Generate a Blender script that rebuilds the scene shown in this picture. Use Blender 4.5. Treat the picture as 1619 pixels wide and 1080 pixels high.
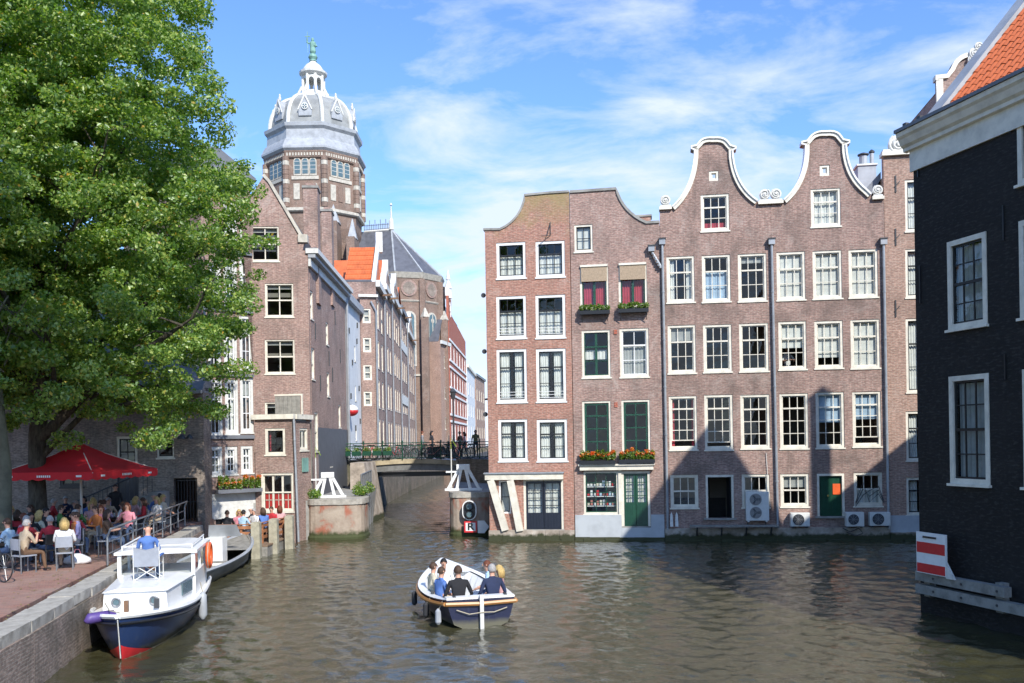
import bpy, bmesh, math, random
import numpy as np
from mathutils import Vector, Matrix
from mathutils.geometry import tessellate_polygon
R=math.radians
random.seed(7); rng=np.random.default_rng(11)
sc=bpy.context.scene
for o in list(bpy.data.objects): bpy.data.objects.remove(o)
COL=sc.collection
# ---------------------------------------------------------------- camera, sky, sun, exposure
FPX=1450.0; HC=4.4; HOR=697.0; ROLL=0.0168
cam=bpy.data.objects.new('camera',bpy.data.cameras.new('camera')); COL.objects.link(cam)
cam.data.sensor_width=36; cam.data.lens=FPX/1619*36; cam.data.shift_y=(HOR-540)/1619
cam.data.clip_start=.1; cam.data.clip_end=5000
cam.location=(0,0,HC)
cam.matrix_world=Matrix.Translation((0,0,HC))@Matrix.Rotation(R(90),4,'X')@Matrix.Rotation(-ROLL,4,'Z')
sc.camera=cam
SUN_AZ=R(25)       # right of straight behind the camera
SUN_EL=R(38.5)
sun=bpy.data.objects.new('sun',bpy.data.lights.new('sun','SUN')); COL.objects.link(sun)
sun.data.energy=4.1; sun.data.angle=R(.53); sun.data.color=(1,.955,.88)
Ld=Vector((math.sin(SUN_AZ)*math.cos(SUN_EL),-math.cos(SUN_AZ)*math.cos(SUN_EL),math.sin(SUN_EL)))
sun.rotation_euler=Ld.to_track_quat('Z','Y').to_euler(); sun.location=(20,-20,60)
w=bpy.data.worlds.new('World'); sc.world=w; w.use_nodes=True
nt=w.node_tree; nt.nodes.clear()
def N(t,**k):
    n=nt.nodes.new(t)
    for a,b in k.items(): setattr(n,a,b)
    return n
def L(a,b): nt.links.new(a,b)
out=N('ShaderNodeOutputWorld'); bg=N('ShaderNodeBackground'); sky=N('ShaderNodeTexSky')
sky.sky_type='NISHITA'; sky.sun_disc=False; sky.sun_elevation=SUN_EL
sky.sun_rotation=math.atan2(Ld.x,Ld.y)
sky.air_density=1.0; sky.dust_density=.35; sky.ozone_density=3.0
bg.inputs[1].default_value=.15
tc=N('ShaderNodeTexCoord'); sep=N('ShaderNodeSeparateXYZ'); L(tc.outputs['Generated'],sep.inputs[0])
# planar cloud layer: project the direction on a high flat layer
zc=N('ShaderNodeMath',operation='ADD'); L(sep.outputs[2],zc.inputs[0]); zc.inputs[1].default_value=.22
dx=N('ShaderNodeMath',operation='DIVIDE'); L(sep.outputs[0],dx.inputs[0]); L(zc.outputs[0],dx.inputs[1])
dy=N('ShaderNodeMath',operation='DIVIDE'); L(sep.outputs[1],dy.inputs[0]); L(zc.outputs[0],dy.inputs[1])
cv=N('ShaderNodeCombineXYZ'); L(dx.outputs[0],cv.inputs[0]); L(dy.outputs[0],cv.inputs[1])
mp=N('ShaderNodeMapping'); mp.inputs['Location'].default_value=(3.1,1.7,0); mp.inputs['Rotation'].default_value=(0,0,.5); mp.inputs['Scale'].default_value=(1.0,1.5,1)
L(cv.outputs[0],mp.inputs[0])
n1=N('ShaderNodeTexNoise'); n1.inputs['Scale'].default_value=2.4; n1.inputs['Detail'].default_value=10; n1.inputs['Roughness'].default_value=.6; n1.inputs['Distortion'].default_value=.35
L(mp.outputs[0],n1.inputs['Vector'])
# more cloud low over the houses, less towards the zenith and to the left
m1=N('ShaderNodeMapRange'); m1.inputs[1].default_value=.08; m1.inputs[2].default_value=.50; m1.inputs[3].default_value=.13; m1.inputs[4].default_value=-.13
L(sep.outputs[2],m1.inputs[0])
m2=N('ShaderNodeMapRange'); m2.inputs[1].default_value=-.42; m2.inputs[2].default_value=-.02; m2.inputs[3].default_value=-.13; m2.inputs[4].default_value=.05
L(sep.outputs[0],m2.inputs[0])
m3=N('ShaderNodeMapRange'); m3.inputs[1].default_value=.2; m3.inputs[2].default_value=.5; m3.inputs[3].default_value=0; m3.inputs[4].default_value=-.13
L(sep.outputs[0],m3.inputs[0])
a1=N('ShaderNodeMath',operation='ADD'); L(n1.outputs[0],a1.inputs[0]); L(m1.outputs[0],a1.inputs[1])
a2=N('ShaderNodeMath',operation='ADD'); L(a1.outputs[0],a2.inputs[0]); L(m2.outputs[0],a2.inputs[1])
a3=N('ShaderNodeMath',operation='ADD'); L(a2.outputs[0],a3.inputs[0]); L(m3.outputs[0],a3.inputs[1])
cr=N('ShaderNodeValToRGB'); cr.color_ramp.elements[0].position=.44; cr.color_ramp.elements[0].color=(0,0,0,1)
cr.color_ramp.elements[1].position=.66; cr.color_ramp.elements[1].color=(.92,.92,.92,1); L(a3.outputs[0],cr.inputs[0])
# thin veil everywhere
mx=N('ShaderNodeMixRGB'); L(cr.outputs[0],mx.inputs[0])
hs=N('ShaderNodeMixRGB',blend_type='MULTIPLY'); hs.inputs[0].default_value=1; hs.inputs[2].default_value=(.81,1.01,1.29,1)
L(sky.outputs[0],hs.inputs[1]); L(hs.outputs[0],mx.inputs[1]); mx.inputs[2].default_value=(4.1,4.6,5.5,1)
L(mx.outputs[0],bg.inputs[0]); L(bg.outputs[0],out.inputs[0])
sc.view_settings.view_transform='Standard'; sc.view_settings.look='None'; sc.view_settings.gamma=1
sc.view_settings.use_curve_mapping=False; sc.view_settings.exposure=.50
sc.render.engine='CYCLES'; sc.cycles.max_bounces=6; sc.cycles.transparent_max_bounces=12
sc.cycles.caustics_reflective=False; sc.cycles.caustics_refractive=False
# ---------------------------------------------------------------- measuring helpers
cR,sR=math.cos(ROLL),math.sin(ROLL)
def ray(px,py):
    xc=(px-809.5)/FPX; yc=(HOR-py)/FPX
    return (xc*cR+yc*sR, 1.0, -xc*sR+yc*cR)
def P(px,py,Y):
    d=ray(px,py); return Vector((d[0]*Y,Y,HC+d[2]*Y))
def G(px,py,z=0.0):   # where the sight line meets the level z
    d=ray(px,py); t=(z-HC)/d[2]; return Vector((d[0]*t,t,z))
class Fac:            # an upright plane from a to b
    def __init__(s,a,b):
        s.a=Vector((a[0],a[1],0)); s.b=Vector((b[0],b[1],0)); d=(s.b-s.a); s.len=d.length; s.d=d.normalized()
        s.n=Vector((-s.d.y,s.d.x,0)); s.ang=math.atan2(s.d.y,s.d.x)
    def uz(s,px,py,w=0):
        d=Vector(ray(px,py)); t=(s.a.dot(s.n)+w)/(d.dot(s.n)); p=d*t
        return ((p-s.a).dot(s.d), HC+d.z*t)
    def rect(s,x0,y0,x1,y1,w=0):
        xm,ym=(x0+x1)/2,(y0+y1)/2
        return (s.uz(x0,ym,w)[0],s.uz(x1,ym,w)[0],s.uz(xm,y1,w)[1],s.uz(xm,y0,w)[1])
    def world(s,u,w,z): return s.a+s.d*u+s.n*w+Vector((0,0,z))
# ---------------------------------------------------------------- objects
def tag(o,label=None,cat=None,group=None,kind=None):
    if label: o['label']=label
    if cat: o['category']=cat
    if group: o['group']=group
    if kind: o['kind']=kind
    return o
def thing(name,label,cat,loc=(0,0,0),rz=0,group=None):
    o=bpy.data.objects.new(name,None); COL.objects.link(o); o.location=loc; o.rotation_euler=(0,0,rz)
    o.empty_display_size=.2
    return tag(o,label,cat,group)
def put(name,me,parent=None,loc=(0,0,0),rot=(0,0,0),scale=None):
    o=bpy.data.objects.new(name,me); COL.objects.link(o); o.location=loc; o.rotation_euler=rot
    if scale is not None: o.scale=scale
    if parent is not None: o.parent=parent
    return o
def copy_tree(o,parent=None):
    c=o.copy(); COL.objects.link(c)
    if parent is not None: c.parent=parent
    for ch in o.children: copy_tree(ch,c)
    return c
class MB:
    def __init__(s): s.v=[]; s.f=[]; s.m=[]; s.mats=[]
    def mi(s,m):
        if m not in s.mats: s.mats.append(m)
        return s.mats.index(m)
    def add(s,vs,fs,m):
        b=len(s.v); k=s.mi(m); s.v+= [tuple(x) for x in vs]
        for f in fs: s.f.append(tuple(i+b for i in f)); s.m.append(k)
    def box(s,x0,x1,y0,y1,z0,z1,m):
        s.add([(x0,y0,z0),(x1,y0,z0),(x1,y1,z0),(x0,y1,z0),(x0,y0,z1),(x1,y0,z1),(x1,y1,z1),(x0,y1,z1)],
              [(0,3,2,1),(4,5,6,7),(0,1,5,4),(1,2,6,5),(2,3,7,6),(3,0,4,7)],m)
    def beam(s,p,q,w,h,m,up=(0,0,1)):
        p=Vector(p);q=Vector(q);d=(q-p).normalized();u=Vector(up)
        if abs(d.dot(u))>.98: u=Vector((0,1,0))
        a=d.cross(u).normalized(); b=a.cross(d).normalized(); vs=[]
        for c in (p,q):
            for (i,j) in ((-1,-1),(1,-1),(1,1),(-1,1)): vs.append(c+a*(i*w/2)+b*(j*h/2))
        s.add(vs,[(0,1,2,3),(7,6,5,4),(0,4,5,1),(1,5,6,2),(2,6,7,3),(3,7,4,0)],m)
    def tube(s,pts,r,m,n=8,closed=False,caps=True):
        pts=[Vector(p) for p in pts]; k=len(pts); rs=r if isinstance(r,(list,tuple)) else [r]*k
        vs=[];prev=None
        for i,p in enumerate(pts):
            if closed: d=(pts[(i+1)%k]-pts[i-1]).normalized()
            else: d=((pts[min(i+1,k-1)]-pts[max(i-1,0)])).normalized()
            if prev is None:
                u=Vector((0,0,1)) if abs(d.z)<.9 else Vector((1,0,0)); a=d.cross(u).normalized()
            else:
                a=(prev-d*prev.dot(d)).normalized()
            prev=a; b=d.cross(a)
            for j in range(n):
                t=2*math.pi*j/n; vs.append(p+(a*math.cos(t)+b*math.sin(t))*rs[i])
        fs=[]
        for i in range(k if closed else k-1):
            for j in range(n):
                i2=(i+1)%k; fs.append((i*n+j,i*n+(j+1)%n,i2*n+(j+1)%n,i2*n+j))
        if caps and not closed: fs.append(tuple(range(n-1,-1,-1))); fs.append(tuple((k-1)*n+j for j in range(n)))
        s.add(vs,fs,m)
    def lathe(s,prof,m,n=16,c=(0,0,0),a0=0,axis='z'):
        vs=[];k=len(prof)
        for (r,z) in prof:
            for j in range(n):
                t=2*math.pi*j/n+a0
                if axis=='z': vs.append((c[0]+r*math.cos(t),c[1]+r*math.sin(t),c[2]+z))
                else: vs.append((c[0]+r*math.cos(t),c[1]+z,c[2]+r*math.sin(t)))
        fs=[(i*n+j,i*n+(j+1)%n,(i+1)*n+(j+1)%n,(i+1)*n+j) for i in range(k-1) for j in range(n)]
        fs.append(tuple(range(n-1,-1,-1))); fs.append(tuple((k-1)*n+j for j in range(n)))
        s.add(vs,fs,m)
    def prism(s,poly,y0,y1,m):     # poly in (x,z)
        n=len(poly)
        s.add([(x,y0,z) for x,z in poly]+[(x,y1,z) for x,z in poly],
              [tuple(range(n)),tuple(range(2*n-1,n-1,-1))]+[(i,n+i,n+(i+1)%n,(i+1)%n) for i in range(n)],m)
    def slab(s,poly,z0,z1,m):      # poly in (x,y)
        n=len(poly)
        s.add([(x,y,z0) for x,y in poly]+[(x,y,z1) for x,y in poly],
              [tuple(range(n)),tuple(range(2*n-1,n-1,-1))]+[(i,n+i,n+(i+1)%n,(i+1)%n) for i in range(n)],m)
    def ribbon(s,pts,width,y0,y1,m):   # a band of given width below a polyline (x,z), thickness y0..y1, offset inward (right-hand side)
        k=len(pts); ins=[]
        for i in range(k):
            a=Vector(pts[max(i-1,0)]); b=Vector(pts[min(i+1,k-1)]); d=(b-a).normalized(); nrm=Vector((d.y,-d.x))
            ins.append((pts[i][0]+nrm.x*width,pts[i][1]+nrm.y*width))
        for i in range(k-1):
            s.prism([pts[i],pts[i+1],ins[i+1],ins[i]],y0,y1,m)
    def mesh(s,name,smooth=False):
        me=bpy.data.meshes.new(name); me.from_pydata(s.v,[],s.f)
        for m in s.mats: me.materials.append(MAT[m] if isinstance(m,str) else m)
        me.polygons.foreach_set('material_index',s.m)
        bm=bmesh.new(); bm.from_mesh(me); bmesh.ops.recalc_face_normals(bm,faces=bm.faces); bm.to_mesh(me); bm.free()
        if smooth: me.polygons.foreach_set('use_smooth',[True]*len(me.polygons)); 
        if smooth=='auto':
            try: me.set_sharp_from_angle(angle=R(40))
            except Exception: pass
        me.update(); return me
    def build(s,name,parent=None,loc=(0,0,0),rot=(0,0,0),smooth=False):
        return put(name,s.mesh(name,smooth),parent,loc,rot)
# ---------------------------------------------------------------- materials
MAT={}
class MX:
    def __init__(s,name):
        s.m=bpy.data.materials.new(name); s.m.use_nodes=True; s.t=s.m.node_tree; s.t.nodes.clear()
        s.o=s.n('ShaderNodeOutputMaterial'); s.b=s.n('ShaderNodeBsdfPrincipled'); s.l(s.b.outputs[0],s.o.inputs[0]); MAT[name]=s.m
    def n(s,t,**k):
        x=s.t.nodes.new(t)
        for a,b in k.items():
            if a in x.inputs: x.inputs[a].default_value=b
            else: setattr(x,a,b)
        return x
    def l(s,a,b): s.t.links.new(a,b)
    def noise(s,vec,scale,detail=4,rough=.55,dist=0):
        x=s.n('ShaderNodeTexNoise'); x.inputs['Scale'].default_value=scale; x.inputs['Detail'].default_value=detail
        x.inputs['Roughness'].default_value=rough; x.inputs['Distortion'].default_value=dist; s.l(vec,x.inputs['Vector']); return x.outputs[0]
    def ramp(s,fac,stops):
        r=s.n('ShaderNodeValToRGB'); e=r.color_ramp.elements
        while len(e)<len(stops): e.new(.5)
        for i,(p,c) in enumerate(stops):
            e[i].position=p; e[i].color=tuple(c)+(1,) if len(c)==3 else c
        s.l(fac,r.inputs[0]); return r.outputs[0]
    def mix(s,f,a,b,mode='MIX'):
        x=s.n('ShaderNodeMixRGB'); x.blend_type=mode
        for i,q in ((0,f),(1,a),(2,b)):
            if hasattr(q,'links') or hasattr(q,'is_linked'): s.l(q,x.inputs[i])
            else: x.inputs[i].default_value=q if i==0 else (tuple(q)+(1,))
        return x.outputs[0]
    def bump(s,h,strength=.3,dist=.02):
        b=s.n('ShaderNodeBump'); b.inputs['Strength'].default_value=strength; b.inputs['Distance'].default_value=dist
        s.l(h,b.inputs['Height']); s.l(b.outputs[0],s.b.inputs['Normal']); return b
    def col(s,c):
        if hasattr(c,'is_linked'): s.l(c,s.b.inputs['Base Color'])
        else: s.b.inputs['Base Color'].default_value=tuple(c)+(1,)
    def obj(s): 
        t=s.n('ShaderNodeTexCoord'); return t.outputs['Object']
    def rough(s,r): s.b.inputs['Roughness'].default_value=r
def paint(name,c,rough=.5,var=.12,scale=6,metal=0,bump=.05,dirt=None):
    m=MX(name); v=m.obj(); f=m.noise(v,scale,5,.6); d=tuple(x*(1-var*2) for x in c) if dirt is None else dirt
    m.col(m.ramp(f,[(.32,d),(.6,c)])); m.rough(rough); m.b.inputs['Metallic'].default_value=metal
    m.bump(m.noise(v,scale*9,3),bump,.01); return m
def brick(name,c1,c2,mortar,stain=(.1,.08,.07),bw=.22,bh=.065,stain_amt=.5,pale=.25,msize=.009,ledge=None):
    m=MX(name); v=m.obj(); sp=m.n('ShaderNodeSeparateXYZ'); m.l(v,sp.inputs[0])
    ad=m.n('ShaderNodeMath',operation='ADD'); m.l(sp.outputs[0],ad.inputs[0]); m.l(sp.outputs[1],ad.inputs[1])
    cb=m.n('ShaderNodeCombineXYZ'); m.l(ad.outputs[0],cb.inputs[0]); m.l(sp.outputs[2],cb.inputs[1])
    wob=m.n('ShaderNodeVectorMath',operation='SCALE'); wn=m.n('ShaderNodeTexNoise'); wn.inputs['Scale'].default_value=.6; m.l(v,wn.inputs['Vector'])
    m.l(wn.outputs[1],wob.inputs[0]); wob.inputs['Scale'].default_value=.10
    va=m.n('ShaderNodeVectorMath',operation='ADD'); m.l(cb.outputs[0],va.inputs[0]); m.l(wob.outputs[0],va.inputs[1])
    bt=m.n('ShaderNodeTexBrick'); m.l(va.outputs[0],bt.inputs['Vector'])
    for k,x in (('Scale',1.0),('Mortar Size',msize),('Mortar Smooth',.25),('Bias',-.1),('Brick Width',bw),('Row Height',bh)): bt.inputs[k].default_value=x
    bt.inputs['Color1'].default_value=tuple(c1)+(1,); bt.inputs['Color2'].default_value=tuple(c2)+(1,); bt.inputs['Mortar'].default_value=tuple(mortar)+(1,)
    # individual dark / light bricks through a stretched noise
    ms=m.n('ShaderNodeMapping'); ms.inputs['Scale'].default_value=(7.0,20,1); m.l(va.outputs[0],ms.inputs[0])
    dk=m.noise(ms.outputs[0],1.0,1,.5)
    c=m.mix(m.ramp(dk,[(.42,(0,0,0)),(.64,(.55,)*3)]),bt.outputs[0],tuple(x*.42 for x in c1)); c=m.mix(m.ramp(dk,[(.32,(.35,)*3),(.46,(0,0,0))]),c,tuple(min(1,x*1.35+.04) for x in c1))
    big=m.noise(v,.55,6,.62,.6)
    c=m.mix(m.ramp(big,[(.46,(0,0,0)),(.72,(stain_amt,)*3)]),c,stain)
    # streaks running down
    st=m.n('ShaderNodeMapping'); st.inputs['Scale'].default_value=(1.6,.16,1); m.l(cb.outputs[0],st.inputs[0])
    sn=m.noise(st.outputs[0],1.2,6,.7)
    c=m.mix(m.ramp(sn,[(.5,(0,0,0)),(.75,(stain_amt*.9,)*3)]),c,stain)
    pl=m.noise(v,.8,9,.8,1.0)
    c=m.mix(m.ramp(pl,[(.52,(0,0,0)),(.70,(pale,)*3)]),c,(.56,.50,.44))
    m.col(c); m.rough(.85)
    hm=m.mix(.35,bt.outputs[1],m.noise(v,25,3)); inv=m.n('ShaderNodeInvert'); m.l(hm,inv.inputs[1]); m.bump(inv.outputs[0],.55,.012)
    return m
brick('brick_red',(.46,.215,.155),(.34,.15,.11),(.46,.37,.30),(.20,.13,.10),stain_amt=.4,pale=.30)
brick('brick_brown',(.385,.235,.19),(.26,.155,.13),(.44,.37,.31),(.12,.09,.075),stain_amt=.75,pale=.28)
brick('brick_plum',(.41,.25,.205),(.285,.17,.145),(.46,.39,.33),(.13,.10,.085),stain_amt=.6,pale=.42)
brick('brick_tan',(.43,.26,.195),(.31,.185,.14),(.48,.39,.31),(.14,.10,.08),stain_amt=.35,pale=.2)
brick('brick_old',(.32,.25,.20),(.21,.165,.135),(.36,.31,.26),(.07,.065,.055),stain_amt=.6,pale=.5)
brick('brick_black',(.013,.011,.009),(.008,.007,.006),(.005,.005,.004),(.020,.018,.016),stain_amt=.5,pale=.03)
brick('brick_church',(.28,.18,.135),(.20,.13,.10),(.33,.27,.22),(.13,.10,.08),stain_amt=.6,pale=.3,bw=.35,bh=.12)
brick('brick_bright',(.48,.12,.07),(.38,.10,.06),(.40,.25,.18),(.25,.10,.08),stain_amt=.2,pale=.1,bw=.3,bh=.1)
brick('brick_quay',(.34,.25,.20),(.23,.17,.14),(.38,.33,.28),(.06,.06,.04),stain_amt=.75,pale=.5)
m=brick('brick_red_lichen',(.46,.215,.155),(.34,.15,.11),(.46,.37,.30),(.20,.13,.10),stain_amt=.4,pale=.30)
bc=m.b.inputs['Base Color'].links[0].from_socket; v=m.obj(); sp=m.n('ShaderNodeSeparateXYZ'); m.l(v,sp.inputs[0]); ma=m.n('ShaderNodeMath',operation='MULTIPLY_ADD'); m.l(m.noise(v,1.3,6,.7),ma.inputs[0]); ma.inputs[1].default_value=5.5; m.l(sp.outputs[2],ma.inputs[2])
m.col(m.mix(m.ramp(ma.outputs[0],[(0,(0,0,0)),(1,(0,0,0))]) if False else (lambda mr:(m.l(ma.outputs[0],mr.inputs[0]),mr.outputs[0])[1])(m.n('ShaderNodeMapRange')),bc,(.30,.25,.10)))
for n_ in m.t.nodes:
    if n_.type=='MAP_RANGE': n_.inputs[1].default_value=16.3; n_.inputs[2].default_value=18.3; n_.inputs[3].default_value=0; n_.inputs[4].default_value=.75
paint('cream',(.78,.73,.61),.45,.13,3); paint('white',(.82,.82,.80),.4,.05); paint('offwhite',(.70,.69,.64),.5,.1)
paint('pale_stone',(.55,.51,.43),.8,.16,3,bump=.3); paint('stone_grey',(.34,.33,.30),.85,.2,2,bump=.4)
paint('plaster_grey',(.47,.50,.52),.7,.08,2,bump=.1); paint('plaster_white',(.72,.75,.76),.7,.07,1.2)
paint('dark_plaster',(.11,.115,.13),.7,.1,2); paint('green_dark',(.012,.07,.038),.35,.15); paint('near_black',(.015,.016,.018),.4,.1)
paint('navy_door',(.018,.022,.035),.35,.1); paint('lead',(.40,.42,.44),.5,.14,1.5); paint('dome_lead',(.32,.33,.32),.6,.22,.5); paint('lead_dark',(.17,.18,.20),.55,.12,1.5)
paint('zinc',(.36,.38,.40),.45,.1,4,metal=.3); paint('tile_orange',(.62,.15,.045),.6,.14,1.7,bump=.2); paint('slate',(.115,.12,.14),.55,.16,1.5)
paint('verdigris',(.20,.38,.32),.6,.15,2); paint('wood_orange',(.40,.17,.075),.6,.18,5); paint('wood_grey',(.30,.285,.25),.8,.2,5,bump=.4)
paint('wood_post',(.42,.39,.29),.8,.2,5,bump=.4); paint('wood_brown',(.20,.11,.06),.6,.2,6); paint('varnish',(.46,.21,.06),.3,.1,6)
paint('metal_grey',(.30,.31,.32),.4,.08,8,metal=.6); paint('metal_dark',(.05,.052,.055),.45,.1,8); paint('red_paint',(.62,.03,.035),.4,.06)
paint('red_door',(.58,.05,.045),.4,.08); paint('red_cloth',(.62,.012,.02),.75,.06,3); paint('orange_plastic',(.8,.13,.03),.4,.08)
paint('hull_grey',(.20,.20,.19),.5,.2,3); paint('boat_white',(.84,.84,.82),.3,.05,3)
paint('rubber',(.03,.03,.032),.6,.1); paint('purple',(.10,.06,.24),.5,.1); paint('rope',(.45,.40,.30),.9,.1,30); paint('bed_blind',(.42,.32,.22),.9,.15,20)
paint('interior',(.22,.20,.17),.9,.1,1); paint('ac_white',(.72,.72,.68),.5,.06); paint('soil',(.05,.035,.025),.9,.2,10)
paint('aqua_glass',(.10,.16,.18),.15,.1); paint('lime_green',(.30,.42,.05),.6,.2,8); paint('plank_deck',(.25,.17,.11),.7,.2,4)
paint('asphalt',(.06,.06,.06),.9,.15,3,bump=.4); paint('yellow_stone',(.48,.40,.26),.8,.2,2,bump=.3); paint('pink_item',(.55,.2,.16),.7,.2,9)
paint('gold',(.5,.33,.08),.4,.1); paint('chair_cloth',(.30,.32,.36),.8,.08); paint('tree_pale',(.15,.145,.095),.9,.2,3,bump=.8)
# stone base stained with algae close to the water
m=MX('plinth'); v=m.obj(); sp=m.n('ShaderNodeSeparateXYZ'); m.l(v,sp.inputs[0])
c=m.ramp(m.noise(v,1.6,7,.65),[(.3,(.20,.165,.13)),(.5,(.38,.32,.26)),(.72,(.60,.54,.46))])
nz=m.noise(v,3.5,5,.6); ad=m.n('ShaderNodeMath',operation='MULTIPLY_ADD'); m.l(nz,ad.inputs[0]); ad.inputs[1].default_value=-.45; m.l(sp.outputs[2],ad.inputs[2])
c=m.mix(m.ramp(ad.outputs[0],[(.0,(1,1,1)),(.12,(0,0,0))]),c,(.045,.05,.022)); m.col(c); m.rough(.85); m.bump(m.noise(v,7,6),.6,.03)
# glass: thin pane, partly mirror, partly clear
m=MX('glass'); m.t.nodes.remove(m.b); v=m.obj()
tr=m.n('ShaderNodeBsdfTransparent'); tr.inputs[0].default_value=(.86,.89,.88,1); gl=m.n('ShaderNodeBsdfGlossy'); gl.inputs['Roughness'].default_value=.02; gl.inputs['Color'].default_value=(.9,.95,1,1)
fr=m.n('ShaderNodeFresnel'); fr.inputs[0].default_value=1.55; mu=m.n('ShaderNodeMath',operation='MULTIPLY_ADD'); gb_=m.n('ShaderNodeNewGeometry'); io=m.n('ShaderNodeMapRange'); io.inputs[3].default_value=1.55; io.inputs[4].default_value=1/1.55; m.l(gb_.outputs['Backfacing'],io.inputs[0]); m.l(io.outputs[0],fr.inputs[0]); m.l(fr.outputs[0],mu.inputs[0]); mu.inputs[1].default_value=.95; mu.inputs[2].default_value=.0; mu.use_clamp=True
b=m.n('ShaderNodeBump'); b.inputs['Strength'].default_value=.12; b.inputs['Distance'].default_value=.05; m.l(m.noise(v,1.7,2),b.inputs['Height']); m.l(b.outputs[0],gl.inputs['Normal'])
ms=m.n('ShaderNodeMixShader'); m.l(mu.outputs[0],ms.inputs[0]); m.l(tr.outputs[0],ms.inputs[1]); m.l(gl.outputs[0],ms.inputs[2]); m.l(ms.outputs[0],m.o.inputs[0])
# curtains
for nm,c in (('curtain',(.78,.77,.72)),('curtain_blue',(.45,.58,.72)),('curtain_red',(.45,.05,.07)),('curtain_grey',(.42,.42,.40))):
    m=MX(nm); v=m.obj(); m.col(m.ramp(m.noise(v,5,4),[(.3,tuple(x*.8 for x in c)),(.6,c)])); m.rough(.9)
for nm,c in (('hull_navy',(.022,.045,.12)),('hull_dark',(.02,.022,.05))):
    m=MX(nm); v=m.obj(); sp=m.n('ShaderNodeSeparateXYZ'); m.l(v,sp.inputs[0]); ad=m.n('ShaderNodeMath',operation='MULTIPLY_ADD'); m.l(m.noise(v,4,6,.7),ad.inputs[0]); ad.inputs[1].default_value=-.16; m.l(sp.outputs[2],ad.inputs[2])
    mp=m.n('ShaderNodeMapping'); mp.inputs['Scale'].default_value=(3,3,.5); m.l(v,mp.inputs[0]); k=m.mix(m.ramp(m.noise(mp.outputs[0],3,6,.7),[(.55,(0,)*3),(.75,(.22,)*3)]),c,(.12,.14,.18))
    m.col(m.mix(m.ramp(ad.outputs[0],[(0,(.85,)*3),(.14,(0,)*3)]),k,(.15,.14,.09))); m.rough(.28); m.bump(m.noise(v,3,3),.1,.02)
# water
m=MX('water'); v=m.obj()
m.rough(.02); m.b.inputs['IOR'].default_value=1.55
mp=m.n('ShaderNodeMapping'); mp.inputs['Scale'].default_value=(1,1.25,1); mp.inputs['Rotation'].default_value=(0,0,.25); m.l(v,mp.inputs[0]); vv=mp.outputs[0]
big=m.noise(v,.09,4,.6,.5)
m.col(m.ramp(big,[(.35,(.048,.046,.022)),(.65,(.064,.060,.031))]))
h1=m.noise(vv,1.1,3,.5,.4); h2=m.noise(vv,4.2,4,.6,.6); h3=m.noise(vv,.38,2,.5)
am=m.ramp(m.noise(v,.16,3,.6,.3),[(.35,(.45,)*3),(.6,(1,)*3)])
h1=m.mix(.40,h1,m.noise(vv,2.6,2,.5,.8)); hh=m.mix(.20,h1,h2); hh=m.mix(.25,hh,h3); hm=m.mix(1,hh,am,'MULTIPLY'); bb=m.bump(m.noise(vv,7,3,.6,.5),.75,.02)
bb.inputs['Strength'].default_value=.6
# leaves
def leafmat(nm,a,b,c):
    m=MX(nm); g=m.n('ShaderNodeNewGeometry'); m.t.nodes.remove(m.b)
    col=m.ramp(g.outputs['Random Per Island'],[(0,a),(.6,b),(.97,c),(1,(.55,.30,.03))])
    d=m.n('ShaderNodeBsdfDiffuse'); t=m.n('ShaderNodeBsdfTranslucent'); s=m.n('ShaderNodeBsdfGlossy'); s.inputs['Roughness'].default_value=.42; s.inputs['Color'].default_value=(.6,.65,.6,1)
    m.l(col,d.inputs[0]); tcx=m.mix(1,col,(1.6,1.8,.6),'MULTIPLY'); m.l(tcx,t.inputs[0])
    x=m.n('ShaderNodeMixShader'); x.inputs[0].default_value=.46; m.l(d.outputs[0],x.inputs[1]); m.l(t.outputs[0],x.inputs[2])
    y=m.n('ShaderNodeMixShader'); y.inputs[0].default_value=.07; m.l(x.outputs[0],y.inputs[1]); m.l(s.outputs[0],y.inputs[2]); m.l(y.outputs[0],m.o.inputs[0])
leafmat('leaf',(.075,.155,.030),(.20,.32,.065),(.42,.49,.12))
leafmat('leaf_pale',(.10,.17,.03),(.17,.26,.045),(.28,.34,.06))
leafmat('leaf_box',(.06,.14,.02),(.14,.24,.03),(.28,.34,.05))
leafmat('petal',(.75,.25,.03),(.75,.10,.04),(.8,.55,.08))
m=MX('bark'); v=m.obj(); mp=m.n('ShaderNodeMapping'); mp.inputs['Scale'].default_value=(6,6,1.2); m.l(v,mp.inputs[0]); f=m.noise(mp.outputs[0],2,6,.7)
m.col(m.ramp(f,[(.35,(.025,.02,.015)),(.65,(.10,.085,.06))])); m.rough(.95); m.bump(f,.9,.05)
# red clinker paving
m=MX('paving'); v=m.obj(); bt=m.n('ShaderNodeTexBrick'); m.l(v,bt.inputs['Vector'])
for k,x in (('Scale',1.0),('Mortar Size',.006),('Brick Width',.2),('Row Height',.07)): bt.inputs[k].default_value=x
bt.inputs['Color1'].default_value=(.36,.17,.12,1); bt.inputs['Color2'].default_value=(.25,.125,.095,1); bt.inputs['Mortar'].default_value=(.14,.11,.09,1)
m.col(m.mix(m.ramp(m.noise(v,.9,6,.65),[(.4,(0,)*3),(.7,(.55,)*3)]),bt.outputs[0],(.33,.25,.20))); m.rough(.9); m.bump(m.noise(v,9,4),.4,.01)
# kerb granite
m=MX('granite'); v=m.obj(); m.col(m.ramp(m.noise(v,3,8,.7),[(.3,(.22,.20,.17)),(.65,(.48,.45,.39))])); m.rough(.85); m.bump(m.noise(v,14,5),.5,.02)
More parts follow.
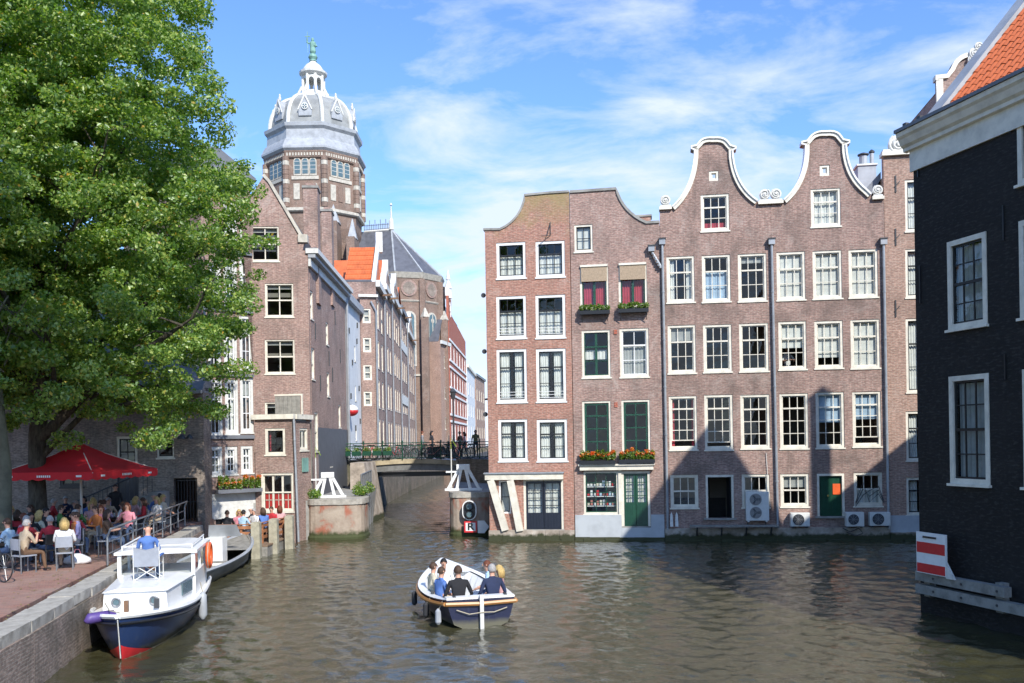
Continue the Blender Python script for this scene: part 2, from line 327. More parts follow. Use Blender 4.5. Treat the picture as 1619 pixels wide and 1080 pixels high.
# cloth colours for people
CL={'white':(.75,.75,.74),'black':(.015,.015,.018),'navy':(.02,.03,.075),'cream':(.62,.56,.42),'light blue':(.42,.60,.75),'blue':(.10,.20,.50),'red':(.50,.03,.04),
'purple':(.20,.07,.30),'pink':(.65,.25,.30),'grey':(.28,.28,.29),'brown':(.16,.09,.05),'green':(.10,.24,.06),'olive':(.14,.14,.06),'orange':(.65,.20,.05),'denim':(.09,.14,.24),
'beige':(.45,.36,.25),'dark':(.03,.03,.035),'striped pink':(.6,.35,.35),'lavender':(.45,.40,.62)}
for k,c in CL.items(): paint('cl_'+k,c,.85,.12,7,bump=.9)
for k,c in {'blond':(.55,.38,.14),'brown':(.07,.035,.018),'black':(.012,.01,.01),'grey':(.38,.36,.34),'auburn':(.15,.04,.015)}.items(): paint('hair_'+k,c,.7,.2,40)
paint('skin',(.58,.32,.22),.55,.04,8); paint('eye',(.02,.015,.012),.2,.01); paint('shoe',(.05,.04,.035),.6,.1)
# ---------------------------------------------------------------- building kit
def hole_wall(outline,holes,mat,thick=.3,y=0.0):
    loops=[[Vector((x,z,0)) for x,z in outline]]
    for (a,b,c,d) in holes: loops.append([Vector(q+(0,)) for q in ((a,c),(b,c),(b,d),(a,d))])
    tris=tessellate_polygon(loops); flat=[p for l in loops for p in l]
    mb=MB(); n=len(flat)
    vs=[(p.x,y,p.y) for p in flat]+[(p.x,y+thick,p.y) for p in flat]
    fs=[tuple(t) for t in tris]+[tuple(i+n for i in reversed(t)) for t in tris]; b=0
    for l in loops:
        k=len(l)
        for i in range(k): fs.append((b+i,b+(i+1)%k,n+b+(i+1)%k,n+b+i))
        b+=k
    mb.add(vs,fs,mat); return mb
CACHE={}
def cached(key,fn):
    if key not in CACHE: CACHE[key]=fn()
    return CACHE[key]
def q(x,s=.02): return round(round(x/s)*s,3)
def curtain_mesh(w,h,mat,amp=.03,per=.14):
    def f():
        mb=MB(); k=max(4,int(w/per*4)); vs=[];
        for i in range(k+1):
            x=w*i/k; yy=amp*math.sin(2*math.pi*x/per+math.sin(x*5)); vs+=[(x,yy,0),(x,yy*.7,h)]
        fs=[(2*i,2*i+2,2*i+3,2*i+1) for i in range(k)]
        mb.add(vs,fs,mat); return mb.mesh('curtain',True)
    return cached(('curt',q(w),q(h),mat,amp),f)
def window(par,r,cols=3,rows=3,rail=1,frame='cream',bar='cream',curt=None,fw=.10,mull=False,sash=.045,name='window',bw=.03,y=.03,sill=True,lift=0,label=None,open_g=0):
    u0,u1,z0,z1=r; w=q(u1-u0); h=q(z1-z0)
    def fm():
        mb=MB(); t=.12
        mb.box(0,w,0,t,0,fw,frame); mb.box(0,w,0,t,h-fw,h,frame); mb.box(0,fw,0.001,t-.001,fw,h-fw,frame); mb.box(w-fw,w,0.001,t-.001,fw,h-fw,frame)
        return mb.mesh(name)
    o=put(name,cached(('frame',w,h,frame,fw,name),fm),par,(u0,y,z0))
    if label: o['label']=label
    iw=w-2*fw; ih=h-2*fw; g=lift
    def bars():
        mb=MB(); a=.055;b=.095; x0=fw;z0_=fw+g; H=ih-g
        mb.box(x0,x0+iw,a,b,z0_,z0_+sash,bar); mb.box(x0,x0+iw,a,b,fw+ih-sash,fw+ih,bar)
        mb.box(x0,x0+sash,a+.001,b-.001,z0_+sash,fw+ih-sash,bar); mb.box(x0+iw-sash,x0+iw,a+.001,b-.001,z0_+sash,fw+ih-sash,bar)
        for i in range(1,cols):
            x=x0+iw*i/cols; ww=(.10 if (mull and i==cols//2) else bw); mb.box(x-ww/2,x+ww/2,a+.004,b-.004,z0_+sash,fw+ih-sash,bar)
        for j in range(1,rows):
            z=fw+ih-H*j/rows; ww=(.065 if j==rail else bw); yy=a-.02 if j==rail else a+.008
            mb.box(x0+sash,x0+iw-sash,yy,b-.008,z-ww/2,z+ww/2,bar)
        if g>0: mb.box(x0,x0+iw,b+.005,b+.03,fw,fw+.05,bar)
        return mb.mesh('glazing_bars')
    put('glazing_bars',cached(('bars',w,h,cols,rows,rail,bar,fw,mull,g,sash,bw),bars),o)
    pw=iw/cols; ph=(ih-g)/rows
    def pm():
        mb=MB(); mb.add([(0,0,0),(pw-bw*.6,0,0),(pw-bw*.6,0,ph-bw*.6),(0,0,ph-bw*.6)],[(0,1,2,3)],'glass'); return mb.mesh('pane')
    me=cached(('pane',q(pw,.005),q(ph,.005),bw),pm)
    for i in range(cols):
        for j in range(rows):
            put('pane',me,o,(fw+pw*i+bw*.3,.075+random.uniform(-.002,.002),fw+g+ph*j+bw*.3),(random.gauss(0,.014),0,random.gauss(0,.014)))
    if sill:
        def sm():
            mb=MB(); mb.box(-.04,w+.04,-.07,.06,-.06,0,frame); return mb.mesh('sill')
        put('sill',cached(('sill',w,frame),sm),o)
    if curt:
        kind=curt[0]; mat=curt[1] if len(curt)>1 else 'curtain'; fr=curt[2] if len(curt)>2 else 1
        if kind=='full': put('curtain',curtain_mesh(iw-.02,(ih-.02)*fr,mat,.022),o,(fw+.01,.2,fw+ih-(ih-.02)*fr-.01))
        if kind=='blind': put('blind',curtain_mesh(iw-.02,(ih-.02)*fr,mat,.002),o,(fw+.01,.17,fw+ih-(ih-.02)*fr-.01))
        if kind=='sides':
            cw=iw*.40*fr
            put('curtain',curtain_mesh(cw,ih-.02,mat,.03,.11),o,(fw+.01,.2,fw+.01)); put('curtain',curtain_mesh(cw,ih-.02,mat,.03,.11),o,(fw+iw-cw-.01,.2,fw+.01))
        if kind=='low': put('curtain',curtain_mesh(iw-.02,(ih-.02)*fr,mat,.02),o,(fw+.01,.2,fw+.01))
        if kind=='mid': put('curtain',curtain_mesh(iw-.02,ih*.22,mat,.02),o,(fw+.01,.2,fw+ih*.38))
    return o
def body(par,u0,u1,eave,depth,mat,ridge=None,roof='slate',floors=(),y0=.3,z0=-.5,ridge_u=None,flat=False,inset=.02):
    mb=MB(); t=.2; a=u0+inset;b=u1-inset
    mb.box(a,a+t,y0,depth,z0,eave,mat); mb.box(b-t,b,y0,depth,z0,eave,mat); mb.box(a+t,b-t,depth-t,depth-.001,z0,eave,mat)
    mb.build('side_wall',par)
    fl=MB()
    for z in list(floors)+[max(z0+.3,.5)]: fl.box(a+t+.01,b-t-.01,y0+.01,depth-t-.01,z-.1,z+.1,'interior')
    fl.box(a+t+.01,b-t-.01,y0+3.2,y0+3.35,z0,eave-.1,'interior')
    fl.build('floor',par)
    rf=MB(); m=(u0+u1)/2 if ridge_u is None else ridge_u
    if ridge and not flat:
        rf.prism([(a-.02,eave-.05),(m,ridge),(m,ridge-.2),(a+.25,eave-.05)],y0+.02,depth+.15,roof)
        rf.prism([(b+.02,eave-.05),(b-.25,eave-.05),(m+.001,ridge-.2),(m+.001,ridge)],y0+.02,depth+.15,roof)
        rf.prism([(a+.25,eave-.05),(m,ridge-.22),(b-.25,eave-.05)],depth-.25,depth-.05,mat)
    else: rf.box(a-.02,b+.02,y0+.02,depth+.1,eave,eave+.15,roof)
    rf.build('roof',par)
def curve(p0,p1,bulge,n=8):   # circular-looking arc between two pixel points, bulge = (dx,dy) of the middle
    mx=((p0[0]+p1[0])/2+bulge[0],(p0[1]+p1[1])/2+bulge[1]); o=[]
    for i in range(1,n):
        t=i/n; o.append(((1-t)**2*p0[0]+2*t*(1-t)*mx[0]+t*t*p1[0],(1-t)**2*p0[1]+2*t*(1-t)*mx[1]+t*t*p1[1]))
    return o
def plinth(par,u0,u1,z0,z1,y=-.14,mat='plinth',bumps=True,name='plinth'):
    mb=MB(); k=max(3,int((u1-u0)/.6)); rr=random.Random(int(u0*100)+5)
    x=u0
    for i in range(k):
        x2=u0+(u1-u0)*(i+1)/k; yy=y+rr.uniform(-.03,.03); mb.box(x,x2,yy,-.002,z0,z1+rr.uniform(-.02,.02),mat); x=x2
    if bumps:
        x=u0
        while x<u1-.05:
            x2=min(u1,x+rr.uniform(.25,.7)); mb.box(x,x2-.01,y-rr.uniform(.06,.24),y+.02,-.6,rr.uniform(.0,.13),mat); x=x2
    return mb.build(name,par)
def pipe(par,f,pts,r=.055,y=-.12,hop=True,name='downpipe'):
    P3=[]
    for (x,yy) in pts:
        u,z=f.uz(x,yy,y); P3.append((u,y,z))
    mb=MB(); mb.tube(P3,r,'zinc',8)
    for i in range(1,6):
        t=i/6; a,b=Vector(P3[0]),Vector(P3[-1]); c=a.lerp(b,t); mb.lathe([(r+.015,-.03),(r+.015,.03)],'zinc',8,(c.x,c.y,c.z))
    if hop:
        a=P3[0]; mb.box(a[0]-.13,a[0]+.13,a[1]-.1,a[1]+.08,a[2]-.02,a[2]+.2,'zinc'); mb.box(a[0]-.16,a[0]+.16,a[1]-.13,a[1]+.1,a[2]+.2,a[2]+.25,'metal_dark')
    return mb.build(name,par,smooth='auto')
def scroll(par,u,z,r,y=-.05,name='scroll',flip=1,mat='offwhite'):
    mb=MB()
    mb.lathe([(r,0),(r,.16)],mat,20,(0,0,0),axis='y')
    pts=[]
    for i in range(34):
        t=i/33; a=t*4.3*math.pi; rr=r*(1-.85*t); pts.append((flip*rr*math.cos(a+2.2),-.03,rr*math.sin(a+2.2)))
    mb.tube(pts,r*.13,mat,6)
    mb.lathe([(r*.2,-.08),(r*.2,.0)],mat,10,(0,0,0),axis='y')
    return mb.build(name,par,(u,y,z),smooth='auto')
def lanterns(): pass
# ================================================================ RIGHT BANK
FR=Fac((-1.11,40.55),(17.2,37.9))
def fac_thing(f,name,label,cat='house',**k):
    return thing(name,label,cat,f.a,f.ang,**k)
def U(px,py=600): return FR.uz(px,py)[0]
def rect(*a): return FR.rect(*a)
def pts(f,l): return [f.uz(x,y) for x,y in l]
ZB=-.5
# ---- narrow red house
H1=fac_thing(FR,'canal_house','narrow red brick house with a cut-off concave gable and slanted white posts at its foot')
u0,u1=U(772,700),U(904.5,600)
W1=[(785,383,831,440),(847,381,893,438),(785,468,832,535),(847,466,894,534),(785.5,552,833,636),(848,551,895,635),(788,663,834,729),(849,663,897,729)]
H1w=[rect(*w) for w in W1]; door1=rect(828,757,891,837); slit=rect(789,760,808,812)
top=[FR.uz(x,y) for x,y in [(769,362),(790,362)]+curve((790,362),(829,308),(14,12))+[(829,308),(864,304.5),(902.5,302)]]
out1=[(u0,ZB)]+[(u0,top[0][1])]+[(max(u,u0+.01),z) for u,z in top[1:-1]]+[(u1,top[-1][1]),(u1,ZB)]
hole_wall(out1,H1w+[door1,slit],'brick_red_lichen').build('wall',H1)
cap=MB(); cap.ribbon([(u0-.06,top[0][1]+.03)]+[(u,z+.03) for u,z in top[1:-1]]+[(u1-.01,top[-1][1]+.03)],.09,-.05,.4,'stone_grey'); cap.build('coping',H1)
body(H1,u0,u1,top[0][1]-.4,11,'brick_red',top[-1][1]-.4,floors=[H1w[i][2]-.45 for i in (0,2,4,6)],ridge_u=u1-.3)
for i,r in enumerate(H1w):
    o=window(H1,r,2 if i>3 else 3,3,1,'white','near_black',(('low','curtain',.64) if i<4 else ('sides','curtain',.95)),mull=(i>3),fw=.12)
    if i in (2,3,4,5):
        g=MB(); iw=r[1]-r[0]
        for k in range(3): g.tube([(.12,-.02,.18+k*.13),(iw-.12,-.02,.18+k*.13)],.012,'white',5)
        g.build('window_guard',o)
# door with two leaves
def double_door(par,r,frame='cream',leaf='navy_door',fw=.1,curt=True,glass_from=.45,name='door'):
    a,b,c,d=r; w=b-a;h=d-c
    mb=MB(); mb.box(0,fw,.02,.15,0,h,frame); mb.box(w-fw,w,.02,.15,0,h,frame); mb.box(fw,w-fw,.02,.15,h-fw,h,frame); mb.box(-.02,w+.02,-.06,.2,-.06,0,'stone_grey')
    o=mb.build('door_frame',par,(a,0,c))
    lw=(w-2*fw)/2
    for s in (0,1):
        x=fw+lw*s; H=h-fw; l=MB(); zg=H*glass_from*.75
        l.box(.01,lw-.01,.08,.12,0,zg,leaf); l.box(.01,.09,.08,.12,zg,H,leaf); l.box(lw-.09,lw-.01,.08,.12,zg,H,leaf); l.box(.09,lw-.09,.08,.12,H-.1,H,leaf)
        l.box(lw/2-.015,lw/2+.015,.085,.115,zg,H-.1,leaf)
        for k in range(1,4): l.box(.09,lw-.09,.085,.115,zg+(H-.1-zg)*k/4-.015,zg+(H-.1-zg)*k/4+.015,leaf)
        for k in range(5): l.box(.06+k*(lw-.14)/5,.06+k*(lw-.14)/5+.05,.065,.08,.08,zg-.05,leaf)
        lf=l.build('door',o,(x,0,0))
        p=MB(); p.add([(.09,.1,zg),(lw-.09,.1,zg),(lw-.09,.1,H-.1),(.09,.1,H-.1)],[(0,1,2,3)],'glass'); p.build('pane',o,(x,0,0))
        if curt: put('curtain',curtain_mesh(lw-.14,H-.12-zg,'curtain',.02),o,(x+.07,.22,zg))
    return o
double_door(H1,door1)
window(H1,slit,1,2,0,'white','near_black',('full',),fw=.07,sill=False)
b=MB(); l0,l1,lz0,lz1=rect(770,750.5,891,758); b.box(l0-.05,l1,-.28,-.003,lz0,lz1+.05,'cream'); b.box(l0-.1,l1+.04,-.34,-.003,lz1+.05,lz1+.11,'zinc'); b.build('lintel',H1)
for (a,c) in (((777,759),(800,838)),((808,759),(823,839))):
    b=MB(); p=FR.uz(*a); s=FR.uz(*c); b.beam((p[0],-.2,p[1]),(s[0],-.16,s[1]),.3,.2,'cream',up=(0,1,0)); b.build('raking_post',H1)
plinth(H1,u0-.02,u1,ZB,FR.uz(840,838)[1])
# wall hook
b=MB(); h=FR.uz(870,352); b.tube([(h[0],-.03,h[1]),(h[0],-.03,h[1]-.55),(h[0]-.35,-.35,h[1]-.65)],.02,'metal_dark',6); b.tube([(h[0],-.03,h[1]),(h[0]-.12,-.2,h[1]-.6)],.015,'metal_dark',5); b.build('wall_hook',H1)
b=MB()
for z in (8.4,5.6,10.9): b.lathe([(.09,-.1),(.11,0),(.05,.1)],'metal_dark',10,(u0-.16,.3,z),axis='y'); b.tube([(u0-.16,.3,z),(u0,.35,z)],.02,'metal_dark',5)
b.build('wall_lamp',H1)
# ---- plum house with green windows
H2=fac_thing(FR,'canal_house','plum brick house with green sashes, beige blinds, flower boxes and a grey foot')
u0,u1=U(905.5),U(1047)
t2=[(902.5,302.5),(974,297.5)]+curve((976,298),(1022,351),(-14,10))+[(1022,351),(1041,350)]
top=[FR.uz(x,y) for x,y in t2]
out2=[(u0,ZB)]+[(u0,top[0][1])]+top[1:-1]+[(u1,top[-1][1]),(u1,ZB)]
small2=rect(908,355,937,398); r21=[rect(917,420,962,488),rect(978,417,1023,485)]; r22=[rect(920,522,965,597),rect(980,519,1026,596)]; r23=[rect(921,634,966,722),rect(983,632,1028,720)]
shop=rect(923,745,978,813); d2=rect(983,745,1028,832)
hole_wall(out2,[small2,shop,d2]+r21+r22+r23,'brick_plum').build('wall',H2)
cap=MB(); cap.ribbon([(u0+.01,top[0][1]+.03)]+[(u,z+.03) for u,z in top[1:-1]]+[(u1-.02,top[-1][1]+.03)],.11,-.06,.4,'stone_grey'); cap.build('coping',H2)
body(H2,u0,u1,top[-1][1]-.3,11,'brick_plum',top[0][1]-.3,floors=[r21[0][2]-.4,r22[0][2]-.5,r23[0][2]-.5],ridge_u=u0+.4)
ch=MB(); c=FR.uz(1018,350); ch.box(c[0]-.28,c[0]+.3,.5,1.1,c[1]-.6,c[1]+.32,'brick_red'); ch.box(c[0]-.33,c[0]+.35,.45,1.15,c[1]+.32,c[1]+.40,'stone_grey'); ch.build('chimney',H2)
window(H2,small2,2,2,0,'cream','near_black',('blind','curtain'),fw=.09)
def flowerbox(par,r,y=-.34,seed=1,bright=1,box='near_black',leafs=1500,name='flower_box'):
    a,b,c,d=r; mb=MB(); mb.box(0,b-a,-.0,.26,0,.16,box)
    if bright==0:
        mb.beam((.1,.22,-.3),(.1,.02,-.02),.03,.03,'metal_dark'); mb.beam((b-a-.1,.22,-.3),(b-a-.1,.02,-.02),.03,.03,'metal_dark')
    o=mb.build(name,par,(a,y,c))
    plant_cloud('plant',o,[( (b-a)*(i+.5)/7, .12+random.uniform(-.03,.03), .18+(d-c)*.4*random.uniform(.5,1.2), .13,.13,(d-c)*.42) for i in range(7)],leafs,.045,'leaf_box',seed)
    if bright: plant_cloud('blossom',o,[((b-a)*(i+.5)/7,.08,.20+(d-c)*random.uniform(.3,.8),.12,.12,.10) for i in range(7)],350,.045,'petal',seed+1)
    return o
def leaf_arrays(C,S,n_tot,size,seed,up=.6,aspect=.6):
    r=np.random.default_rng(seed); C=np.array(C,float); S=np.array(S,float); k=len(C)
    vol=(S[:,0]*S[:,1]*S[:,2])**.67; idx=r.choice(k,n_tot,p=vol/vol.sum())
    d=r.normal(size=(n_tot,3)); d/=np.linalg.norm(d,axis=1)[:,None]; rad=r.random(n_tot)**.42
    p=C[idx]+d*S[idx]*rad[:,None]
    nrm=d*.35+r.normal(size=(n_tot,3))*.75; nrm[:,2]+=up; nrm/=np.linalg.norm(nrm,axis=1)[:,None]
    t=np.cross(nrm,r.normal(size=(n_tot,3))); t/=np.linalg.norm(t,axis=1)[:,None]; bt=np.cross(nrm,t)
    s=size*r.uniform(.6,1.35,n_tot)[:,None]
    v=np.empty((n_tot,4,3)); v[:,0]=p-t*s; v[:,2]=p+t*s; fold=nrm*s*.25
    v[:,1]=p-bt*s*aspect+fold; v[:,3]=p+bt*s*aspect+fold
    return v.reshape(-1,3)
def leaves_mesh(name,v,mat):
    n=len(v)//4; me=bpy.data.meshes.new(name); me.vertices.add(len(v)); me.vertices.foreach_set('co',v.astype(np.float32).ravel())
    b=np.arange(n)*4; tri=np.stack([b,b+1,b+2,b,b+2,b+3],1).ravel(); me.loops.add(len(tri)); me.loops.foreach_set('vertex_index',tri.astype(np.int32))
    me.polygons.add(2*n); me.polygons.foreach_set('loop_start',(np.arange(2*n)*3).astype(np.int32)); me.polygons.foreach_set('loop_total',np.full(2*n,3,np.int32))
    me.materials.append(MAT[mat]); me.update(); me.validate(); return me
def plant_cloud(name,par,blobs,n,size,mat,seed=1,**k):
    v=leaf_arrays([b[:3] for b in blobs],[b[3:] for b in blobs],n,size,seed,**k); return put(name,leaves_mesh(name,v,mat),par)
for i,r in enumerate(r21):
    o=window(H2,r,2,1,9,'cream','green_dark',('sides','curtain_red',1.1),mull=True,fw=.09,sash=.06,label='green window with red curtains under a beige roller blind')
    a,b,c,d=r; s=MB(); s.box(.06,b-a-.06,-.09,-.04,(d-c)*.63,(d-c)-.04,'bed_blind'); s.box(.02,b-a-.02,-.13,.0,(d-c)-.06,(d-c)+.03,'cream'); s.build('roller_blind',o)
    flowerbox(H2,(a-.02,b+.05,c-.28,c+.06),seed=20+i,bright=0,leafs=700)
for i,r in enumerate(r22): window(H2,r,2,3 if i==0 else 3,1,'cream','green_dark' if i==0 else 'white',('mid','curtain') if i==0 else ('low','curtain_grey',.65),mull=(i==0),fw=.10)
for i,r in enumerate(r23):
    window(H2,r,2,4,1,'cream','green_dark',None,mull=False,fw=.09,sash=.09,bw=.055)
    flowerbox(H2,(r[0]-.12,r[1]+.18,r[2]-.33,r[2]+.18),seed=30+i,leafs=1500)
o=window(H2,shop,3,4,0,'cream','green_dark',None,fw=.08,name='shop_window')
g=MB(); sw=shop[1]-shop[0]
for k in range(3):
    zz=.35+k*.42; g.box(.1,sw-.1,.2,.5,zz-.03,zz,'white')
    for j in range(9):
        x=.14+j*(sw-.3)/9; g.box(x,x+.09,.24,.40,zz,zz+random.uniform(.1,.26),random.choice(['white','curtain_blue','red_cloth','pink_item','white','cream']))
g.build('shelf_goods',o)
# door: one tall glazed double door in dark green
double_door(H2,d2,leaf='green_dark',curt=True,glass_from=.6)
b=MB(); l=rect(917,736,1033,743); b.box(l[0],l[1],-.2,-.003,l[2],l[3],'cream'); b.box(l[0]-.06,l[1]+.06,-.27,-.003,l[3],l[3]+.07,'cream'); b.box(shop[1]+.0,d2[0],-.05,.02,d2[2],l[2],'cream'); b.build('cornice',H2)
z=FR.uz(950,814)[1]; b=MB(); b.box(u0+.01,d2[0]-.02,-.06,-.003,.02,z,'plaster_grey'); b.box(d2[1]+.02,u1-.01,-.06,-.003,.02,z,'plaster_grey'); b.box(d2[0]-.02,d2[1]+.02,-.07,-.003,.02,d2[2]-.06,'plaster_grey'); b.build('plaster_foot',H2)
plinth(H2,u0,u1,ZB,.16,y=-.12)
b=MB()
for (x,y) in ((973,525),(974,640)): a,z=FR.uz(x,y); b.box(a-.07,a+.07,-.03,0,z-.1,z+.1,'brick_bright')
b.build('wall_tile',H2)
pipe(H2,FR,[(1030,397),(1044,420),(1044,424)],y=-.14,hop=True)
# ---- twin bell-gabled house (one building with two gables), as two houses side by side
def bell(l): return [FR.uz(x,y) for x,y in l]
g3=[(1062,328)]+curve((1062,328),(1097,240),(16,14),10)+[(1097,240),(1092,238),(1092,233),(1101,231)]+curve((1102,231),(1128,219),(-8,-8),6)+[(1128,219)]+curve((1128,219),(1154,231),(8,-8),6)+[(1155,231),(1164,234),(1164,238),(1159,240)]+curve((1159,240),(1198,318),(-17,15),10)+[(1198,318)]
g4=[(1238,317)]+curve((1238,317),(1272,232),(17,14),10)+[(1272,232),(1266,231),(1266,226),(1275,224)]+curve((1276,224),(1306,209),(-8,-9),6)+[(1306,209)]+curve((1306,209),(1332,222),(8,-9),6)+[(1333,222),(1343,224),(1343,229),(1338,231)]+curve((1338,231),(1377,306),(-17,15),10)+[(1377,308)]
def cfull(fr=1): return ('blind','curtain',fr)
def bellhouse(label,pxl,pxr,gl,small,gw,rows,ground,doorr,fixed,curts,leftz,rightz):
    H=fac_thing(FR,'bell_gabled_house',label); a,b=U(pxl),U(pxr)
    g=bell(gl); zl=FR.uz(pxl,leftz)[1]; zr=FR.uz(pxr,rightz)[1]
    outl=[(a,ZB),(a,zl),(g[0][0],zl)]+g+[(g[-1][0],zr),(b,zr),(b,ZB)]
    W=[rect(*x) for x in rows]; sm=rect(*small); gwr=rect(*gw); gr=[rect(*x) for x in ground]; dr=rect(*doorr)
    hole_wall(outl,W+[sm,gwr,dr]+gr,'brick_brown').build('wall',H)
    c=MB(); g_=[(u,z+.02) for u,z in g]
    c.ribbon(g_,.20,-.10,.30,'cream'); 
    c.ribbon([(u,z+.03) for u,z in g],.07,-.16,.32,'white'); c.build('gable_trim',H)
    fl=[W[0][2]-.4,W[3][2]-.4,W[6][2]-.5,gwr[2]-.4]
    body(H,a,b,min(zl,zr)-.5,12,'brick_brown',g[len(g)//2][1]-1.6,floors=fl,roof='tile_orange')
    window(H,sm,1,1,9,'cream','cream',None,fw=.1,sill=False); window(H,gwr,3,3,1,'cream','cream',curts[9],fw=.1)
    for i,r in enumerate(W):
        n=4 if i>5 else 3
        if i in fixed: window(H,r,3,n,1,'cream','cream',curts[i],lift=fixed[i])
        else: window(H,r,3,n,1,'cream','cream',curts[i])
    for i,r in enumerate(gr): window(H,r,3,2,1,'cream','cream',curts[10+i])
    plinth(H,a,b,ZB,.55,y=-.16)
    return H,dr,W,gr
H3,d3,W3,G3=bellhouse('brown brick bell-gabled house with an open dark doorway, next to the plum house',1047.5,1223,g3,(1121,270,1136,286),(1108,307,1153,365),
 [(1054,405,1098,478),(1110,403,1155,477),(1167,401,1212,476),(1056,514,1100,590),(1112,513,1157,588),(1169,511,1215,587),(1058,626,1102,711),(1114,624,1159,711),(1171,624,1217,709)],
 [(1060,751,1104,803),(1173,750,1217,802)],(1116,751,1160,819),{6:.28,7:.2},
 {0:('sides','curtain',.6),1:('low','curtain_blue',.66),2:('blind','curtain_grey',.15),3:('blind','curtain_grey',.3),4:None,5:None,6:('sides','curtain_red',.3),7:None,8:None,9:('low','curtain_red',.2),10:None,11:None},331,323)
H4,d4,W4,G4=bellhouse('brown brick bell-gabled house with a green door and white blinds, right of its twin',1223.3,1402,g4,(1296,261,1312,278),(1282,298,1329,358),
 [(1228,398,1273,474),(1285,396,1331,472),(1342,394,1388,470),(1231,508,1275,584),(1288,507,1333,582),(1345,505,1391,582),(1233,622,1278,709),(1290,620,1335,708),(1348,619,1393,706)],
 [(1234,749,1279,801),(1350,747,1395,800)],(1292,749,1335,816),{8:.28},
 {0:cfull(),1:cfull(),2:cfull(),3:cfull(.55),4:cfull(.8),5:cfull(),6:None,7:('blind','curtain_blue',.55),8:('blind','curtain_blue',.5),9:('full','curtain',1),10:('blind','curtain_grey',.4),11:('low','curtain',.5)},323,315)
def scroll_group(par,px0,px1,py0,py1,two):
    a,b,z0,z1=rect(px0,py0,px1,py1); mb=MB(); mb.box(a,b,-.14,.35,z0,z0+.13,'cream'); mb.box(a+.05,b-.05,-.1,.33,z0+.13,z0+.2,'offwhite'); o=mb.build('scroll_base',par)
    r=(z1-z0-.2)/2
    if two:
        for s in (-1,1): scroll(o,(a+b)/2+s*(r+.01),z0+.2+r,r,flip=s)
    else: scroll(o,(a+b)/2,z0+.2+r,r)
scroll_group(H3,1042,1062,309,332,False); scroll_group(H3,1198,1238,299,323,True); scroll_group(H4,1378,1397,293,316,False)
pipe(H3,FR,[(1047,386),(1056,838)]); pipe(H3,FR,[(1220,386),(1230,836)]); pipe(H4,FR,[(1397,386),(1405,836)])
# doorway of H3: open, dark, with a frame; H4: green door ajar
for (H,r,leaf,ajar) in ((H3,d3,'near_black',1.35),(H4,d4,'green_dark',0.0)):
    a,b,c,d=r; mb=MB(); mb.box(a,a+.09,-.02,.15,c,d,'cream'); mb.box(b-.09,b,-.02,.15,c,d,'cream'); mb.box(a+.09,b-.09,-.02,.15,d-.09,d,'cream'); mb.box(a-.1,b+.1,-.1,.15,c-.08,c,'stone_grey'); fr_=mb.build('door_frame',H)
    lw=(b-a-.18)/2
    for s in (0,1):
        l=MB(); l.box(0,lw,0,.05,0,d-c-.09,leaf); l.box(.08,lw-.08,-.012,.0,.1,(d-c)*.4,leaf); l.box(.08,lw-.08,-.012,.0,(d-c)*.5,d-c-.2,leaf)
        x=a+.09 if s==0 else b-.09-lw
        if ajar: l.build('door',fr_,(a+.09 if s==0 else b-.09,.1,c),(0,0,ajar if s==0 else math.pi-ajar))
        else:
            o=l.build('door',fr_,(x,.1,c)); 
            if s==1: k=MB(); k.box(.1,lw-.06,-.03,-.013,.9,1.35,'orange_plastic'); k.build('notice',fr_,(x,.1,c))
            else: k=MB(); k.lathe([(.03,-.03),(.045,0)],'gold',10,(lw-.1,-.03,.85),axis='y'); k.build('door_knob',fr_,(x,.1,c))
mb=MB(); a=U(1090,830);b_=U(1229,830); z=FR.uz(1150,829)[1]; mb.box(a,b_,-.6,-.18,z-.07,z,'wood_grey')
for k in range(4): x=a+.3+k*(b_-a-.6)/3; mb.beam((x,-.2,z-.45),(x,-.52,z-.08),.06,.06,'metal_dark')
mb.build('landing_shelf',H3)
# ventilators in H3 windows are small; crack pipe
mb=MB(); p=FR.uz(1211,716);s=FR.uz(1218,800); mb.tube([(p[0],-.05,p[1]),(p[0]+.05,-.05,(p[1]+s[1])/2),(s[0],-.05,s[1])],.014,'offwhite',5); mb.build('cable',H3)
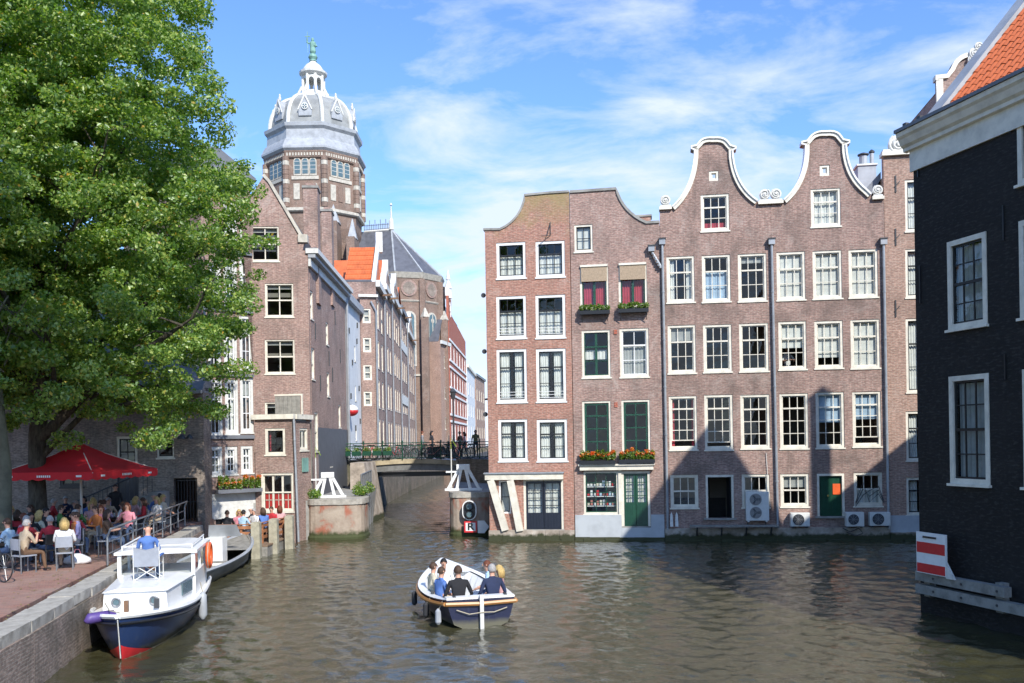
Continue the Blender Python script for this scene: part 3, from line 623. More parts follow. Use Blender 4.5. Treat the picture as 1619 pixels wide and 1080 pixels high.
# air conditioners hang on the wall: things of their own
def ac(label,x0,y0,x1,y1,fans,dark=False):
    a,b,c,d=rect(x0,y0,x1,y1); w=b-a;h=d-c; dep=.32; loc=FR.world(a,-.06-dep,c)
    o=thing('air_conditioner',label,'air conditioner',loc,FR.ang,'air conditioners on the canal wall')
    mb=MB(); mb.box(0,w,0,dep,0,h,'ac_white'); mb.box(.03,w-.03,-.008,0,.03,h-.03,'ac_white')
    for z in range(6): mb.box(w-.02 if fans==1 else .02,w+.004,.05,dep-.05,.08+z*(h-.2)/6,.1+z*(h-.2)/6,'metal_grey')
    mb.build('casing',o)
    rr=min(w*.30,h*.42) if fans==1 else min(w*.36,h*.2)
    for k in range(fans):
        cx=w*(.40 if fans==1 else .42); cz=h/2 if fans==1 else h*(.28+.46*k)
        g=MB(); g.lathe([(rr,-.02),(rr,-.009)],'near_black' if dark or fans==1 else 'metal_grey',20,(cx,0,cz),axis='y')
        for q_ in range(4): g.tube([(cx+rr*(.3+.23*q_)*math.cos(t*math.pi/9),-.03,cz+rr*(.3+.23*q_)*math.sin(t*math.pi/9)) for t in range(18)],.008,'metal_grey',4,closed=True)
        for q_ in range(4): t=q_*math.pi/4; g.tube([(cx-rr*math.cos(t),-.032,cz-rr*math.sin(t)),(cx+rr*math.cos(t),-.032,cz+rr*math.sin(t))],.007,'metal_grey',4)
        g.build('fan_grille',o); f=MB(); 
        for q_ in range(3):
            t=q_*2.1; f.beam((cx,-.024,cz),(cx+rr*.85*math.cos(t),-.024,cz+rr*.85*math.sin(t)),rr*.35,.006,'metal_dark',up=(0,1,0))
        f.build('fan_blade',o)
    for x in (.1,w-.1):
        bk=MB(); bk.box(x-.03,x+.03,.0,dep+.06,-.06,-.001,'metal_dark' if fans==1 else 'ac_white'); bk.box(x-.02,x+.02,dep+.03,dep+.06,-.3,-.06,'metal_dark'); bk.build('bracket',o)
    return o
ac('tall white air conditioner with two fans above each other over the landing shelf',1178,777,1214,822,2)
ac('small white air conditioner under the leftmost ground window of the right bell-gabled house',1248,810,1278,831,1)
ac('small white air conditioner with loose cables right beside the green door',1335,809,1363,831,1,True)
ac('small white air conditioner beside the rightmost downpipe',1372,809,1404,830,1)
cb=[]
for k in range(3):
    p=[FR.world(*((lambda uz:(uz[0],-.3,uz[1]))(FR.uz(x,y)))) for x,y in [(1350,800-k*3),(1362,782-10*k),(1372,775+9*k),(1386,768+6*k),(1394,790+2*k)]]
    cb.append(p)
mb=MB(); org=cb[0][0].copy()
for p in cb: mb.tube([x-org for x in p],.018,'metal_dark',5)
for p in [[(1330,834),(1342,840),(1355,834),(1362,842),(1350,846),(1336,840)]]:
    mb.tube([FR.world(*((lambda uz:(uz[0],-.28,uz[1]))(FR.uz(x,y))))-org for x,y in p],.02,'metal_dark',5)
tag(mb.build('cable',None,org),'tangle of black cables looping between window and air conditioners','cable')
# white parasol-like folded board leaning beside the pipe
o=thing('mooring_board','pair of small pale boards leaning on the plinth beside the left downpipe','board',FR.world(U(1066,845),-.25,.62),FR.ang)
for k in (-1,1): b=MB(); b.prism([(-.07,0),(.07,0),(.05,.5),(0,.62),(-.05,.5)],0,.04,'offwhite'); b.build('board',o,(k*.11,0,0),(R(-8),0,0))
# ---- house behind the black corner (scroll pilaster) and its neighbour with the white gable top
H5=fac_thing(FR,'canal_house','reddish house with a scroll-topped corner pilaster, half hidden by the black house')
u0,u1=U(1402.5),U(1402.5)+5.2
r5=[(1431,283,1476,365),(1431.5,393,1477,470),(1432.5,503,1478,620),(1432.5,650,1478,728),(1433,755,1478,814)]
R5=[rect(*x) for x in r5]; R5b=[(a+1.75,b+1.75,c,d) for a,b,c,d in R5]
zt=FR.uz(1420,246)[1]
hole_wall([(u0,ZB),(u0,zt),(u1,zt),(u1,ZB)],R5+R5b,'brick_tan').build('wall',H5)
body(H5,u0,u1,zt-.8,11,'brick_tan',zt+1.2,floors=[r[2]-.4 for r in R5])
for i,r in enumerate(R5+R5b): window(H5,r,2,3,1,'cream','near_black',('sides','curtain'),fw=.1)
b=MB(); b.box(u0-.08,u1+.05,-.15,.35,zt,zt+.16,'cream'); b.box(u0-.03,u1,-.10,.32,zt+.16,zt+.26,'offwhite'); b.build('cornice',H5)
a=FR.uz(1421,228); scroll(H5,a[0],a[1]-.02,.42)
b=MB(); b.box(u0,u1,-.05,-.002,.3,FR.uz(1420,815)[1],'plaster_grey'); b.build('plaster_foot',H5); plinth(H5,u0,u1,ZB,.35)
b=MB()
for (y0_,) in ((367,),(480,),(283,)):
    a=FR.uz(1416,y0_+8); b.box(a[0]-.025,a[0]+.025,-.04,0,a[1]-.35,a[1]+.35,'metal_dark'); b.beam((a[0]-.03,-.05,a[1]-.1),(a[0]+.16,-.05,a[1]+.1),.03,.03,'metal_dark')
b.build('wall_anchor',H5)
# chimney stack with two pots on the bell-gabled house's roof
Y=44.; p0=P(1357,300,Y);p1=P(1384,262,Y); b=MB(); b.box(0,p1.x-p0.x,0,.8,-2.0,p1.z-p0.z,'lead'); b.box(-.06,p1.x-p0.x+.06,-.06,.86,p1.z-p0.z,p1.z-p0.z+.08,'offwhite'); ww=p1.x-p0.x; hh=p1.z-p0.z
for k,(x,r,h) in enumerate(((ww*.38,.19,.62),(ww*.85,.10,.75))):
    b.lathe([(r,0),(r,h*.75)],'lead',12,(x,.3,hh+.08)); b.lathe([(r*1.4,h*.8),(r*1.4,h*.88),(r*.4,h*1.0)],'metal_dark',12,(x,.3,hh+.08)); b.tube([(x,.3,hh+.08),(x,.3,hh+.08+h*.9)],.03,'metal_dark',5)
ch=b.build('chimney',None,p0); ch.parent=H4; ch.location=H4.matrix_world.inverted()@p0 if False else Matrix.Rotation(-FR.ang,4,'Z')@(p0-FR.a)
b=MB(); q0=FR.uz(1368,300); b.prism([(U(1366),q0[1]-.2),(U(1403),FR.uz(1403,262)[1]-.1),(U(1403),FR.uz(1403,262)[1]-.4),(U(1376),q0[1]-.6)],.5,11,'lead_dark'); b.build('party_wall',H4)
# white-trimmed gable peeping over the black house
FG=Fac((20.6,46.5),(29,45.3))
H6=thing('gabled_house','tall house whose cream gable scrollwork peeps over the cornice of the black house','house',FG.a,FG.ang)
g=[FG.uz(x,y) for x,y in [(1478,128),(1478,120),(1496,118)]+curve((1500,116),(1533,84),(-9,-13),8)+[(1533,84),(1548,70)]]
a=FG.uz(1548,70)[0]; zz=g[-1][1]; mir=[(2*a-u+.3,z) for u,z in reversed(g)]
ol=[(g[0][0]+.1,ZB),(g[0][0]+.1,g[0][1])]+g[1:]+mir[:-1]+[(mir[-1][0]-.1,mir[-1][1]),(mir[-1][0]-.1,ZB)]
hole_wall(ol,[],'brick_plum').build('wall',H6)
c=MB(); c.ribbon(g,.22,-.12,.35,'cream'); c.ribbon(mir,.22,-.12,.35,'cream'); e=FG.rect(1478,122,1492,170); c.box(e[0]+.05,e[1]-.05,-.1,-.002,e[2]-3,e[3]-.1,'cream'); c.build('gable_trim',H6)
for (x,y,r) in ((1540,86,.28),(1546,75,.2),(1535,96,.2),(1553,84,.22)):
    s=FG.uz(x,y); scroll(H6,s[0],s[1],r,y=-.16)
body(H6,g[0][0]+.1,mir[-1][0]-.1,g[0][1]-.5,9,'brick_plum',zz-.5)
# ================================================================ BLACK CORNER HOUSE
FB=Fac((10.09,22.8),(10.09+.28*14,22.8-14*1.0))
HB=thing('black_house','black tarred brick corner house with orange roof tiles and a broad cream cornice','house',FB.a,FB.ang)
zc_=FB.uz(1441,238)[1]; LB=FB.len
def rb(x0,y0a,y0b,x1,y1a,y1b):
    u0=FB.uz(x0,(y0a+y1a)/2)[0]; u1=FB.uz(x1,(y0b+y1b)/2)[0]
    z1=(FB.uz(x0,y0a)[1]+FB.uz(x1,y0b)[1])/2; z0=(FB.uz(x0,y1a)[1]+FB.uz(x1,y1b)[1])/2
    return (u0,u1,z0,z1)
bw1=rb(1499,383,366,1561,522,513); bw2=rb(1502,596,588,1565,764,767)
wdt=bw1[1]-bw1[0]; e0=FB.uz(1612,400)[0]
zu=FB.uz(1612,175)[1]; zl=FB.uz(1612,293)[1]
holes=[bw1,bw2,(e0,e0+wdt,bw1[2],bw1[3]),(e0+.03,e0+wdt,bw2[2],bw2[3]),(e0,e0+wdt,zl,min(zu,zc_-.1))]
sp_=e0-bw1[0]
for k in (2,3): holes+= [(bw1[0]+sp_*k,bw1[1]+sp_*k,bw1[2],bw1[3]),(bw2[0]+sp_*k,bw2[1]+sp_*k,bw2[2],bw2[3])]
hole_wall([(0,ZB-.5),(0,zc_),(LB,zc_),(LB,ZB-.5)],holes,'brick_black').build('wall',HB)
for i,r in enumerate(holes): window(HB,r,3,4,2,'cream','near_black',('low','curtain_grey',.98) if i<2 else None,fw=.12,mull=False,y=-.02)
body(HB,0,LB,zc_,8.7,'brick_black',None,floors=[4.2,8.0],flat=True,z0=-1)
# cornice profile: frieze, then two stepped mouldings
c=MB(); c.box(-.06,LB,-.06,-.003,zc_-.55,zc_-.02,'cream'); c.build('frieze',HB)
c=MB(); prof=[(0,0),(-.10,.02),(-.11,.10),(-.18,.16),(-.24,.30),(-.30,.36),(-.32,.46),(-.02,.48)]
vs=[];n=len(prof)
for x in (-.16,LB):
    for (y,z) in prof: vs.append((x,y-.06,zc_-.05+z))
c.add(vs,[tuple(range(n)),tuple(range(2*n-1,n-1,-1))]+[(i,(i+1)%n,n+(i+1)%n,n+i) for i in range(n)],'cream')
c.box(-.18,LB,-.42,-.22,zc_+.42,zc_+.50,'lead_dark'); c.build('cornice',HB)
c=MB(); 
for x in (.0,.5): c.box(x,x+.12,-.3,-.2,zc_+.5,zc_+.62,'metal_dark')
c.build('roof_hook',HB)
# tiled roof
PIT=math.atan2(1.13,1.0); RW=5.8; ze=zc_+.42; ru0=.45
rt=MB(); rh=RW*math.tan(PIT)
rt.add([(ru0,0,ze),(LB,0,ze),(LB,RW,ze+rh),(ru0,RW,ze+rh),(ru0,1.5*RW,ze),(LB,1.5*RW,ze)],[(0,1,2,3),(3,2,5,4),(0,3,4),(1,5,2)],'tile_orange'); rt.build('roof',HB)
vg=MB(); sl=RW/math.cos(PIT)
def rp(u,s,h): return Vector((u,s*math.cos(PIT)-h*math.sin(PIT),ze+s*math.sin(PIT)+h*math.cos(PIT)))
vg.beam(rp(ru0+.02,-.3,.06),rp(ru0+.02,sl,.06),.62,.10,'lead',up=(1,0,0)); 
V0=rp(ru0,0,0)
vg=MB()
a_,b_2=ru0-.12,ru0+.50
vs=[rp(a_,-.25,-.05),rp(b_2,-.25,-.05),rp(b_2,-.25,.12),rp(a_,-.25,.12),rp(a_,sl,-.05),rp(b_2,sl,-.05),rp(b_2,sl,.12),rp(a_,sl,.12)]
vg.add(vs,[(0,1,2,3),(4,5,6,7),(0,1,5,4),(1,2,6,5),(2,3,7,6),(3,0,4,7)],'lead')
vs=[rp(b_2-.05,-.25,.12),rp(b_2,-.25,.12),rp(b_2,-.25,.17),rp(b_2-.05,-.25,.17),rp(b_2-.05,sl,.12),rp(b_2,sl,.12),rp(b_2,sl,.17),rp(b_2-.05,sl,.17)]
vg.add(vs,[(0,1,2,3),(4,5,6,7),(0,1,5,4),(1,2,6,5),(2,3,7,6),(3,0,4,7)],'lead'); vg.build('verge_flashing',HB)
def tile_mesh():
    mb=MB(); w=.235; n=8; l=.40; vs=[]
    for i in range(n+1):
        x=w*i/n; z=.032*math.sin(2*math.pi*i/n)+.018
        vs+= [(x,0,z+.022),(x,l,z),(x,0,z+.002)]
    fs=[(3*i,3*i+3,3*i+4,3*i+1) for i in range(n)]+[(3*i,3*i+2,3*i+5,3*i+3) for i in range(n)]
    mb.add(vs,fs,'tile_orange'); return mb.mesh('roof_tile','auto')
tm=tile_mesh(); cnt=0; restv=[]; ex=.335; tw=.215
cols_=int((LB-ru0-.3)/tw); rows_=int(sl/ex)
cand=[]
for i in range(cols_):
    for j in range(rows_): cand.append((i,j))
near=[c for c in cand if c[0]<20 and c[1]<15][:300]; nearset=set(near)
for (i,j) in near:
    o=put('roof_tile',tm,HB,rp(ru0+.48+i*tw,-.12+j*ex,.02+random.uniform(0,.008)),(PIT,0,random.gauss(0,.01)))
far=MB(); M=Matrix.Rotation(PIT,4,'X')
V=[tuple(v.co) for v in tm.vertices]; Fc=[tuple(p.vertices) for p in tm.polygons]
for (i,j) in cand:
    if (i,j) in nearset: continue
    p=rp(ru0+.48+i*tw,-.12+j*ex,.02); far.add([M@Vector(v)+p for v in V],Fc,'tile_orange')
fo=far.build('roof_tiles',HB); fo['kind']='stuff'
# thin wall anchors on the black wall
b=MB()
for (x,y0_,y1_) in ((1497,215,250),(1452,250,280),(1587,325,380),(1598,170,210),(1455,420,480),(1590,560,600)):
    a=FB.uz(x,y0_); c=FB.uz(x,y1_); b.box(a[0]-.02,a[0]+.02,-.035,0,c[1],a[1],'near_black')
b.build('wall_anchor',HB)
# timber fender with two rails, in front of the wall at the waterline
TF=thing('fender_beam','weathered grey timber fender of two long rails bolted along the foot of the black house','fender',FB.world(.3,-.28,0),FB.ang)
za=FB.uz(1455,910,-.3)[1]; zb=FB.uz(1455,930,-.3)[1]
for (z,l) in ((za,2.75),(zb,6.5)):
    b=MB(); b.box(-.02,l,-.1,.1,z-.11,z+.11,'wood_grey'); b.build('rail',TF)
for x in (.15,2.4,4.6,6.2):
    b=MB(); b.box(x-.1,x+.1,.101,.28,zb-.2,za+.15 if x<3 else zb+.1,'wood_grey'); b.build('post',TF)
b=MB()
for x in (.6,1.5,2.55): b.lathe([(.03,-.115),(.03,-.1)],'metal_dark',8,(x,0,za),axis='y'); b.lathe([(.03,-.115),(.03,-.1)],'metal_dark',8,(x,0,zb),axis='y')
b.build('bolt',TF)
# red and white board
s=FB.rect(1450,845,1496,905,-.45); SG=thing('waterway_sign','red and white striped waterway board on the corner of the black house','sign',FB.world(0,-.47,0),FB.ang)
sa,sb=s[0],s[1]; z0,z1=FB.uz(1472,908,-.45)[1],FB.uz(1472,843,-.45)[1]; h=z1-z0
b=MB(); b.box(sa,sb,0,.05,z0,z1,'white'); b.build('board',SG)
b=MB(); b.box(sa+.02,sb-.02,-.006,-.001,z0+h*.0+.02,z0+h*.24,'red_paint'); b.box(sa+.02,sb-.02,-.006,-.001,z0+h*.50,z0+h*.76,'red_paint'); b.build('stripe',SG)
b=MB(); b.box(sa+(sb-sa)*.25,sa+(sb-sa)*.7,-.02,-.007,z1-h*.13,z1-h*.085,'near_black'); b.build('handle',SG)
b=MB(); b.prism([(sb,z0-.03),(sb+.28,z0-.03),(sb,z0+.35)],0,.05,'offwhite'); b.build('bracket',SG)
# ---- unseen houses added at the right, shaped to shadow the canal front
def plain_house(label,a,b,eave,ridge,depth,mat,roof='slate',chim=None,group=None,cat='house'):
    f=Fac(a,b); o=thing('canal_house',label,cat,f.a,f.ang,group)
    H=[]; n=max(1,int(f.len/1.8))
    for fl in range(int(eave/3.2)):
        for k in range(n):
            x=f.len*(k+.5)/n; H.append((x-.5,x+.5,1.2+fl*3.2,3.0+fl*3.2))
    H=[h for h in H if h[3]<eave-.3]
    hole_wall([(0,-1),(0,eave),(f.len/2,ridge),(f.len,eave),(f.len,-1)],H,mat).build('wall',o)
    body(o,0,f.len,eave,depth,mat,ridge,roof,z0=-1)
    for r in H: window(o,r,2,2,1,'cream','cream',None,sill=False)
    if chim:
        for (x,y,z) in chim: c=MB(); c.box(x-.27,x+.27,y-.27,y+.27,eave-1,z,mat); c.box(x-.32,x+.32,y-.32,y+.32,z,z+.12,'stone_grey'); c.build('chimney',o)
    return o
SH=[]
SH.append(plain_house('unseen shadow-casting narrow brick house with a very tall chimney behind the black house',(18.2,23.6),(21.6,21.2),13.2,15.0,6,'brick_brown',chim=[(1.0,1.2,18.7)]))
SH.append(plain_house('tall brown house added unseen for its shadow, right of the narrow chimney house',(23.2,21.0),(28.6,17.2),15.5,20.4,9,'brick_plum'))
# ================================================================ LEFT BANK
# ---- old brick building behind the terrace
ZQ=1.24
FO=Fac((-26,37.2),(P(324,800,38.4).x,38.4))
OB=thing('tavern_building','long old weathered brick tavern with a low grey roof behind the shaded terrace','building',FO.a,FO.ang)
LO=FO.len
def r4(f,*a): return f.rect(*a)
od=r4(FO,185,690,218,822); ow=r4(FO,248,694,275,724); og=r4(FO,275,756,312,832); ow2=r4(FO,95,742,132,770)
ZO=FO.uz(250,618)[1]
more=[(od[0]-6.2,od[0]-5.2,4.2,5.4),(od[0]-9,od[0]-8,4.2,5.4)]
hole_wall([(0,0),(0,ZO),(LO,ZO),(LO,0)],[od,ow,og,ow2]+more,'brick_old').build('wall',OB)
body(OB,0,LO,ZO,9,'brick_old',None,flat=True,floors=[4.0],z0=0)
r=MB(); r.add([(-.2,-.25,ZO-.1),(LO,-.25,ZO-.1),(LO,5,ZO+4.4),(-.2,5,ZO+4.4),(LO,9.5,ZO),(-.2,9.5,ZO)],[(0,1,2,3),(3,2,4,5),(1,4,2),(0,3,5)],'lead_dark'); r.build('pitched_roof',OB)
g=MB(); g.box(-.2,LO,-.4,-.2,ZO-.14,ZO,'zinc'); g.build('gutter',OB)
o=window(OB,(od[0],od[1],od[3]-1.3,od[3]),2,2,1,'cream','near_black',None,sill=False)
dm=MB(); dm.box(od[0],od[1],.1,.16,od[2],od[3]-1.3,'navy_door'); dm.build('door',OB)
window(OB,ow,1,1,9,'cream','near_black',None,fw=.07); window(OB,ow2,2,2,1,'near_black','near_black',None)
for m_ in more: window(OB,m_,2,2,1,'cream','near_black',None)
gr=MB(); w_=og[1]-og[0]; h_=og[3]-og[2]
for k in range(8): x=.05+k*(w_-.1)/7; gr.tube([(x,0,0),(x,0,h_-.05)],.014,'metal_dark',5)
for z in (.1,h_*.5,h_-.1): gr.tube([(.03,0,z),(w_-.03,0,z)],.018,'metal_dark',5)
gr.build('iron_gate',OB,(og[0],.05,og[2]))
md=FO.uz(260.5,654); mb=MB(); mb.lathe([(.26,-.06),(.26,0)],'near_black',20,(0,0,0),axis='y'); mb.tube([(.25*math.cos(t*math.pi/12),-.07,.25*math.sin(t*math.pi/12)) for t in range(24)],.022,'gold',6,closed=True)
mb.tube([(-.13,-.08,-.04),(-.08,-.08,.07),(.02,-.08,.12),(.12,-.08,.06)],[.015,.045,.05,.015],'gold',6); mb.tube([(-.02,-.08,-.02),(.07,-.08,-.09)],[.04,.02],'gold',6)
s=mb.build('medallion',OB,(md[0],-.02,md[1])); bb=MB(); bb.box(-.32,.32,-.02,0,-.34,.34,'brick_old'); bb.build('backplate',s)
lp=FO.uz(291,693); mb=MB(); mb.tube([(0,0,.1),(0,-.35,.15)],.02,'metal_dark',6); mb.lathe([(.05,.1),(.16,.0),(.18,-.08)],'metal_dark',12,(0,-.4,.05)); mb.lathe([(.05,.1),(.13,.0),(.15,-.08)],'metal_dark',12,(.3,-.3,.05)); mb.tube([(.3,0,.1),(.3,-.3,.15)],.02,'metal_dark',6); mb.build('wall_lamp',OB,(lp[0],0,lp[1]))
# stairs with a balustrade behind the parasol
ST=thing('stair_railing','dark iron stair railing climbing behind the red parasol','railing',P(120,812,36.6)); ST.location.z=ZQ
mb=MB()
for k in range(18):
    x=k*.18; z=.1+ (k*.075); mb.build if False else None
    b=MB(); b.tube([(x,0,z),(x,0,z+.95)],.014,'metal_dark',5); b.build('baluster',ST)
b=MB(); b.tube([(-.05,0,1.0),(17*.18+.05,0,1.05+17*.075)],.03,'metal_dark',6); b.build('handrail',ST)
b=MB()
for k in range(9): b.box(k*.36,k*.36+.38,.05,1.3,-.05,.1+k*.155,'stone_grey')
b.build('steps',ST)
# ---- grey-framed house
FA=Fac((P(323.5,700,39.6).x,39.6),(P(402,700,41.3).x,41.3))
HA=thing('grey_framed_house','grey brown house with tall pale framed windows between the tavern and the small corner annex','house',FA.a,FA.ang)
LA=FA.len
wa=[(330,600,352,690),(356,600,377,686),(380,597,401,684),(331,706,352,752),(356,706,376,750),(381,705,400,748)]
wa2=[(329,510,350,590),(354,505,375,588),(379,500,401,585),(329,415,350,490),(354,410,375,485),(379,408,400,482),(354,318,375,385),(379,316,400,383)]
ga=[(341,790,351,850),(381,782,392,848)]
HW=[FA.rect(*x) for x in wa+wa2]; GW=[FA.rect(*x) for x in ga]
za_=FA.uz(390,283)[1]
hole_wall([(0,0),(0,za_),(LA,za_+.05),(LA,0)],HW+GW,'brick_brown').build('wall',HA)
body(HA,0,LA,za_,8,'brick_brown',None,flat=True,floors=[HW[0][2]-.4,HW[3][2]-.4,HW[6][2]-.4,HW[9][2]-.4],z0=0)
for i,r in enumerate(HW):
    o=window(HA,r,2,3,1,'offwhite','white',('sides','curtain') if i%2 else ('blind','curtain_grey',.3),fw=.13)
for i,r in enumerate(GW): d=MB(); d.box(r[0],r[1],.08,.14,r[2],r[3],'red_door' if i else 'near_black'); d.build('door',HA,)
b=MB()
for (y,h) in ((694,.16),(601-6,.12),(497-4,.12),(400,.12)):
    z=FA.uz(360,y)[1]; b.box(.0,LA,-.1,-.003,z,z+h,'lead_dark')
b.build('string_course',HA)
b=MB(); z=FA.uz(360,780)[1]; b.box(0,LA-.01,-.05,-.003,1.2,z,'offwhite'); b.build('plaster_foot',HA)
rf=MB(); rf.prism([(-.2,za_),(LA+.1,za_-.1),(LA+.1,za_),(LA*.3,za_+1.0),(-.2,za_+.9)],-.35,8,'lead_dark'); rf.build('roof_edge',HA)
# balcony box full of plants
fbr=FA.rect(336,762,406,775); o=flowerbox(HA,(fbr[0],fbr[1],fbr[2]-.1,fbr[3]+.25),y=-.5,seed=55,leafs=2600,box='lead_dark')
pipe(HA,FA,[(323,440),(326,845)],r=.06,hop=False)
# ---- diamond-patterned brick house (front + canal side)
# make raked brick: same brick with diagonal diaper of pale headers
FC=Fac((P(347,600,43.6).x,43.6),(P(490,600,44).x,44.0))
HCs=thing('corner_house','tall corner brick house with big paired windows and pale cornice along its canal side','house',FC.a,FC.ang)
fw_=[(419,448,464,501),(419,537,466,591),(396,358,441,413),(419,636,466,690)]
gp=[(347,395),(418,276),(428,287),(478,372),(483,372),(483,384)]
og_=[FC.uz(x,y) for x,y in gp]; zcc=FC.uz(489,396)[1]
L_=FC.len
outl=[(0,0)]+[(0,og_[0][1])]+og_[1:5]+[(L_-.25,zcc),(L_,zcc),(L_,0)]
WC=[FC.rect(*x) for x in fw_]
hole_wall(outl,WC,'brick_plum').build('wall',HCs)
for i,r in enumerate(WC): window(HCs,r,2,2,1,'cream','cream',('blind','curtain_grey',.12),fw=.07,bw=.05,sash=.03)
c=MB(); c.ribbon([(u,z+.03) for u,z in og_[1:5]],.14,-.08,.35,'pale_stone'); kn=og_[4]; c.box(kn[0]-.35,kn[0]+.1,-.1,.35,kn[1]-.35,kn[1]+.02,'pale_stone'); c.build('coping',HCs)
rf=MB(); rf.prism([og_[0],og_[1],(og_[4][0],og_[4][1]-.1),(L_-.25,zcc)],.31,11.5,'slate'); rf.build('roof',HCs)
dS=(-.034,1.0); FS=Fac((FC.b.x+.001,44.0+.3),(FC.b.x-.034*11.5,55.8))
# side wall in the same thing: helper empty-free, transform points into parent's frame
def sub_frame(parent_fac,f):
    return (Matrix.Rotation(-parent_fac.ang,4,'Z')@Matrix.Translation(-parent_fac.a)@Matrix.Translation(f.a)@Matrix.Rotation(f.ang,4,'Z'))
MS=sub_frame(FC,FS)
def at(o,M): 
    o.location=(M@Matrix.Translation(o.location)).to_translation(); o.rotation_euler=(M@o.rotation_euler.to_matrix().to_4x4()).to_euler(); return o
sw=[(492.5,462,497,506),(493,551,498,600),(516.5,511,520.5,546),(517,589,521,627),(534.5,640,538,676),(519,706,523,738),(496,652,503,714)]
SW=[]
for x0,y0,x1,y1 in sw:
    u0_,_=FS.uz(x0,600); u1_,_=FS.uz(x1,600); xm=(x0+x1)/2; SW.append((u0_,max(u1_,u0_+.7),FS.uz(xm,y1)[1],FS.uz(xm,y0)[1]))
SW[-1]=(SW[-1][0]+.05,SW[-1][0]+1.1,SW[-1][2],SW[-1][3])
SW=[r for r in SW if r[0]>.05]
LS=FS.len
at(hole_wall([(0,0),(0,zcc),(LS,zcc),(LS,0)],SW,'brick_plum').build('side_wall',HCs),MS)
for r in SW: at(window(HCs,r,1,2,1,'cream','cream',('blind','curtain'),fw=.08,sill=True),MS)
b=MB(); b.box(FS.uz(503,700)[0],LS+.01,-.03,-.002,1.5,FS.uz(540,679)[1],'dark_plaster'); at(b.build('plaster_foot',HCs),MS)
c=MB(); c.box(-.3,LS+.1,-.12,-.003,zcc-.75,zcc-.35,'offwhite'); c.box(-.35,LS+.15,-.35,-.003,zcc-.35,zcc-.15,'lead'); c.box(-.4,LS+.2,-.5,.1,zcc-.15,zcc+.08,'offwhite'); c.box(-.38,LS+.2,-.42,.1,zcc+.08,zcc+.12,'lead_dark'); at(c.build('cornice',HCs),MS)
for (u,za2) in ((1.2,10.),(3.0,12.5),(5.2,9),(7.5,11.5),(6.3,8.2),(9.2,9.5),(2.4,7.5)):
    b=MB(); b.box(-.03,.03,-.05,0,-.4,.4,'metal_dark'); at(b.build('wall_anchor',HCs,(u,0,za2)),MS)
bk=MB(); bk.box(0,L_,11.3,11.5,0,zcc,'brick_plum'); bk.box(0,.3,.3,11.3,0,og_[0][1]-.3,'brick_plum')
for z in (5.5,8.7,11.6): bk.box(.3,L_-.35,.31,11.2,z-.1,z+.1,'interior')
bk.box(.3,L_-.4,3.4,3.6,0,zcc-.2,'interior'); bk.build('inner_wall',HCs)
b=MB(); 
for x0,x1,yt,yb,Y in ((479,503,297,400,46.0),(508,525,334,410,50.5)):
    p=P(x0,yt,Y);q_=P(x1,yb,Y); M=Matrix.Rotation(-FC.ang,4,'Z')
    c=MB(); c.box(0,q_.x-p.x,0,1.1,q_.z-2.5,p.z,'brick_plum'); c.box(-.05,q_.x-p.x+.05,-.05,1.15,p.z,p.z+.12,'stone_grey'); c.box(.1,(q_.x-p.x)-.1,.2,.9,p.z+.12,p.z+.3,'brick_plum')
    l=M@(Vector((p.x,Y,0))-FC.a); c.build('chimney',HCs,l)
pp=FS.world(LS,-.12,0); b=MB(); l=Matrix.Rotation(-FC.ang,4,'Z')@(pp-FC.a); b.tube([(l.x,l.y,3.0),(l.x,l.y,zcc-.7),(l.x-.1,l.y+.2,zcc-.1)],.09,'zinc',8)
b.build('downpipe',HCs)
# ---- corner annex with the red lower window
FE=Fac((P(403,700,41.2).x,41.2),(P(464.5,700,41).x,41.0))
AX=thing('brick_annex','low square brick annex with cream cornice and a big window with red lower panels','building',FE.a,FE.ang)
LE=FE.len; ztop=FE.uz(430,663)[1]
e1=FE.rect(419,677,451,719); e2=FE.rect(413,748,464,809)
e2=(e2[0],LE-.04,e2[2],e2[3])
hole_wall([(0,-.5),(0,ztop),(LE,ztop),(LE,-.5)],[e1,(e2[0],e2[1]-.01,e2[2],e2[3])],'brick_brown').build('wall',AX)
window(AX,e1,2,3,9,'cream','near_black',('sides','curtain_red',.3),fw=.12)
o=window(AX,e2,3,2,1,'cream','cream',None,fw=.09,bw=.09,label='cream framed window with red panels in its lower half')
w_=e2[1]-e2[0]; h_=e2[3]-e2[2]
for k in range(3):
    b=MB(); pw_=(w_-.18)/3; b.box(.1+k*pw_+.05,.1+(k+1)*pw_-.05,.10,.14,.12,h_*.48,'red_door'); b.box(.1+k*pw_+pw_/2-.015,.1+k*pw_+pw_/2+.015,.085,.10,.12,h_*.48,'cream'); b.box(.1+k*pw_+.05,.1+(k+1)*pw_-.05,.085,.10,h_*.29,h_*.31,'cream'); b.build('red_panel',o)
FE2=Fac((FE.b.x+.001,41.0+.3),(P(491,700,42.9).x,42.9)); ME=sub_frame(FE,FE2)
e3=FE2.rect(474,677,487,712)
at(hole_wall([(0,-.5),(0,ztop),(FE2.len,ztop),(FE2.len,-.5)],[e3],'brick_brown').build('side_wall',AX),ME)
at(window(AX,e3,2,1,9,'cream','cream',None,fw=.09,bw=.12),ME)
b=MB(); pl=FE2.rect(477,724,486,746); b.box(pl[0],pl[1],-.06,-.01,pl[2],pl[3],'verdigris'); at(b.build('plaque',AX),ME)
b=MB(); b.box(-.1,LE+.05,-.14,.2,ztop,ztop+.22,'cream'); b.build('cornice',AX)
b=MB(); b.box(-.1,FE2.len+.05,-.14,.2,ztop+.001,ztop+.221,'cream'); at(b.build('cornice',AX),ME)
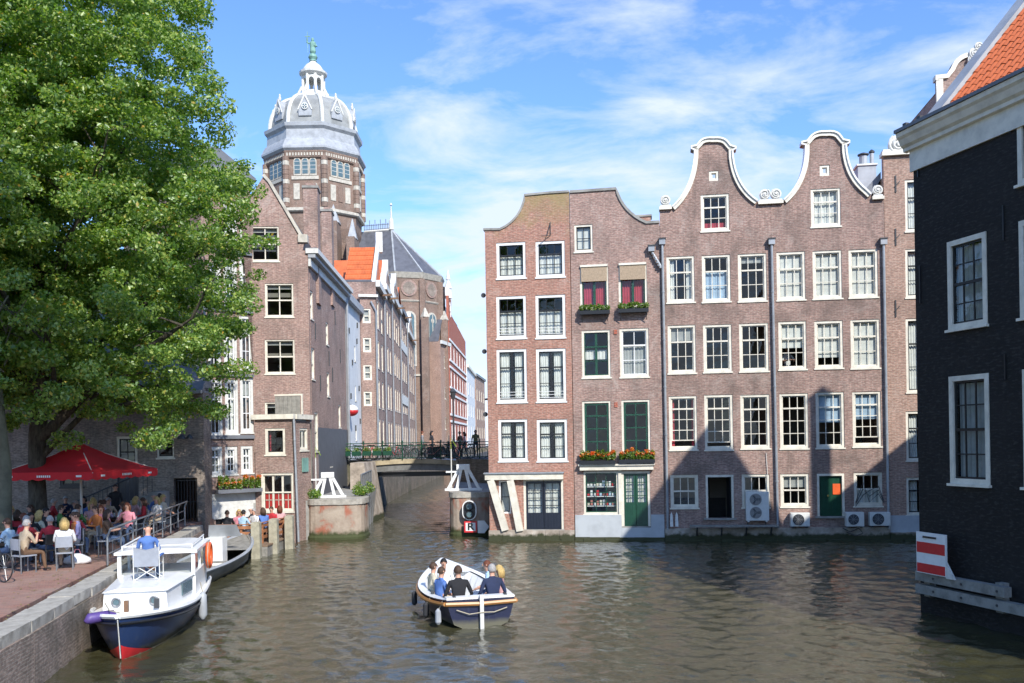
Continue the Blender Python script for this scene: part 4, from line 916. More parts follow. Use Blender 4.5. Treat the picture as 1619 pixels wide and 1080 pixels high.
b=MB(); b.slab([(0,.3),(LE,.3),(LE+.05,.6),(LE+.1,2.2),(0,2.9)],ztop-.1,ztop+.05,'lead_dark'); b.build('roof',AX)
b=MB(); b.box(.02,.3,.31,2.9,-.5,ztop-.1,'brick_brown'); b.box(.3,LE-.1,2.7,2.9,-.5,ztop-.1,'brick_brown'); b.box(.3,LE,2.4,2.5,-.5,ztop-.1,'interior'); b.build('inner_wall',AX)
pipe(AX,FE,[(464.5,663),(472,857)],hop=False)
# roof terrace screen on the annex
b=thing('roof_terrace_screen','dark board screen with a cream rail on the annex roof','screen',FE.world(.7,.7,ztop+.22),FE.ang)
for k in range(6): p=MB(); p.box(k*.2,k*.2+.19,0,.03,0,.85,'wood_grey'); p.build('board',b)
p=MB(); p.box(-.03,1.3,-.02,.05,.86,.93,'cream'); p.box(1.24,1.3,-.02,.05,0,.86,'cream'); p.build('frame',b)
# ---- houses along the far canal
def row_house(label,a,b,eave,mat,wins,depth=7,roof='slate',ridge=None,cornice=None,name='canal_house',z0=1.5,wk={},group=None):
    f=Fac(a,b); o=thing(name,label,'house',f.a,f.ang,group)
    hole_wall([(0,z0),(0,eave),(f.len,eave),(f.len,z0)],wins(f) if callable(wins) else wins,mat).build('wall',o)
    body(o,0,f.len,eave,depth,mat,ridge,roof,flat=ridge is None,z0=z0)
    for r in (wins(f) if callable(wins) else wins): window(o,r,**dict(dict(cols=2,rows=2,rail=1,frame='cream',bar='cream',curt=('blind','curtain_grey'),fw=.12,sill=True),**wk))
    if cornice: c=MB(); c.box(-.05,f.len+.05,-.3,-.003,eave-.35,eave+.1,cornice); c.build('cornice',o)
    return o,f
def gridwin(n,floors,w=1.0,h=1.9,z1=4.4,step=3.0,m=.5):
    def g(f):
        return [(f.len*(i+.5)/n-w/2,f.len*(i+.5)/n+w/2,z1+j*step,z1+j*step+h) for j in range(floors) for i in range(n) if z1+j*step+h<60]
    return g
# white plastered house side
a1=(P(548,600,56.5).x,56.5); 
b1=(P(570.5,600,63.0).x,63.0)
D1,F1=row_house('white plastered house with dark wall ties, first beyond the bridge on the left bank',a1,b1,13.6,'plaster_white',lambda f:[(f.len*.55,f.len*.55+.5,z,z+1.0) for z in (4.6,7.2,9.8)],cornice='lead')
for k,(u,z) in enumerate(((1.2,11.5),(2.4,9.6),(4.6,11.2),(5.3,8.1),(1.5,7.4),(3.4,5.4),(5.6,5.9),(4.9,12.3))):
    b=MB(); b.box(-.05,.05,-.08,0,-.18,.18,'metal_dark'); b.build('wall_anchor',D1,(u,0,z))
# narrow brick front with four small windows and orange roof
f2=Fac((P(571,600,63.05).x,63.05),(P(596,600,63.3).x,63.3)); 
D2=thing('canal_house','narrow brick house front with four small white windows under a steep orange tiled roof','house',f2.a,f2.ang)
w2=[f2.rect(*x) for x in ((573,488,586,511),(574,534,587,557),(574.5,577,588,601),(575,619,588,642))]
zt2=f2.uz(580,470)[1]
hole_wall([(0,1.5),(0,zt2),(f2.len,zt2),(f2.len,1.5)],w2,'brick_brown').build('wall',D2)
for r in w2: window(D2,r,1,2,1,'cream','cream',('blind','curtain_grey'),fw=.09,sill=False)
b=MB(); b.box(.02,f2.len-.02,.3,.5,1.5,zt2,'brick_brown'); b.box(.02,f2.len-.02,1.2,1.3,1.5,zt2,'interior'); b.build('inner_wall',D2)
# gable roof facing us, set back on the white house and reaching over the brick front
pL=P(541,466,66);pR=P(586,466,66);pT=P(586,391,69.5)
RO=MB(); o0=f2.a; Mi=Matrix.Rotation(-f2.ang,4,'Z')
def loc2(v): return Mi@(Vector(v)-o0)
RO.add([loc2(x) for x in ((pL.x,66,pL.z),(pR.x,66,pR.z),(pR.x,69.5,pT.z),(pL.x,69.5,pT.z),(pL.x,73,pL.z),(pR.x,73,pR.z),)],[(0,1,2,3),(3,2,5,4),(1,5,2),(0,3,4)],'tile_orange')
RO.build('roof',D2); 
mb=MB(); nt_=10
for i in range(18):
    for j in range(nt_):
        x=pL.x+(pR.x-pL.x)*(i+.5)/18; t=(j+.5)/nt_; c=loc2((x,66+3.5*t,pL.z+(pT.z-pL.z)*t+.03)); mb.beam(c+Vector((0,-.13,-.16)),c+Vector((0,.13,.14)),.08,.05,'tile_orange')
mb.build('roof_tiles',D2)['kind']='stuff'
b=MB(); vs=[loc2(x) for x in ((pR.x,65.8,pR.z-.2),(pR.x+.28,65.8,pR.z-.2),(pR.x+.28,69.5,pT.z+.4),(pR.x,69.5,pT.z+.4),(pR.x,65.8,pR.z+.35),(pR.x+.28,65.8,pR.z+.35),(pR.x+.28,69.5,pT.z+.8),(pR.x,69.5,pT.z+.8))]
b.add(vs,[(0,1,2,3),(7,6,5,4),(0,4,5,1),(1,5,6,2),(2,6,7,3),(3,7,4,0)],'offwhite'); q1=loc2((pR.x+.14,69.6,pT.z+.6)); b.box(q1.x-.25,q1.x+.25,q1.y-.3,q1.y+.3,q1.z-1,q1.z+.5,'offwhite'); b.build('parapet',D2)
b=MB(); b.box(loc2((pL.x,66,0)).x,loc2((pR.x,66,0)).x,2.8,9.5,1.5,pL.z,'brick_brown'); b.build('rear_wing',D2)
b=MB(); b.box(-.1,f2.len+.15,-.2,.3,zt2,zt2+.18,'offwhite'); b.build('cornice',D2)
pp=f2.uz(594,470); b=MB(); b.tube([(pp[0],-.1,2.5),(pp[0],-.1,zt2-1),(pp[0]-.35,-.1,zt2-.3)],.07,'zinc',6); b.build('downpipe',D2)
# the receding row
def XYp(px,Y): return (P(px,600,Y).x,Y)
ROW=[(596.5,63.6,608,69.5,15.6,'brick_brown',4,2,'brown canal house with tall white windows next to the narrow front'),
     (608,69.5,620,77,16.4,'brick_plum',5,3,'plum canal house in the receding left row with grey downpipes'),
     (620,77,633,87,16.9,'brick_tan',5,4,'tan canal house in the middle of the receding left row'),
     (633,87,644,97,17.4,'brick_brown',5,4,'dark cornice canal house far along the left row before the church'),
     (644,97,655,110,16.4,'brick_tan',5,4,'last canal house of the left row before the church wall')]
for i,(x0,Y0,x1,Y1,ev,mt,fl,n,lab) in enumerate(ROW):
    o,f=row_house(lab,XYp(x0,Y0),XYp(x1-.15,Y1),ev,mt,gridwin(n,min(fl,4),w=min(1.15,(Y1-Y0)/n*.5),h=2.0,z1=4.1,step=(ev-4.2)/min(fl,4)*.98),cornice='offwhite' if i!=3 else 'lead_dark',ridge=(ev+2.6 if i else None),roof='tile_orange' if i in(1,3) else 'slate',group=None)
    b=MB(); b.tube([(f.len-.15,-.12,2.5),(f.len-.15,-.12,ev-.4)],.06,'zinc',6); b.build('downpipe',o)
    if i in (1,2,4):
        b=MB(); L5=f.len; b.prism([(L5*.15,ev+.1),(L5*.25,ev+1.2),(L5*.4,ev+1.6),(L5*.5,ev+2.6),(L5*.6,ev+1.6),(L5*.75,ev+1.2),(L5*.85,ev+.1)],-.05,.3,mt); b.build('gable_top',o)
        b=MB(); b.ribbon([(L5*.15,ev+.13),(L5*.25,ev+1.23),(L5*.4,ev+1.63),(L5*.5,ev+2.63),(L5*.6,ev+1.63),(L5*.75,ev+1.23),(L5*.85,ev+.13)],.25,-.12,.35,'offwhite'); b.build('gable_trim',o)
    if i==3:
        b=MB()
        for z in (8.2,13.5): b.box(.05,f.len-.05,-.06,-.003,z,z+.9,'offwhite')
        b.build('plaster_band',o)
    h=MB(); h.beam((f.len/2,-.05,ev-.5),(f.len/2,-.9,ev-.45),.12,.14,'wood_brown'); h.build('hoist_beam',o)
# ---- church
CH=thing('church','domed brick church with grey lead cupola, white lantern and green statue on top','church',(-25.2,120,0))
def cz(py,Y=120): return HC+(702-py)/1450*Y
RD=6.55; A8=R(22.5)
def octa(r,z,n=8,a=A8,c=(0,0)): return [(c[0]+r*math.cos(2*math.pi*k/n+a),c[1]+r*math.sin(2*math.pi*k/n+a),z) for k in range(n)]
def ring(mb,r0,z0,r1,z1,mat,n=8,a=A8,c=(0,0,0)): mb.lathe([(r0,z0),(r1,z1)],mat,n,c,a)
b=MB(); ring(b,RD*.84,20,RD*.84,cz(392),'brick_church'); b.lathe([(RD*.84,cz(392)),(RD*.92,cz(372)),(RD*.94,cz(345)),(RD*.94,cz(265))],'brick_church',8,(0,0,0),A8); b.build('drum',CH)
b=MB(); b.lathe([(RD*.97,cz(352)),(RD*1.0,cz(352)+.15),(RD*1.0,cz(346)),(RD*.95,cz(345))],'pale_stone',8,(0,0,0),A8)
b.lathe([(RD*.95,cz(272)),(RD*.98,cz(270)),(RD*.99,cz(264)),(RD*1.0,cz(262)),(RD*1.0,cz(259))],'brick_church',8,(0,0,0),A8); b.build('string_course',CH)
for k in range(8):   # corner pilasters, faces with triple windows
    t=2*math.pi*k/8+A8; b=MB(); x,y=RD*.955*math.cos(t),RD*.955*math.sin(t)
    for i in range(11):
        z=cz(345)+(cz(268)-cz(345))*i/11; b.lathe([(.42,z),(.42,z+(cz(268)-cz(345))/11-.04)],'pale_stone' if i in (1,5,9) else 'brick_church',8,(x,y,0))
    b.build('pilaster',CH)
    t=2*math.pi*k/8+A8+math.pi/8; ap=RD*.94*math.cos(math.pi/8)
    M=Matrix.Rotation(t+math.pi/2,4,'Z')   # local -y points outward
    for j in range(24):
        pass
    z0,z1=cz(296),cz(262)+0
    for s in (-1,0,1):
        w=.46; b=MB(); h0,h1=cz(297),cz(270)
        arch=[(-w,0),(w,0),(w,h1-h0-.5)]+[(w*math.cos(a),h1-h0-.5+w*math.sin(a)) for a in [math.pi*i/8 for i in range(1,8)]]+[(-w,h1-h0-.5)]
        b.prism(arch,-.10,.02,'pale_stone'); w2_=.34
        arch2=[(-w2_,.2),(w2_,.2),(w2_,h1-h0-.5)]+[(w2_*math.cos(a),h1-h0-.5+w2_*math.sin(a)) for a in [math.pi*i/8 for i in range(1,8)]]+[(-w2_,h1-h0-.5)]
        p_=MB(); p_.prism(arch2,-.13,-.101,'aqua_glass'); 
        c=M@Vector((s*.98,-ap,h0)); o=b.build('window',CH,c,(0,0,t+math.pi/2)); p_.build('pane',o)
        gbar=MB()
        for zz in (.7,1.2,1.7): gbar.box(-w2_,w2_,-.15,-.131,zz,zz+.05,'offwhite')
        gbar.build('glazing_bars',o)
    c=M@Vector((0,-ap,0)); b=MB()
    b.box(-1.7,1.7,-.12,.02,cz(302)-.1,cz(298),'pale_stone'); 
    for s in (-1.1,0,1.1): b.box(s-.38,s+.38,-.08,.02,cz(333),cz(309),'pale_stone' if s else 'brick_church')
    b.build('blind_panel',CH,c,(0,0,t+math.pi/2))
    b=MB()
    for s in range(-6,7): b.box(s*.36-.1,s*.36+.1,-.32,.0,cz(268),cz(264)+.15,'pale_stone')
    b.build('corbels',CH,c,(0,0,t+math.pi/2))['kind']='stuff'
b=MB(); b.lathe([(RD*.98,cz(262)),(RD*1.04,cz(257)),(RD*1.04,cz(254)),(RD*.97,cz(243)),(RD*.93,cz(240)),(RD*.92,cz(226)),(RD*.97,cz(222)),(RD*.98,cz(217)),(RD*.88,cz(214))],'lead',8,(0,0,0),A8); b.build('cornice',CH)
b=MB(); dp=[]
for i in range(11):
    t=i/10; dp.append((RD*.87*(math.cos(t*math.pi/2*.82)**.72*.98), cz(216)+(cz(160)-cz(216))*math.sin(t*math.pi/2*.88)/math.sin(math.pi/2*.88)))
dp.append((1.9,cz(159))); b.lathe(dp,'lead_pale',8,(0,0,0),A8) if False else b.lathe(dp,'dome_lead',8,(0,0,0),A8); b.build('dome',CH)
for k in range(8):
    t=2*math.pi*k/8+A8; pts_=[((r+.08)*math.cos(t),(r+.08)*math.sin(t),z) for r,z in dp]
    b=MB(); b.tube(pts_,.25,'offwhite',6); b.build('rib',CH)
    t+=math.pi/8; r_=RD*.72; z=cz(200)
    M=t+math.pi/2; c=Vector((r_*math.cos(t),r_*math.sin(t),z))
    b=MB(); b.prism([(-.8,-.4),(.8,-.4),(.85,.5),(.55,1.2),(0,2.1),(-.55,1.2),(-.85,.5)],-.55,1.3,'lead'); b.prism([(-.95,.35),(-.8,.35),(0,2.0),(0,2.25),(-.1,2.25)],-.65,-.56,'offwhite'); b.prism([(.95,.35),(.1,2.25),(0,2.25),(0,2.0),(.8,.35)],-.65,-.56,'offwhite'); o=b.build('dormer',CH,c,(0,0,M))
    b=MB(); b.lathe([(.42,-.72),(.42,-.56)],'offwhite',14,(0,0,.75),axis='y'); b.lathe([(.3,-.75),(.3,-.721)],'aqua_glass',14,(0,0,.75),axis='y'); b.build('round_window',o)
    b=MB(); b.box(-.05,.05,-.77,-.751,.45,1.05,'offwhite'); b.box(-.3,.3,-.77,-.751,.7,.8,'offwhite'); b.build('glazing_bars',o)
    b=MB(); b.lathe([(.12,2.1),(.2,2.4),(.1,2.6),(.14,2.8),(.02,3.0)],'offwhite',8,(0,-.3,0)); b.build('finial',o)
# lantern
b=MB(); b.lathe([(2.0,cz(160)),(2.1,cz(158)),(1.75,cz(155)),(1.6,cz(152))],'offwhite',8,(0,0,0),A8); b.build('lantern_base',CH)
for k in range(8):
    t=2*math.pi*k/8+A8; b=MB(); b.lathe([(.26,cz(152)),(.2,cz(149)),(.2,cz(122)),(.3,cz(119))],'offwhite',8,(1.35*math.cos(t),1.35*math.sin(t),0)); b.build('lantern_column',CH)
    b=MB(); b.tube([(1.5*math.cos(t),1.5*math.sin(t),cz(140)),(1.9*math.cos(t),1.9*math.sin(t),cz(150)),(2.2*math.cos(t),2.2*math.sin(t),cz(158))],.16,'offwhite',6); b.lathe([(.18,cz(160)),(.22,cz(158)),(.05,cz(152))],'offwhite',8,(2.2*math.cos(t),2.2*math.sin(t),0)); b.build('lantern_buttress',CH)
    t+=math.pi/8; b=MB(); ap=1.35*math.cos(math.pi/8); h=cz(122)-cz(152)
    w=.5; q_=[(-w,h),(-w,h+.01),(-w,h)]; 
    b.prism([(-w,h*.72),(-.3,h*.72)]+[(-.3*math.cos(a),h*.72+.3*math.sin(a)) for a in [math.pi*i/6 for i in range(1,6)]]+[(.3,h*.72),(w,h*.72),(w,h),(-w,h)],-.06,.06,'offwhite'); b.prism([(-w,0),(w,0),(w,.4),(-w,.4)],-.06,.06,'offwhite'); b.build('lantern_arch',CH,(ap*math.cos(t),ap*math.sin(t),cz(152)),(0,0,t+math.pi/2))
b=MB(); b.lathe([(1.5,cz(122)),(1.8,cz(119)),(1.85,cz(116)),(1.4,cz(114)),(1.3,cz(110)),(.95,cz(104)),(.5,cz(100)),(.35,cz(97))],'offwhite',16,(0,0,0),A8); b.build('lantern_dome',CH)
b=MB(); b.lathe([(.5,cz(97)),(.42,cz(95)),(.62,cz(91)),(.5,cz(87)),(.25,cz(85))],'verdigris',12); 
b.lathe([(.3,cz(85)),(.42,cz(82)),(.36,cz(76)),(.42,cz(69)),(.40,cz(67)),(.14,cz(66)),(.2,cz(64)),(.2,cz(61)),(.02,cz(59))],'verdigris',10); b.tube([(.3,0,cz(69)),(.55,-.1,cz(74)),(.2,-.3,cz(73))],.11,'verdigris',6); b.tube([(-.3,0,cz(69)),(-.75,0,cz(67)),(-.72,0,cz(60))],.1,'verdigris',6)
b.build('statue',CH)
b=MB(); b.beam((-.6,-.1,cz(84)),(-.68,-.1,cz(50)),.08,.08,'verdigris'); b.beam((-1.0,-.1,cz(58)),(-.3,-.1,cz(58)),.1,.1,'verdigris'); b.build('cross',CH)
# nave body below the drum and the choir
b=MB(); b.box(-8,8,-3,14,0,cz(440),'brick_church'); b.prism([(-8.2,cz(440)),(8.2,cz(440)),(0,cz(395))],-3.2,14,'slate'); b.build('nave',CH)
b=MB(); 
for (x,w,yt) in ((3.2,1.5,368),(5.6,1.0,392)): b.box(x-w/2,x+w/2,-6.5,-3.0,10,cz(yt),'brick_church'); b.lathe([(w*.8,cz(yt)),(.05,cz(yt)+2.6)],'lead',4,(x,-4.7,0),math.pi/4)
b.build('stair_turret',CH)
cc=P(632,500,121)-Vector((-25.2,120,0)); ccx,ccy=cc.x,2.5
RC=5.6; ze_=cz(441,121); zr_=cz(361,121)
b=MB(); b.lathe([(RC,0),(RC,ze_)],'brick_church',10,(ccx,ccy,0),R(18)); b.build('choir_wall',CH)
b=MB(); base=octa(RC+.25,ze_,10,R(18),(ccx,ccy)); base=[Vector(p) for p in base]
rl=Vector((P(577,361,124).x+25.2,ccy+1,zr_)); rr_=Vector((P(618,361,122).x+25.2,ccy,zr_))
vs=base+[rl,rr_]; fs=[]
for k in range(10):
    k2=(k+1)%10; m_=(base[k]+base[k2])/2
    if m_.x-ccx>-RC*.35: fs.append((k,k2,11))
    else: fs.append((k,k2,10))
for k in range(10):
    k0=(k-1)%10; a_m=(base[k]+base[k0])/2; b_m=(base[k]+base[(k+1)%10])/2
    if (a_m.x-ccx>-RC*.35)!=(b_m.x-ccx>-RC*.35): fs.append((k,10,11))
b.add(vs,fs,'slate'); b.add([base[5]+Vector((-12,0,0)),base[6]+Vector((-12,0,0)),base[6],base[5],rl+Vector((-12,0,0)),rl],[(0,3,5,4),(1,4,5,2)],'slate'); b.build('choir_roof',CH)
for k in range(10):
    if (base[k].x-ccx)>-RC*.5 : b=MB(); b.tube([base[k]+Vector((0,0,.05)),rr_],.13,'lead',5); b.build('roof_rib',CH)
b=MB(); b.tube([rl,rr_],.16,'offwhite',6); b.build('ridge',CH)
b=MB()
for k in range(16):
    p=rl.lerp(rr_,k/15); b.tube([p,p+Vector((0,0,.95 if k%3 else 1.5))],.045,'metal_grey',4)
for h in (.25,.8): b.tube([rl+Vector((0,0,h)),rr_+Vector((0,0,h))],.04,'metal_grey',4)
b.build('ridge_cresting',CH)
b=MB(); b.lathe([(.35,0),(.3,1.2),(.12,1.6),(.06,3.2),(.2,3.3),(.03,3.6)],'offwhite',8,rr_); b.build('finial',CH)
for k in range(10):
    t=2*math.pi*k/10+R(18)+math.pi/10
    if math.sin(t)>.45: continue
    ap=RC*math.cos(math.pi/10); c=(ccx+ap*math.cos(t),ccy+ap*math.sin(t),0); rz=t+math.pi/2
    b=MB(); b.lathe([(1.05,-.12),(1.05,.02)],'brick_plum',16,(0,0,cz(465,121)),axis='y'); b.lathe([(.8,-.16),(.8,-.121)],'brick_old',16,(0,0,cz(465,121)),axis='y'); b.build('roundel',CH,c,rz and (0,0,rz))
    z0_,z1_=cz(585,121),cz(500,121); w=.85; arch=lambda w,z0,z1,y0,y1,m,mb: mb.prism([(-w,z0),(w,z0),(w,z1-w)]+[(w*math.cos(a),z1-w+w*math.sin(a)) for a in [math.pi*i/8 for i in range(1,8)]]+[(-w,z1-w)],y0,y1,m)
    b=MB(); arch(w,z0_,z1_,-.14,.02,'pale_stone',b); o=b.build('window',CH,c,(0,0,rz)); p_=MB(); arch(w-.25,z0_+.3,z1_-.25,-.2,-.141,'aqua_glass',p_); p_.build('pane',o)
    p_=MB(); p_.box(-.06,.06,-.24,-.201,z0_+.3,z1_-.3,'pale_stone'); p_.lathe([(.3,-.24),(.3,-.201)],'pale_stone',10,(0,0,z1_-1.1),axis='y'); p_.build('tracery',o)
    b=MB(); b.box(-ap*.33*1.0-.02,ap*.33,-.14,-.0,cz(600,121),cz(597,121),'pale_stone'); b.build('sill_band',CH,c,(0,0,rz))
for k in range(10):
    t=2*math.pi*k/10+R(18)
    if math.sin(t)>.5: continue
    b=MB(); zb_=cz(510,121); b.beam((ccx+(RC+.1)*math.cos(t),ccy+(RC+.1)*math.sin(t),0),(ccx+(RC+.1)*math.cos(t),ccy+(RC+.1)*math.sin(t),ze_-.8),.7,.7,'brick_church'); b.beam((ccx+(RC+.6)*math.cos(t),ccy+(RC+.6)*math.sin(t),0),(ccx+(RC+.6)*math.cos(t),ccy+(RC+.6)*math.sin(t),zb_),.9,.9,'brick_church'); b.lathe([(.65,zb_),(.1,zb_+1.2)],'pale_stone',4,(ccx+(RC+.6)*math.cos(t),ccy+(RC+.6)*math.sin(t),0),t+math.pi/4)
    b.build('buttress',CH)
b=MB(); b.lathe([(RC+.1,ze_-.7),(RC+.35,ze_-.2),(RC+.45,ze_),(RC+.2,ze_+.05)],'pale_stone',10,(ccx,ccy,0),R(18)); b.lathe([(RC+.05,cz(468+18,121)),(RC+.18,cz(484,121)),(RC+.05,cz(483,121))],'pale_stone',10,(ccx,ccy,0),R(18)); b.build('eaves_cornice',CH)
# ---- white, striped and cream houses at the end of the canal
o,f=row_house('white rendered house with a grey roof right of the church choir',XYp(697,118),XYp(711,122),cz(545,120),'brick_tan',gridwin(1,3,w=.9,h=1.6,z1=6,step=4),ridge=cz(508,120),cornice='offwhite')
f=Fac(XYp(711,121),XYp(737,150)); SH1=thing('stepped_gable_house','bright red brick house with white bands and a pinnacle at the far end','house',f.a,f.ang)
ev=cz(520,130)
wn=[(f.len*(i+.5)/6-.7,f.len*(i+.5)/6+.7,4.6+3.6*j,6.8+3.6*j) for j in range(4) for i in range(6)]
hole_wall([(0,2),(0,ev+3.0),(4,ev+3.0),(4,ev+1),(f.len,ev),(f.len,2)],wn,'brick_bright').build('wall',SH1); body(SH1,0,f.len,ev,9,'brick_bright',None,flat=True,z0=2)
for r in wn: window(SH1,r,2,2,1,'white','white',('blind','curtain_grey'),fw=.15)
for j in range(4):
    for zz in (4.3+3.6*j,7.0+3.6*j): b=MB(); b.box(0,f.len,-.12,-.003,zz,zz+.28,'white'); b.build('band',SH1)
b=MB(); b.lathe([(.5,ev+2.8),(.35,ev+4),(.5,ev+4.1),(.15,ev+5.2),(.3,ev+5.3),(.03,ev+6.6)],'white',8,(1.2,.1,0))
for k in range(6): b.box(.2+k*.45,.5+k*.45,-.1,.4,ev+3-k*.2,ev+4.2-k*.75,'white')
b.build('pinnacle',SH1)
rf=MB(); rf.prism([(0,ev+.1),(f.len,ev+.1),(f.len-1,ev+2.6),(1,ev+2.8)],1.2,9,'slate'); rf.build('roof',SH1)
o,f=row_house('cream plastered house at the far bend of the canal',XYp(738.5,150),XYp(752,175),cz(590,162)+0,'plaster_white',gridwin(4,3,w=1.2,h=2.2,z1=5,step=3.6),ridge=None,cornice='cream')
o,f=row_house('brown house with a flat dark cornice at the far bend of the canal',XYp(752,172),XYp(766,190),cz(600,180),'brick_tan',gridwin(4,3,w=1.2,h=2.2,z1=5,step=3.6),ridge=None,cornice='lead_dark')
FX=Fac((-9.8,215),(30,208)); o=thing('far_house','pale block closing the view at the end of the canal','building',FX.a,FX.ang)
wn=[(x+.5,x+1.9,z,z+2.1) for x in range(1,38,3) for z in (5,8.5)]
hole_wall([(0,1),(0,14),(FX.len,14),(FX.len,1)],wn,'plaster_white').build('wall',o); body(o,0,FX.len,14,9,'plaster_white',16.5,'slate',z0=1)
for r in wn: window(o,r,2,2,1,'white','white',None,sill=False)
# ================================================================ GROUND, QUAYS, BRIDGE
def slab(name,poly,z0,z1,mat,kind='structure'):
    b=MB(); b.slab(poly,z0,z1,mat); o=b.build(name); tag(o,kind=kind); return o
m=brick('bank_wall',(.25,.20,.15),(.17,.14,.11),(.26,.22,.17),(.05,.06,.025),stain_amt=.85,pale=.4,bw=.5,bh=.25)
# water surface: a real wave mesh where the canal is seen, running out flat and coarse around it
xs=np.concatenate([[-300,-150,-60,-30,-18],np.arange(-14,18.01,.085),[22,30,60,150,300]]); ys=np.concatenate([[-60,-20,0,6,10],np.arange(12,45,.075),np.arange(45,100,.22),np.arange(100,180,1.0),[200,260,400,600]])
XX,YY=np.meshgrid(xs,ys); ZZ=np.zeros_like(XX); wr=np.random.default_rng(5)
for k in range(64):
    lam=.21*(6.5**wr.random()); th=wr.normal(1.3,.8); kx,ky=2*math.pi/lam*math.cos(th),2*math.pi/lam*math.sin(th); ph=wr.uniform(0,6.28)
    fx,fy=wr.normal(0,.10,2); am=.5+.5*np.sin(XX*fx+YY*fy+wr.uniform(0,6.28))
    z=.0058*lam*am*np.sin(kx*XX+ky*YY+ph+.5*np.sin(.6*XX+.35*YY+k)); z*=np.where((YY>45),np.clip((lam-.4)/.3,0,1),1); ZZ+=z
ZZ*=np.clip((XX+14)/1.5,0,1)*np.clip((18-XX)/1.5,0,1)*np.clip((YY-12)/1.0,0,1)*np.clip((99-YY)/15,0,1)
# wash behind the open boat
dxw=XX-(-.80); dyw=YY-21.7; back=-(dyw*.97-dxw*.24); side=dxw*.97+dyw*.24
ZZ+=.018*np.exp(-np.abs(np.abs(side)-.9-.33*back)/.5)*np.where((back>0)&(back<9),1,0)*np.sin(back*4.2)*np.exp(-back/6)
nx_,ny_=len(xs),len(ys); wv=np.stack([XX,YY,ZZ],-1).reshape(-1,3); ii=np.arange((ny_-1)*nx_).reshape(ny_-1,nx_)[:,:-1].ravel(); qf=np.stack([ii,ii+1,ii+nx_+1,ii+nx_],1)
me=bpy.data.meshes.new('canal_water'); me.vertices.add(len(wv)); me.vertices.foreach_set('co',wv.ravel()); me.loops.add(qf.size); me.loops.foreach_set('vertex_index',qf.ravel().astype(np.int32)); me.polygons.add(len(qf)); me.polygons.foreach_set('loop_start',(np.arange(len(qf))*4).astype(np.int32)); me.polygons.foreach_set('loop_total',np.full(len(qf),4,np.int32)); me.materials.append(MAT['water']); me.update(); me.validate(); me.polygons.foreach_set('use_smooth',[True]*len(me.polygons)); tag(put('canal_water',me),kind='structure')
slab('canal_bed',[(-300,-60),(300,-60),(300,600),(-300,600)],-2.2,-2.0,'soil')
slab('quay_pavement',[(-60,6),(-7.85,6),(-9.55,16.7),(-10.75,23.3),(-13.05,36.4),(-13.0,40),(-60,40)],-1,ZQ,'paving')
slab('lock_bank',[(-12,41),(-9.3,42.4),(-7.5,43.5),(-8.1,55.4),(-12,55.4)],-1,1.8,'stone_grey')
slab('street',[(-30,55.5),(-8.7,55.5),(-9.1,64),(-9.4,85),(-9.2,110),(-8.8,127),(-6,150),(10,172),(10,400),(-300,400),(-300,55.5)],-1,3.36,'bank_wall')
for nm_,pl_ in (('street_surface',[(-30,55.7),(-9.0,55.7),(-9.4,64),(-9.7,85),(-9.5,110),(-9.1,127),(-6.3,150),(9.8,172),(10,399),(-300,399),(-300,55.7)]),('street_surface',[(-1.0,52.1),(-3.2,55.8),(-3.3,64),(-2.3,100),(1.2,131),(12,151),(200,151),(200,52.1)])): slab(nm_,pl_,3.362,3.366,'asphalt')
slab('side_street',[(-1.0,51.8),(-3.4,55.5),(-3.6,64),(-2.6,100),(1,130),(12,150),(200,150),(200,51.8)],-1,3.36,'bank_wall')
slab('lock_bank',[(-2.9,43.6),(-.9,43.6),(-.9,51.7),(-1.05,51.7),(-3.4,55.4)],-1,2.0,'stone_grey')
slab('ground',[(-300,40.1),(-14,40.1),(-14,55.4),(-300,55.4)],-1,1.2,'asphalt'); slab('ground',[(0,42.5),(200,42.5),(200,51.7),(0,51.7)],-1,1.6,'asphalt')
slab('ground',[(10.2,175),(600,175),(600,900),(-600,900),(-600,400.2),(10.2,400.2)],-1,1.2,'asphalt')
# quay wall: brick core, coping stones, loose-laid bricks in front of the core where they can be told apart
paint('litter',(.30,.22,.07),.9,.3,30)
QW=thing('quay_wall','old brick quay wall with pale coping stones along the terrace','quay wall',(-9.3,16.7,0))
qp=[(-7.6,6),(-9.3,16.7),(-10.5,23.3),(-12.8,36.4)]
for (a,b_) in zip(qp,qp[1:]):
    f=Fac(b_,a); M=Matrix.Translation(-Vector((-9.3,16.7,0)))@Matrix.Translation(f.a)@Matrix.Rotation(f.ang,4,'Z')
    c=MB(); c.box(0,f.len,.02,.5,-1,ZQ-.2,'brick_quay'); at(c.build('wall_core',QW),M)
    c=MB(); c.box(0,f.len,-.05,.02,-.6,.08,'plinth'); at(c.build('wall_foot',QW),M)
    n=int(f.len/1.25); 
    cm=cached(('cope',round(f.len/n,3)),lambda:(lambda m_:(m_.box(.006,f.len/n-.006,-.06,.46,-.2,.012,'granite'),m_.mesh('coping_stone'))[1])(MB()))
    for i in range(n): o=put('coping_stone',cm,QW,(f.len*i/n,0,ZQ+random.uniform(-.012,.016)),(random.gauss(0,.01),random.gauss(0,.006),random.gauss(0,.008))); at(o,M)
f=Fac(qp[2],qp[1]); M=Matrix.Translation(-Vector((-9.3,16.7,0)))@Matrix.Translation(f.a)@Matrix.Rotation(f.ang,4,'Z')
def bm_(w): 
    m_=MB(); m_.box(0,w,-.0,.03,0,.062,'brick_one'); return m_.mesh('brick')
paint('brick_one',(.36,.22,.165),.9,.28,1.3,bump=.4)
paint('brick_two',(.40,.33,.28),.9,.28,1.3,bump=.4)
bl=[bm_(.215)]; m2_=MB(); m2_.box(0,.215,0,.03,0,.062,'brick_two'); bl.append(m2_.mesh('brick'))
cand=[]
